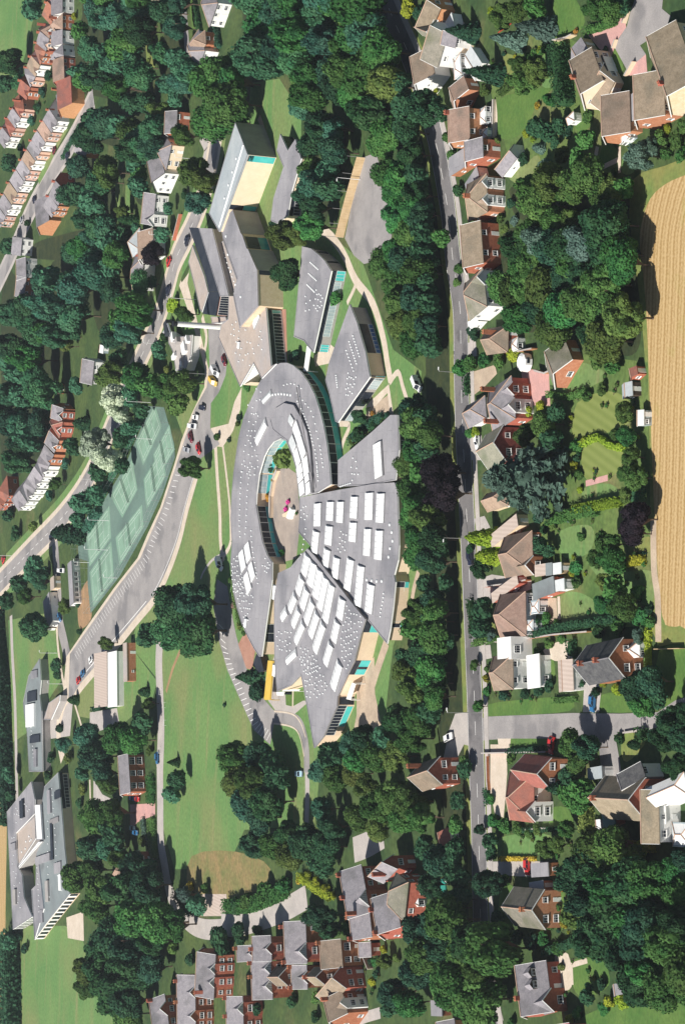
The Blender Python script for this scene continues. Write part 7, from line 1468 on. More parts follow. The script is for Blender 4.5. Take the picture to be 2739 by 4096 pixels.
wood([(340, 1560), (640, 1580), (900, 1520), (1110, 1500), (1140, 1600), (1150, 1780), (240, 1800), (300, 1690)], (80, 115), [RD, RD, RM, ('loose', 'leaf_blue')], 15, 'the belt above the tall white house', 'dark trees above the tall white house', seed=16)
wood([(980, 1380), (1110, 1220), (1150, 1300), (1140, 1460), (980, 1480)], (50, 66), [RD, RM, RO], 6, 'the clump at the stubble corner', 'trees at the stubble corner', seed=17)
for a in ((210, 500, 70, 'cone', 'leaf_dark', 1.5), (60, 220, 66, 'cone', 'leaf_dark', 1.3), (370, 270, 70, 'cone', 'leaf_blue', 1.3), (560, 190, 80, 'cone', 'leaf_blue', 1.3), (440, 560, 90, 'loose', 'leaf_olive'), (540, 480, 80, 'loose', 'leaf_olive'), (430, 440, 60, 'loose', 'leaf_mid'), (250, 90, 60, 'shrub', 'leaf_lime'), (320, 110, 80, 'round', 'leaf_olive'), (420, 60, 90, 'round', 'leaf_olive'), (530, 60, 80, 'round', 'leaf_mid'), (1050, 60, 90, 'round', 'leaf_olive'), (950, 60, 80, 'loose', 'leaf_olive'), (1130, 40, 70, 'round', 'leaf_dark'),
          (620, 900, 75, 'round', 'leaf_dark'), (700, 860, 60, 'round', 'leaf_dark'), (540, 860, 66, 'round', 'leaf_dark'), (480, 910, 40, 'shrub', 'leaf_lime'), (530, 950, 30, 'shrub', 'leaf_lime'), (560, 720, 30, 'shrub', 'leaf_gold'), (580, 340, 34, 'shrub', 'leaf_lime'), (820, 210, 26, 'shrub', 'leaf_gold'), (880, 950, 70, 'round', 'leaf_mid'), (830, 1080, 66, 'round', 'leaf_mid'), (730, 1060, 60, 'loose', 'leaf_olive'), (680, 960, 46, 'round', 'leaf_dark'), (620, 1140, 60, 'loose', 'leaf_blue'), (570, 1010, 36, 'egg', 'leaf_blue'),
          (1250, 1060, 90, 'loose', 'leaf_blue'), (1330, 990, 70, 'loose', 'leaf_blue'), (1400, 950, 70, 'shrub', 'leaf_olive'), (1500, 960, 70, 'shrub', 'leaf_mid'), (1560, 860, 60, 'shrub', 'leaf_mid'), (1440, 880, 40, 'shrub', 'leaf_lime'), (1440, 1040, 60, 'shrub', 'leaf_mid'), (1540, 1050, 60, 'shrub', 'leaf_mid'), (1380, 420, 46, 'shrub', 'leaf_dark'), (1340, 340, 36, 'shrub', 'leaf_lime'), (200, 620, 50, 'shrub', 'leaf_olive'), (460, 1090, 50, 'shrub', 'leaf_dark'), (400, 1100, 40, 'shrub', 'leaf_dark'), (700, 640, 50, 'shrub', 'leaf_dark'), (650, 680, 50, 'loose', 'leaf_mid'),
          (1040, 1220, 46, 'loose', 'leaf_olive'), (1010, 1330, 40, 'shrub', 'leaf_olive'), (1080, 1170, 34, 'shrub', 'leaf_mid'), (380, 1390, 40, 'shrub', 'leaf_dark'), (280, 970, 34, 'shrub', 'leaf_olive'), (30, 830, 40, 'shrub', 'leaf_mid'), (900, 800, 46, 'shrub', 'leaf_mid'), (960, 390, 36, 'shrub', 'leaf_dark'), (1020, 340, 34, 'shrub', 'leaf_dark'), (310, 1490, 40, 'shrub', 'leaf_olive'), (330, 1560, 40, 'shrub', 'leaf_olive'), (20, 1300, 50, 'shrub', 'leaf_dark'), (400, 1510, 40, 'shrub', 'leaf_blue')): tree(*a)
org('C1')
wood([(230, -30), (560, -30), (800, 0), (1000, -20), (1170, 0), (1200, 200), (1225, 430), (1210, 620), (1130, 680), (1000, 620), (830, 540), (640, 500), (440, 520), (330, 380), (290, 200)], (75, 118), [RM, RM, RD, RO, RO, RM], 30, 'the wood beside the stubble', 'trees beside the stubble', seed=18, hf=(.8, 1.0))
for a in ((560, 70, 90, 'loose', 'leaf_dark'), (480, 1230, 80, 'round', 'leaf_olive'), (600, 1150, 90, 'round', 'leaf_olive'), (690, 1080, 75, 'round', 'leaf_dark'), (650, 1260, 85, 'round', 'leaf_dark'), (580, 1040, 50, 'shrub', 'leaf_lime'), (490, 1065, 50, 'shrub', 'leaf_lime'), (420, 1080, 34, 'shrub', 'leaf_lime'), (390, 680, 60, 'shrub', 'leaf_lime'), (300, 720, 60, 'shrub', 'leaf_mid'), (200, 720, 60, 'shrub', 'leaf_mid'), (100, 740, 70, 'shrub', 'leaf_mid'), (30, 770, 70, 'shrub', 'leaf_mid'),
          (120, 530, 60, 'shrub', 'leaf_dark'), (170, 1110, 36, 'shrub', 'leaf_dark'), (140, 1210, 46, 'shrub', 'leaf_lime'), (90, 1220, 36, 'shrub', 'leaf_mid'), (1150, 1070, 70, 'loose', 'leaf_olive'), (1060, 760, 60, 'round', 'leaf_mid'), (960, 700, 70, 'round', 'leaf_olive'), (1170, 1240, 75, 'round', 'leaf_mid'), (1080, 1230, 50, 'shrub', 'leaf_mid'), (1200, 1380, 70, 'loose', 'leaf_olive'), (1150, 1490, 60, 'loose', 'leaf_olive'), (1230, 1520, 80, 'loose', 'leaf_mid'), (1180, 1640, 70, 'loose', 'leaf_olive'),
          (900, 960, 50, 'shrub', 'leaf_mid'), (1000, 920, 50, 'shrub', 'leaf_olive'), (820, 1300, 60, 'shrub', 'leaf_mid'), (880, 1270, 40, 'shrub', 'leaf_lime'), (550, 1380, 50, 'shrub', 'leaf_lime'), (810, 1440, 46, 'shrub', 'leaf_lime'), (840, 1500, 40, 'shrub', 'leaf_mid'), (850, 1600, 34, 'shrub', 'leaf_lime'), (830, 1380, 40, 'shrub', 'leaf_dark'), (1250, 1640, 60, 'round', 'leaf_dark'), (20, 90, 46, 'shrub', 'leaf_mid'), (10, 190, 40, 'shrub', 'leaf_mid')): tree(*a)
tree(500, 1530, 240, 'cedar', 'leaf_blue', 1.0, 'huge blue-grey spreading cedar left of the striped lawns'); LMK.append(('the blue cedar', S(500, 1550)))
org('C2')
for a in ((200, 190, 60, 'egg', 'leaf_lime', 1.8), (225, 315, 56, 'egg', 'leaf_lime', 1.3), (100, 260, 44, 'shrub', 'leaf_dark'), (170, 400, 60, 'loose', 'leaf_dark'), (180, 680, 76, 'round', 'leaf_dark'), (170, 800, 80, 'round', 'leaf_dark'), (230, 750, 50, 'shrub', 'leaf_mid'), (250, 850, 40, 'loose', 'leaf_blue'), (1210, 60, 110, 'round', 'leaf_purple'), (1200, 160, 90, 'round', 'leaf_purple'), (1040, 230, 90, 'round', 'leaf_mid'), (1060, 340, 95, 'round', 'leaf_mid'), (960, 330, 70, 'loose', 'leaf_mid'), (580, 240, 66, 'round', 'leaf_dark'), (640, 280, 50, 'round', 'leaf_dark'),
          (820, 400, 50, 'shrub', 'leaf_mid'), (800, 430, 40, 'shrub', 'leaf_lime'), (1080, 540, 85, 'round', 'leaf_mid'), (1010, 640, 66, 'loose', 'leaf_mid'), (1130, 660, 95, 'round', 'leaf_mid'), (1010, 480, 60, 'loose', 'leaf_olive'), (820, 490, 50, 'shrub', 'leaf_mid'), (1240, 560, 60, 'shrub', 'leaf_mid'), (1260, 740, 70, 'shrub', 'leaf_mid'), (1330, 770, 50, 'shrub', 'leaf_mid'), (1320, 680, 40, 'shrub', 'leaf_dark'), (620, 740, 50, 'shrub', 'leaf_mid'), (690, 770, 40, 'shrub', 'leaf_mid'), (560, 770, 40, 'shrub', 'leaf_dark'),
          (1100, 800, 60, 'shrub', 'leaf_mid'), (980, 830, 60, 'shrub', 'leaf_dark'), (1250, 860, 50, 'loose', 'leaf_blue'), (1220, 1220, 110, 'round', 'leaf_dark'), (1330, 1170, 100, 'round', 'leaf_dark'), (1280, 1320, 90, 'round', 'leaf_mid'), (1380, 1270, 80, 'round', 'leaf_dark'), (1470, 1450, 110, 'loose', 'leaf_dark'), (1560, 1400, 90, 'round', 'leaf_dark'), (1430, 1560, 100, 'round', 'leaf_dark'), (1540, 1560, 100, 'loose', 'leaf_dark'), (1350, 1540, 50, 'shrub', 'leaf_dark'), (1115, 1560, 46, 'shrub', 'leaf_dark'), (1215, 1600, 34, 'egg', 'leaf_dark'), (780, 1600, 90, 'round', 'leaf_mid'), (900, 1620, 90, 'round', 'leaf_dark'), (830, 1700, 90, 'round', 'leaf_mid'), (960, 1240, 46, 'shrub', 'leaf_dark'),
          (840, 1190, 50, 'shrub', 'leaf_dark'), (830, 1100, 40, 'shrub', 'leaf_dark'), (220, 1080, 36, 'shrub', 'leaf_olive'), (210, 1150, 36, 'shrub', 'leaf_lime'), (130, 1060, 36, 'loose', 'leaf_mid'), (160, 1340, 46, 'loose', 'leaf_mid'), (210, 1240, 40, 'shrub', 'leaf_mid'), (330, 1260, 46, 'shrub', 'leaf_dark'), (640, 1200, 50, 'shrub', 'leaf_dark'), (570, 1230, 46, 'shrub', 'leaf_dark'), (470, 1250, 46, 'shrub', 'leaf_dark'), (1100, 1230, 50, 'shrub', 'leaf_lime'), (1000, 1180, 34, 'shrub', 'leaf_lime'), (640, 910, 46, 'shrub', 'leaf_olive'), (720, 880, 40, 'shrub', 'leaf_olive'), (560, 960, 36, 'shrub', 'leaf_olive'), (380, 1690, 46, 'shrub', 'leaf_mid'), (60, 1720, 46, 'shrub', 'leaf_mid'), (600, 130, 40, 'shrub', 'leaf_dark'), (560, 60, 46, 'shrub', 'leaf_dark'), (660, 110, 40, 'shrub', 'leaf_olive'), (860, 180, 40, 'shrub', 'leaf_mid')): tree(*a)
org('C3')
wood([(800, 640), (1060, 480), (1080, 620), (1300, 760), (1400, 1000), (1250, 1250), (1000, 1220), (850, 1120), (820, 860)], (80, 120), [RD, RM, LD, RO], 22, 'the shady lower right wood', 'trees of the shady lower right wood', seed=19)
wood([(1300, 1100), (1600, 1050), (1600, 1560), (1250, 1560), (1080, 1400), (1150, 1280)], (80, 120), [RD, RM, RM, LD], 14, 'the lower right corner wood', 'trees of the lower right corner', seed=20)
wood([(-60, 1000), (40, 1080), (120, 1190), (230, 1260), (240, 1560), (120, 1620), (-60, 1640)], (80, 112), [RM, RD, RO, RM], 14, 'the wood over the main road', 'trees over the main road', seed=21)
for a in ((780, 80, 80, 'round', 'leaf_dark'), (850, 170, 90, 'round', 'leaf_mid'), (760, 210, 80, 'round', 'leaf_mid'), (850, 280, 70, 'round', 'leaf_mid'), (720, 160, 70, 'cone', 'leaf_dark'), (1200, 620, 90, 'round', 'leaf_olive'), (1130, 690, 80, 'loose', 'leaf_olive'), (1270, 560, 60, 'shrub', 'leaf_lime'), (1480, 720, 100, 'round', 'leaf_mid'), (1500, 880, 110, 'round', 'leaf_mid'), (1420, 900, 90, 'round', 'leaf_mid'), (1570, 640, 90, 'loose', 'leaf_dark'), (1120, 500, 60, 'round', 'leaf_dark'), (1060, 470, 50, 'round', 'leaf_dark'), (1520, 20, 90, 'loose', 'leaf_dark'),
          (240, 230, 40, 'shrub', 'leaf_mid'), (260, 380, 60, 'shrub', 'leaf_mid'), (330, 420, 60, 'shrub', 'leaf_mid'), (430, 430, 50, 'shrub', 'leaf_mid'), (240, 520, 60, 'round', 'leaf_dark'), (250, 600, 50, 'round', 'leaf_dark'), (620, 560, 66, 'loose', 'leaf_olive'), (700, 540, 60, 'loose', 'leaf_olive'), (760, 440, 60, 'loose', 'leaf_mid'), (560, 440, 46, 'shrub', 'leaf_olive'), (500, 470, 40, 'shrub', 'leaf_olive'), (200, 810, 90, 'loose', 'leaf_dark'), (290, 780, 60, 'loose', 'leaf_dark'), (340, 790, 50, 'shrub', 'leaf_mid'), (290, 1050, 46, 'round', 'leaf_dark'),
          (720, 840, 36, 'shrub', 'leaf_gold'), (735, 1090, 34, 'shrub', 'leaf_gold'), (700, 970, 34, 'shrub', 'leaf_olive'), (800, 880, 50, 'shrub', 'leaf_mid'), (420, 1170, 70, 'shrub', 'leaf_dark'), (520, 1200, 70, 'shrub', 'leaf_dark'), (600, 1190, 60, 'shrub', 'leaf_mid'), (700, 1240, 60, 'shrub', 'leaf_mid'), (1050, 1620, 60, 'shrub', 'leaf_lime'), (1130, 1620, 60, 'shrub', 'leaf_lime'), (1010, 1660, 50, 'shrub', 'leaf_mid'), (720, 1380, 34, 'shrub', 'leaf_light'), (780, 1730, 46, 'shrub', 'leaf_lime'), (830, 1690, 46, 'shrub', 'leaf_mid'), (60, 30, 60, 'round', 'leaf_dark'), (20, 250, 56, 'round', 'leaf_dark'), (0, 400, 66, 'round', 'leaf_mid'), (0, 560, 66, 'round', 'leaf_dark'),
          (20, 920, 80, 'round', 'leaf_dark'), (0, 770, 80, 'round', 'leaf_dark'), (380, 1760, 46, 'shrub', 'leaf_mid'), (900, 1560, 60, 'round', 'leaf_dark'), (1000, 1500, 50, 'shrub', 'leaf_dark'), (640, 1090, 40, 'shrub', 'leaf_mid'), (170, 440, 40, 'loose', 'leaf_dark')): tree(*a)
org('B1')
for a in ((1336, 60, 80), (1346, 200, 80), (1351, 340, 85), (1356, 480, 80), (1356, 620, 75), (1336, 1090, 80), (1356, 1330, 80)): tree(*a, 'round', 'leaf_dark', 1.1)  # dark second row added to blacken the belt beside the road
org('B2')
for a in ((1376, 40, 75), (1406, 180, 75), (1406, 330, 75), (1396, 620, 80), (1406, 760, 80), (1406, 900, 80), (1396, 1040, 80), (1396, 1180, 80), (1356, 1380, 75)): tree(*a, 'round', 'leaf_dark', 1.1)  # the added row continued, dark trees for the belt's shade
org('B0')
for a in ((1176, 560, 80), (1186, 700, 85), (1226, 900, 85), (1256, 1050, 85), (1276, 1200, 85), (1286, 1330, 85), (1306, 1460, 85), (1316, 1600, 85), (1326, 1720, 85)): tree(*a, 'round', 'leaf_dark', 1.1)  # upper end of the added row that darkens the roadside belt
GM = ['leaf_mid', 'leaf_olive', 'leaf_light', 'leaf_dark', 'leaf_lime', 'leaf_olive']
org('C0'); shrubs([(130, 380), (300, 330), (600, 300), (700, 560), (640, 620), (600, 560), (420, 520), (200, 560)], (12, 26), GM, 12, 31)
org('C1'); shrubs([(640, 820), (1000, 820), (1240, 900), (1250, 1300), (1200, 1700), (860, 1720), (800, 1300)], (12, 26), GM, 28, 32)
org('C2'); shrubs([(560, 80), (900, 60), (1300, 200), (1330, 800), (900, 780), (740, 560), (600, 330)], (12, 26), GM, 28, 33); shrubs([(220, 1240), (600, 1220), (780, 1250), (780, 1290), (220, 1330)], (10, 18), GM, 8, 34)
org('C3'); shrubs([(260, 420), (800, 420), (800, 640), (640, 620), (300, 640)], (12, 24), GM, 14, 35); shrubs([(640, 820), (800, 820), (820, 1200), (660, 1180)], (12, 22), GM, 10, 36); shrubs([(700, 1260), (900, 1260), (1050, 1500), (700, 1650)], (12, 22), GM, 10, 37)
org('B3'); shrubs([(900, 1230), (1160, 1230), (1150, 1560), (950, 1560)], (12, 24), GM, 14, 38); shrubs([(720, 1060), (830, 1060), (830, 1180), (700, 1180)], (10, 20), GM, 6, 39)
org('A0'); shrubs([(200, 600), (330, 540), (300, 800), (120, 900)], (12, 22), ['leaf_teal', 'leaf_dark', 'leaf_mid'], 10, 40); shrubs([(1000, 20), (1080, 20), (1060, 460), (1000, 460)], (12, 20), GM, 8, 41)
# ------------------------------------------------------------------ hedges
org('C0'); hedge([(760, 330), (775, 480), (790, 620), (800, 730)], 3.2, 4.5, 'leaf_dark', 'tall dark hedge left of the cream gabled house'); hedge([(320, 640), (430, 560), (560, 470)], 1.5, 1.6, 'leaf_olive'); hedge([(640, 330), (560, 380), (460, 440)], 1.2, 1.5, 'leaf_olive')
hedge([(1100, 150), (1000, 190), (900, 215)], 1.6, 1.8, 'leaf_olive'); hedge([(1180, 60), (1190, -20)], 2, 2, 'leaf_dark'); hedge([(800, 840), (790, 900), (780, 960)], 1.2, 1.6, 'leaf_dark')
org('C1'); hedge([(860, 1740), (980, 1715), (1060, 1700), (1160, 1680)], 2.0, 2.4, 'leaf_lime', 'long bright yellow-green hedge below the striped lawns'); hedge([(890, 1290), (990, 1245), (1080, 1300), (1180, 1320)], 1.4, 1.6, 'leaf_lime', 'bright clipped hedge round the lower striped lawn'); hedge([(660, 950), (800, 970), (920, 920)], 1.4, 1.6, 'leaf_mid'); hedge([(95, 830), (100, 960)], 1.6, 1.6, 'leaf_dark')
org('C2'); hedge([(680, 70), (780, 45), (860, 20), (1000, 0)], 2.2, 2.6, 'leaf_mid'); hedge([(1180, 360), (1250, 345), (1310, 340)], 2.0, 1.8, 'leaf_lime', 'short bright yellow-green hedge near the stubble'); hedge([(560, 850), (750, 800), (950, 770), (1150, 740)], 1.6, 2.0, 'leaf_dark'); hedge([(150, 910), (240, 890), (340, 880)], 1.4, 1.6, 'leaf_mid'); hedge([(1335, 820), (1332, 950), (1330, 1080)], 1.2, 1.4, 'leaf_lime'); hedge([(820, 900), (825, 1000)], 1.8, 2.2, 'leaf_dark'); hedge([(380, 1645), (500, 1640), (610, 1625)], 1.2, 1.2, 'leaf_dark'); hedge([(690, 1300), (850, 1290)], 1.2, 1.2, 'leaf_mid'); hedge([(1300, 1500), (1310, 1600)], 2.4, 2.4, 'leaf_dark')
hedge([(120, 620), (130, 720), (140, 860)], 1.6, 1.6, 'leaf_dark'); hedge([(730, 820), (900, 790), (1150, 770)], 1.0, 1.4, 'leaf_dark')
org('C3'); hedge([(930, 280), (935, 380), (930, 470)], 2.2, 3.0, 'leaf_light', 'tall pale green hedge left of the green garage'); hedge([(420, 445), (640, 440), (780, 430)], 1.0, 1.2, 'leaf_dark'); hedge([(230, 170), (245, 280)], 1.5, 1.5, 'leaf_dark'); hedge([(330, 640), (560, 640)], 1.0, 1.0, 'leaf_gold'); hedge([(1220, 540), (1380, 570)], 1.6, 2.0, 'leaf_lime'); hedge([(880, 1180), (780, 1230), (640, 1280)], 1.6, 2.2, 'leaf_dark')
org('A2'); hedge([(20, 700), (30, 900), (60, 1200), (70, 1500), (80, 1757), (95, 2100)], 7, 5, 'leaf_dark', 'long dark hedgerow between the far stubble and the school track', leaf=.8, dens=7); hedge([(645, 1360), (720, 1345), (805, 1330)], 1.6, 1.6, 'leaf_dark', 'clipped hedge at the lower end of the ribbed-roof garage'); hedge([(700, 0), (660, 60), (610, 130)], 3, 3, 'leaf_teal', leaf=.5, dens=14)
org('A3'); hedge([(100, 1150), (110, 1300), (115, 1500), (120, 1800)], 14, 6, 'leaf_dark', 'thick dark tree hedge beside the lower left meadow', leaf=.9, dens=7); hedge([(1040, 80), (1045, 180), (1040, 260)], 6, 1.6, 'leaf_mid', 'clipped green hedge beside the caretaker house lane'); hedge([(1050, 370), (1055, 500), (1060, 640)], 6, 1.6, 'leaf_mid', 'long clipped hedge below the caretaker house lane'); hedge([(985, 370), (995, 450), (1000, 540)], 3, 1.2, 'leaf_blue'); hedge([(1230, 870), (1330, 1010)], 3, 3, 'leaf_dark')
org('B2'); hedge([(60, 480), (75, 600), (95, 720), (115, 820)], 2.0, 1.6, 'leaf_olive', 'planted border curving along the left side of the round building')
org('A1'); hedge([(1000, 1070), (900, 1270), (800, 1470), (700, 1660)], 2.5, 2.2, 'leaf_teal', 'dark hedge along the far side of the tennis courts', leaf=.45, dens=14); hedge([(620, 1640), (560, 1757)], 4, 3, 'leaf_teal', leaf=.5, dens=14)
org('A0'); hedge([(560, 860), (500, 960), (440, 1080)], 1.6, 1.4, 'leaf_teal', leaf=.4); hedge([(1475, 30), (1490, 180), (1510, 330)], 2.5, 2.0, 'leaf_dark', leaf=.4, dens=14); hedge([(1340, 20), (1400, 330)], 2, 1.6, 'leaf_dark', leaf=.4, dens=14)
org('B1'); hedge([(850, 1270), (950, 1180), (1080, 1100)], 2.4, 1.6, 'leaf_dark', 'low dark planting along the edge of the fan roof')
org('B3'); hedge([(520, 760), (620, 830), (730, 900)], 2.4, 2.2, 'leaf_lime', 'bright yellow-green hedge beside the long slate villa'); hedge([(20, 960), (160, 960), (330, 900), (430, 850)], 4, 3, 'leaf_mid', leaf=.4, dens=16)
# ------------------------------------------------------------------ vehicles
org('A0'); car(460, 1065, -30, 60, 'navy'); car(490, 950, -30, 60, 'navy'); car(235, 1360, -30, 60, 'navy'); car(1275, 1640, -20, 60, 'navy'); car(370, 1025, -30, 60, 'maroon'); car(150, 1500, -30, 60, 'silver')
org('A1'); car(1150, 45, -25, 60, 'red'); car(1148, 240, -25, 90, 'navy'); car(1475, 790, 35, 80, 'carwhite', 'van'); car(1460, 860, 45, 70, 'yellow', 'van'); car(1530, 715, 10, 60, 'maroon'); car(1380, 1040, 60, 18, 'navy'); car(1335, 1105, 70, 16, 'carwhite'); car(1320, 1165, 70, 16, 'carwhite', 'van'); car(1302, 1240, 10, 60, 'maroon'); car(1355, 1318, 12, 70, 'red'); car(1275, 1325, 50, 30, 'silver')
org('A2'); car(620, 1022, -40, 60, 'carwhite'); car(565, 1115, -40, 60, 'blue'); car(535, 1162, -40, 60, 'red'); car(350, 185, -60, 50, 'navy'); car(410, 725, 8, 60, 'blue'); car(425, 412, 40, 4, 'carwhite', 'van'); car(1503, 365, 18, 80, 'carwhite', 'van'); car(25, 340, -20, 60, 'red'); car(1072, 1690, 0, 60, 'blue')
org('A3'); car(905, 225, 60, 20, 'blue'); car(935, 230, 60, 20, 'red'); car(905, 430, 60, 16, 'lightblue'); car(925, 460, 60, 16, 'blue')
org('B1'); car(1297, 878, 38, 100, 'carwhite', 'van')
org('B2'); car(1505, 1550, 60, -34, 'carwhite')
org('B3'); car(487, 60, 70, 0, 'lightblue')
org('C1'); car(150, 1268, 0, 80, 'carwhite')
org('C2'); car(100, 320, 2, 80, 'navy'); car(385, 535, 80, -14, 'carwhite', 'van'); car(935, 1315, -6, 90, 'blue'); car(655, 1605, -10, 90, 'red')
org('C3'); car(490, 690, 0, 60, 'red')
org('C0'); b_ = thing('red_kayak', G(340, 195), 'red kayak lying in the upper gardens', 'kayak'); m = MB(); a, c = G(295, 225, .2), G(385, 160, .2); md = (a + c) / 2; sd = Vector((0, .5, 0)); m.hull8([a, md - sd, c, md + sd], [a + Vector((0, 0, .3)), md - sd * 1.2 + Vector((0, 0, .35)), c + Vector((0, 0, .3)), md + sd * 1.2 + Vector((0, 0, .35))]); m.build('hull', 'red', b_)
# ------------------------------------------------------------------ lamp posts
org('A1')
for x, y, h in ((1030, 1006, 9), (960, 1160, 8), (1040, 1255, 6), (1130, 608, 8), (1400, 812, 10), (1340, 305, 9), (690, 1532, 8)): lamp_post(x, y, h, 1.2, .6, mat='white')
org('A2')
for x, y, h in ((390, 975, 7), (430, 1185, 6), (740, 272, 9), (610, 358, 6), (800, 463, 5), (745, 72, 8), (80, 312, 7)): lamp_post(x, y, h, 1.0, .6, mat='white')
org('C2'); lamp_post(95, 195, 7, 1.2, -.5); lamp_post(195, 1382, 10, 1.4, .5)
org('C3'); lamp_post(110, 797, 7, 1.2, .4)
org('B1'); lamp_post(1560, 800, 5, 1.2, .5)
org('A0'); lamp_post(1330, 1085, 7, 1, .5, mat='white'); lamp_post(1190, 1612, 9, 1, .5, mat='white')
# tennis court fence posts and a run of bollards
org('A2')
P = [G(*p) for p in ((1010, 110), (915, 280), (820, 450), (720, 580), (620, 705), (605, 520), (600, 350), (540, 330), (535, 250), (600, 120), (720, -80), (850, -290), (960, -550), (1010, -710), (1120, -700), (1190, -450), (1195, -360), (1110, -110), (1010, 110))]
fc = thing('court_fence', P[0], 'tall thin posts and rails fencing the tennis courts', 'fence')
for p, d in walk(P, 6.0): m = MB(); m.cone(p, .06, .05, 0, 3.0, 5); m.build('post', 'metal', fc)
for z in (1.5, 2.95):
    for a, b_ in zip(P[:-1], P[1:]): m = MB(); m.bar(a + Vector((0, 0, z)), b_ + Vector((0, 0, z)), .025); m.build('rail', 'metal', fc)
for i, (x, y) in enumerate(((1105, 1240), (1130, 1330), (1135, 1450), (1100, 1640))):
    p = G(x, y); g = thing('rail_barrier', p, f'{("topmost", "second", "third", "lowest")[i]} white rail barrier beside the grey lane', 'barrier'); m = MB(); m.bar(p + Vector((-1, 0, 1)), p + Vector((1, 0, 1)), .06); m.build('rail', 'white', g)
    for d in (-.9, .9): m = MB(); m.cone((p.x + d, p.y), .05, .05, 0, 1, 5); m.build('post', 'white', g)
# ------------------------------------------------------------------ garden walls and fences
org('C2'); lowwall([(170, 910), (380, 895)], 1.2, .25, 'brick'); lowwall([(500, 880), (700, 850), (930, 830)], 1.3, .25, 'brick_orange'); lowwall([(220, 525), (420, 500), (520, 478)], 1.6, .25, 'brick'); lowwall([(1160, 1520), (1280, 1500)], .7, .25, 'paving'); lowwall([(200, 1660), (640, 1650)], 1.0, .25, 'brick'); lowwall([(1390, 950), (1568, 945)], 1.4, .1, 'timber')
org('C3'); lowwall([(232, -60), (236, 100), (242, 170)], .9, .25, 'brick'); lowwall([(500, 440), (640, 430)], 1.0, .25, 'brick')
org('C1'); lowwall([(580, 790), (650, 810), (830, 720)], 1.8, .3, 'brick_orange', 'orange brick wall edging the lawn above the pink patio'); lowwall([(460, 660), (560, 640)], 1.6, .25, 'brick_orange')
org('C0'); lowwall([(700, 280), (790, 260), (830, 240)], 1.6, .25, 'brick_cream'); lowwall([(1235, 420), (1180, 520)], 1.2, .25, 'panel_beige'); lowwall([(1195, 60), (1165, 160)], 1.2, .25, 'panel_beige'); lowwall([(1110, 270), (1090, 330)], 1.0, .25, 'panel_beige'); lowwall([(275, 680), (270, 940)], .8, .5, 'paving')
org('A0'); lowwall([(1245, 1460), (1200, 1640)], 1.4, .25, 'brick', 'long red brick wall along the far road beside the white houses')
org('B3'); lowwall([(860, 1190), (1100, 1170), (1140, 1185)], 2.0, .3, 'brick', 'red brick garden wall between the two villa clusters'); lowwall([(1230, 985), (1290, 1000), (1280, 1030)], 1.4, .3, 'red', 'short bright red wall beside the tall lilac-slate villa'); lowwall([(930, 1240), (990, 1390)], 1.6, .2, 'paving')
# ------------------------------------------------------------------ labels that say where each look-alike stands
def finish_labels():
    ORD = ['', 'second ', 'third ', 'fourth ', 'fifth ', 'sixth ', 'seventh ', 'eighth ', 'ninth ', 'tenth ', 'eleventh ', 'twelfth ', 'thirteenth ', 'fourteenth ', 'fifteenth ', 'sixteenth ']
    CN = {'carwhite': 'white', 'navy': 'dark blue', 'maroon': 'maroon', 'red': 'red', 'blue': 'blue', 'lightblue': 'pale blue', 'silver': 'silver', 'orange': 'orange', 'yellow': 'yellow'}
    WN = {'brick': 'red brick', 'brick_orange': 'orange brick', 'timber': 'timber', 'concrete': 'concrete', 'panel_beige': 'beige', 'render_white': 'white', 'brick_dark': 'dark brick', 'white': 'white', 'paving': 'pale stone'}
    items = []
    for o, cls, kind, mat, R, px in AUTO:
        if cls == 'tree':
            sz = 'small' if R < 2.6 else 'large' if R > 6.5 else 'medium'
            ft = {'cone': 'pointed conifer', 'egg': 'rounded conifer', 'column': 'columnar cypress', 'cedar': 'spreading cedar'}.get(kind, 'broadleaf tree')
            ph = f'{sz} {TONE[mat]} {ft}'
        elif cls == 'shrub': ph = f'{"small" if R < 1.3 else "broad"} {TONE[mat]} shrub'
        elif cls == 'hedge': ph = f'{TONE[mat]} hedge'
        elif cls == 'car': ph = f'{CN.get(mat, mat)} parked {kind}'
        elif cls == 'wall': ph = f'low {WN.get(mat, mat)} garden wall'
        else: ph = cls
        LK = [t for t in LMK if 'row' not in t[0] and 'terrace of' not in t[0]] if cls != 'x' else LMK
        d = sorted(((px[0] - q[0]) ** 2 + (px[1] - q[1]) ** 2, nm, q) for nm, q in LK)[0]
        dx, dy = px[0] - d[2][0], px[1] - d[2][1]
        if abs(dx) > abs(dy) * 2.2: w_ = 'right of' if dx > 0 else 'left of'
        elif abs(dy) > abs(dx) * 2.2: w_ = 'below' if dy > 0 else 'above'
        else: w_ = ('below' if dy > 0 else 'above') + ' and ' + ('right of' if dx > 0 else 'left of')
        items.append((f'{ph} {w_} {d[1]}', d[0], o, ph, w_, d[1]))
    items = [(t[0] if len(t[0].split()) < 16 else t[0].replace(' and left of', '').replace(' and right of', '').replace(' broadleaf', ''), *t[1:]) for t in items]
    items.sort(key=lambda t: (t[0], t[1])); last = None; k = 0
    for lab, dd, o, ph, w_, lm in items:
        k = k + 1 if lab == last else 0; last = lab
        o['label'] = (ORD[min(k, 15)] + lab) if k else lab
        o['group'] = o.name.split('.')[0].replace('_', ' ') + 's around ' + lm
finish_labels()
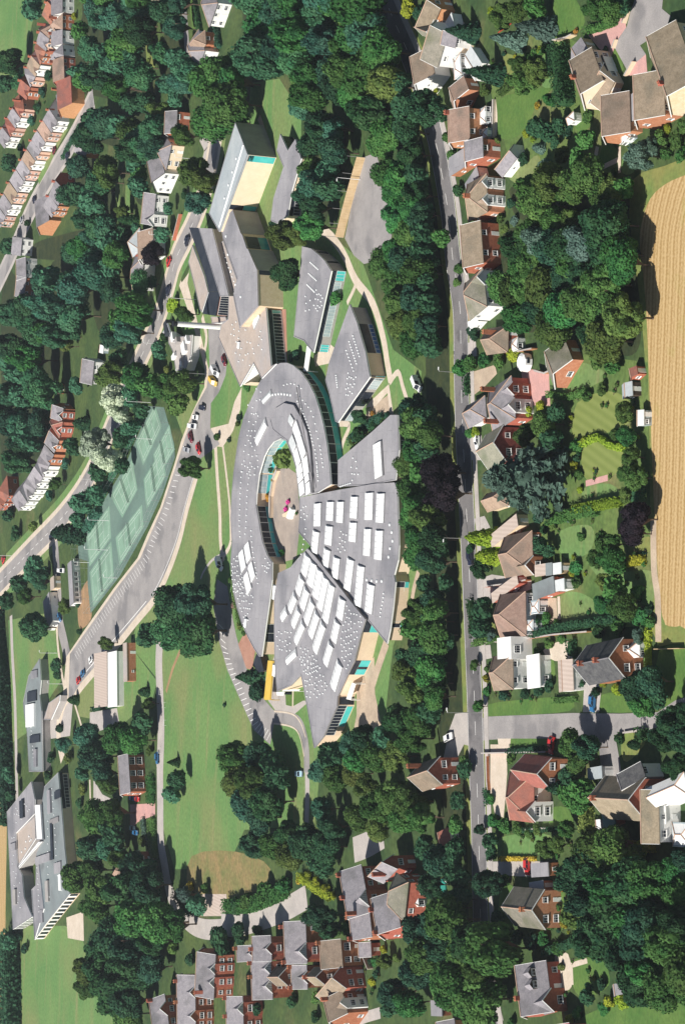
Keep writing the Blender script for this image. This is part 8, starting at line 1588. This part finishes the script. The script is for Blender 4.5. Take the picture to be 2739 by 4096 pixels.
def merge_smallest(limit=290):
    """past about 300 broadleaf trees the ones that show smallest become one mass"""
    L = []
    for o in bpy.data.objects:
        if o.type == 'EMPTY' and o.name.split('.')[0] == 'broadleaf_tree':
            c = [k for k in o.children if k.name.startswith('crown')][0]
            L.append((c.scale[0] * 0.0036 * (PXS(o.location)[0] + 2562), o, c))
    L.sort(key=lambda t: -t[0]); mats = []; V, Q, T, MQ, MT = [], [], [], [], []; off = 0
    for k, (sz, o, c) in enumerate(L[limit:]):
        v, q, t = crown('shrub', None, k % 4); mn = c.data.materials[0].name
        if mn not in mats: mats.append(mn)
        a = o.rotation_euler[2]; R = np.array([[math.cos(a), -math.sin(a), 0], [math.sin(a), math.cos(a), 0], [0, 0, 1]])
        v = (v * np.array(c.scale) * 1.05) @ R.T + np.array(o.location) + np.array(c.location)
        V.append(v); Q.append(q + off); T.append(t + off); MQ += [mats.index(mn)] * len(q); MT += [mats.index(mn)] * len(t); off += len(v)
        for ch in list(o.children): bpy.data.objects.remove(ch)
        bpy.data.objects.remove(o)
    if not V: return
    me = npmesh('small_trees', np.concatenate(V), np.concatenate(Q), np.concatenate(T), None)
    for m_ in mats: me.materials.append(MAT[m_])
    me.polygons.foreach_set('material_index', np.array(MQ + MT, dtype=np.int32)); me.update()
    o = bpy.data.objects.new('small_trees', me); link(o); tag(o, 'small distant trees filling the gaps between the larger ones', 'trees', kind='stuff')
merge_smallest()

# ------------------------------------------------------------------ the air
hz = bpy.data.materials.new('haze'); hz.use_nodes = True; N = hz.node_tree.nodes; N.remove(N['Principled BSDF'])
pv = N.new('ShaderNodeVolumePrincipled'); pv.inputs['Color'].default_value = (.86, .92, 1, 1); pv.inputs['Density'].default_value = .00006; pv.inputs['Anisotropy'].default_value = .2
hz.node_tree.links.new(pv.outputs[0], N['Material Output'].inputs['Volume']); MAT['haze'] = hz
m = MB(); m.prism([(-4200, -1700), (4200, -1700), (4200, 9200), (-4200, 9200)], -1.0, 262.0); h_ = m.build('haze', 'haze'); h_['kind'] = 'stuff'
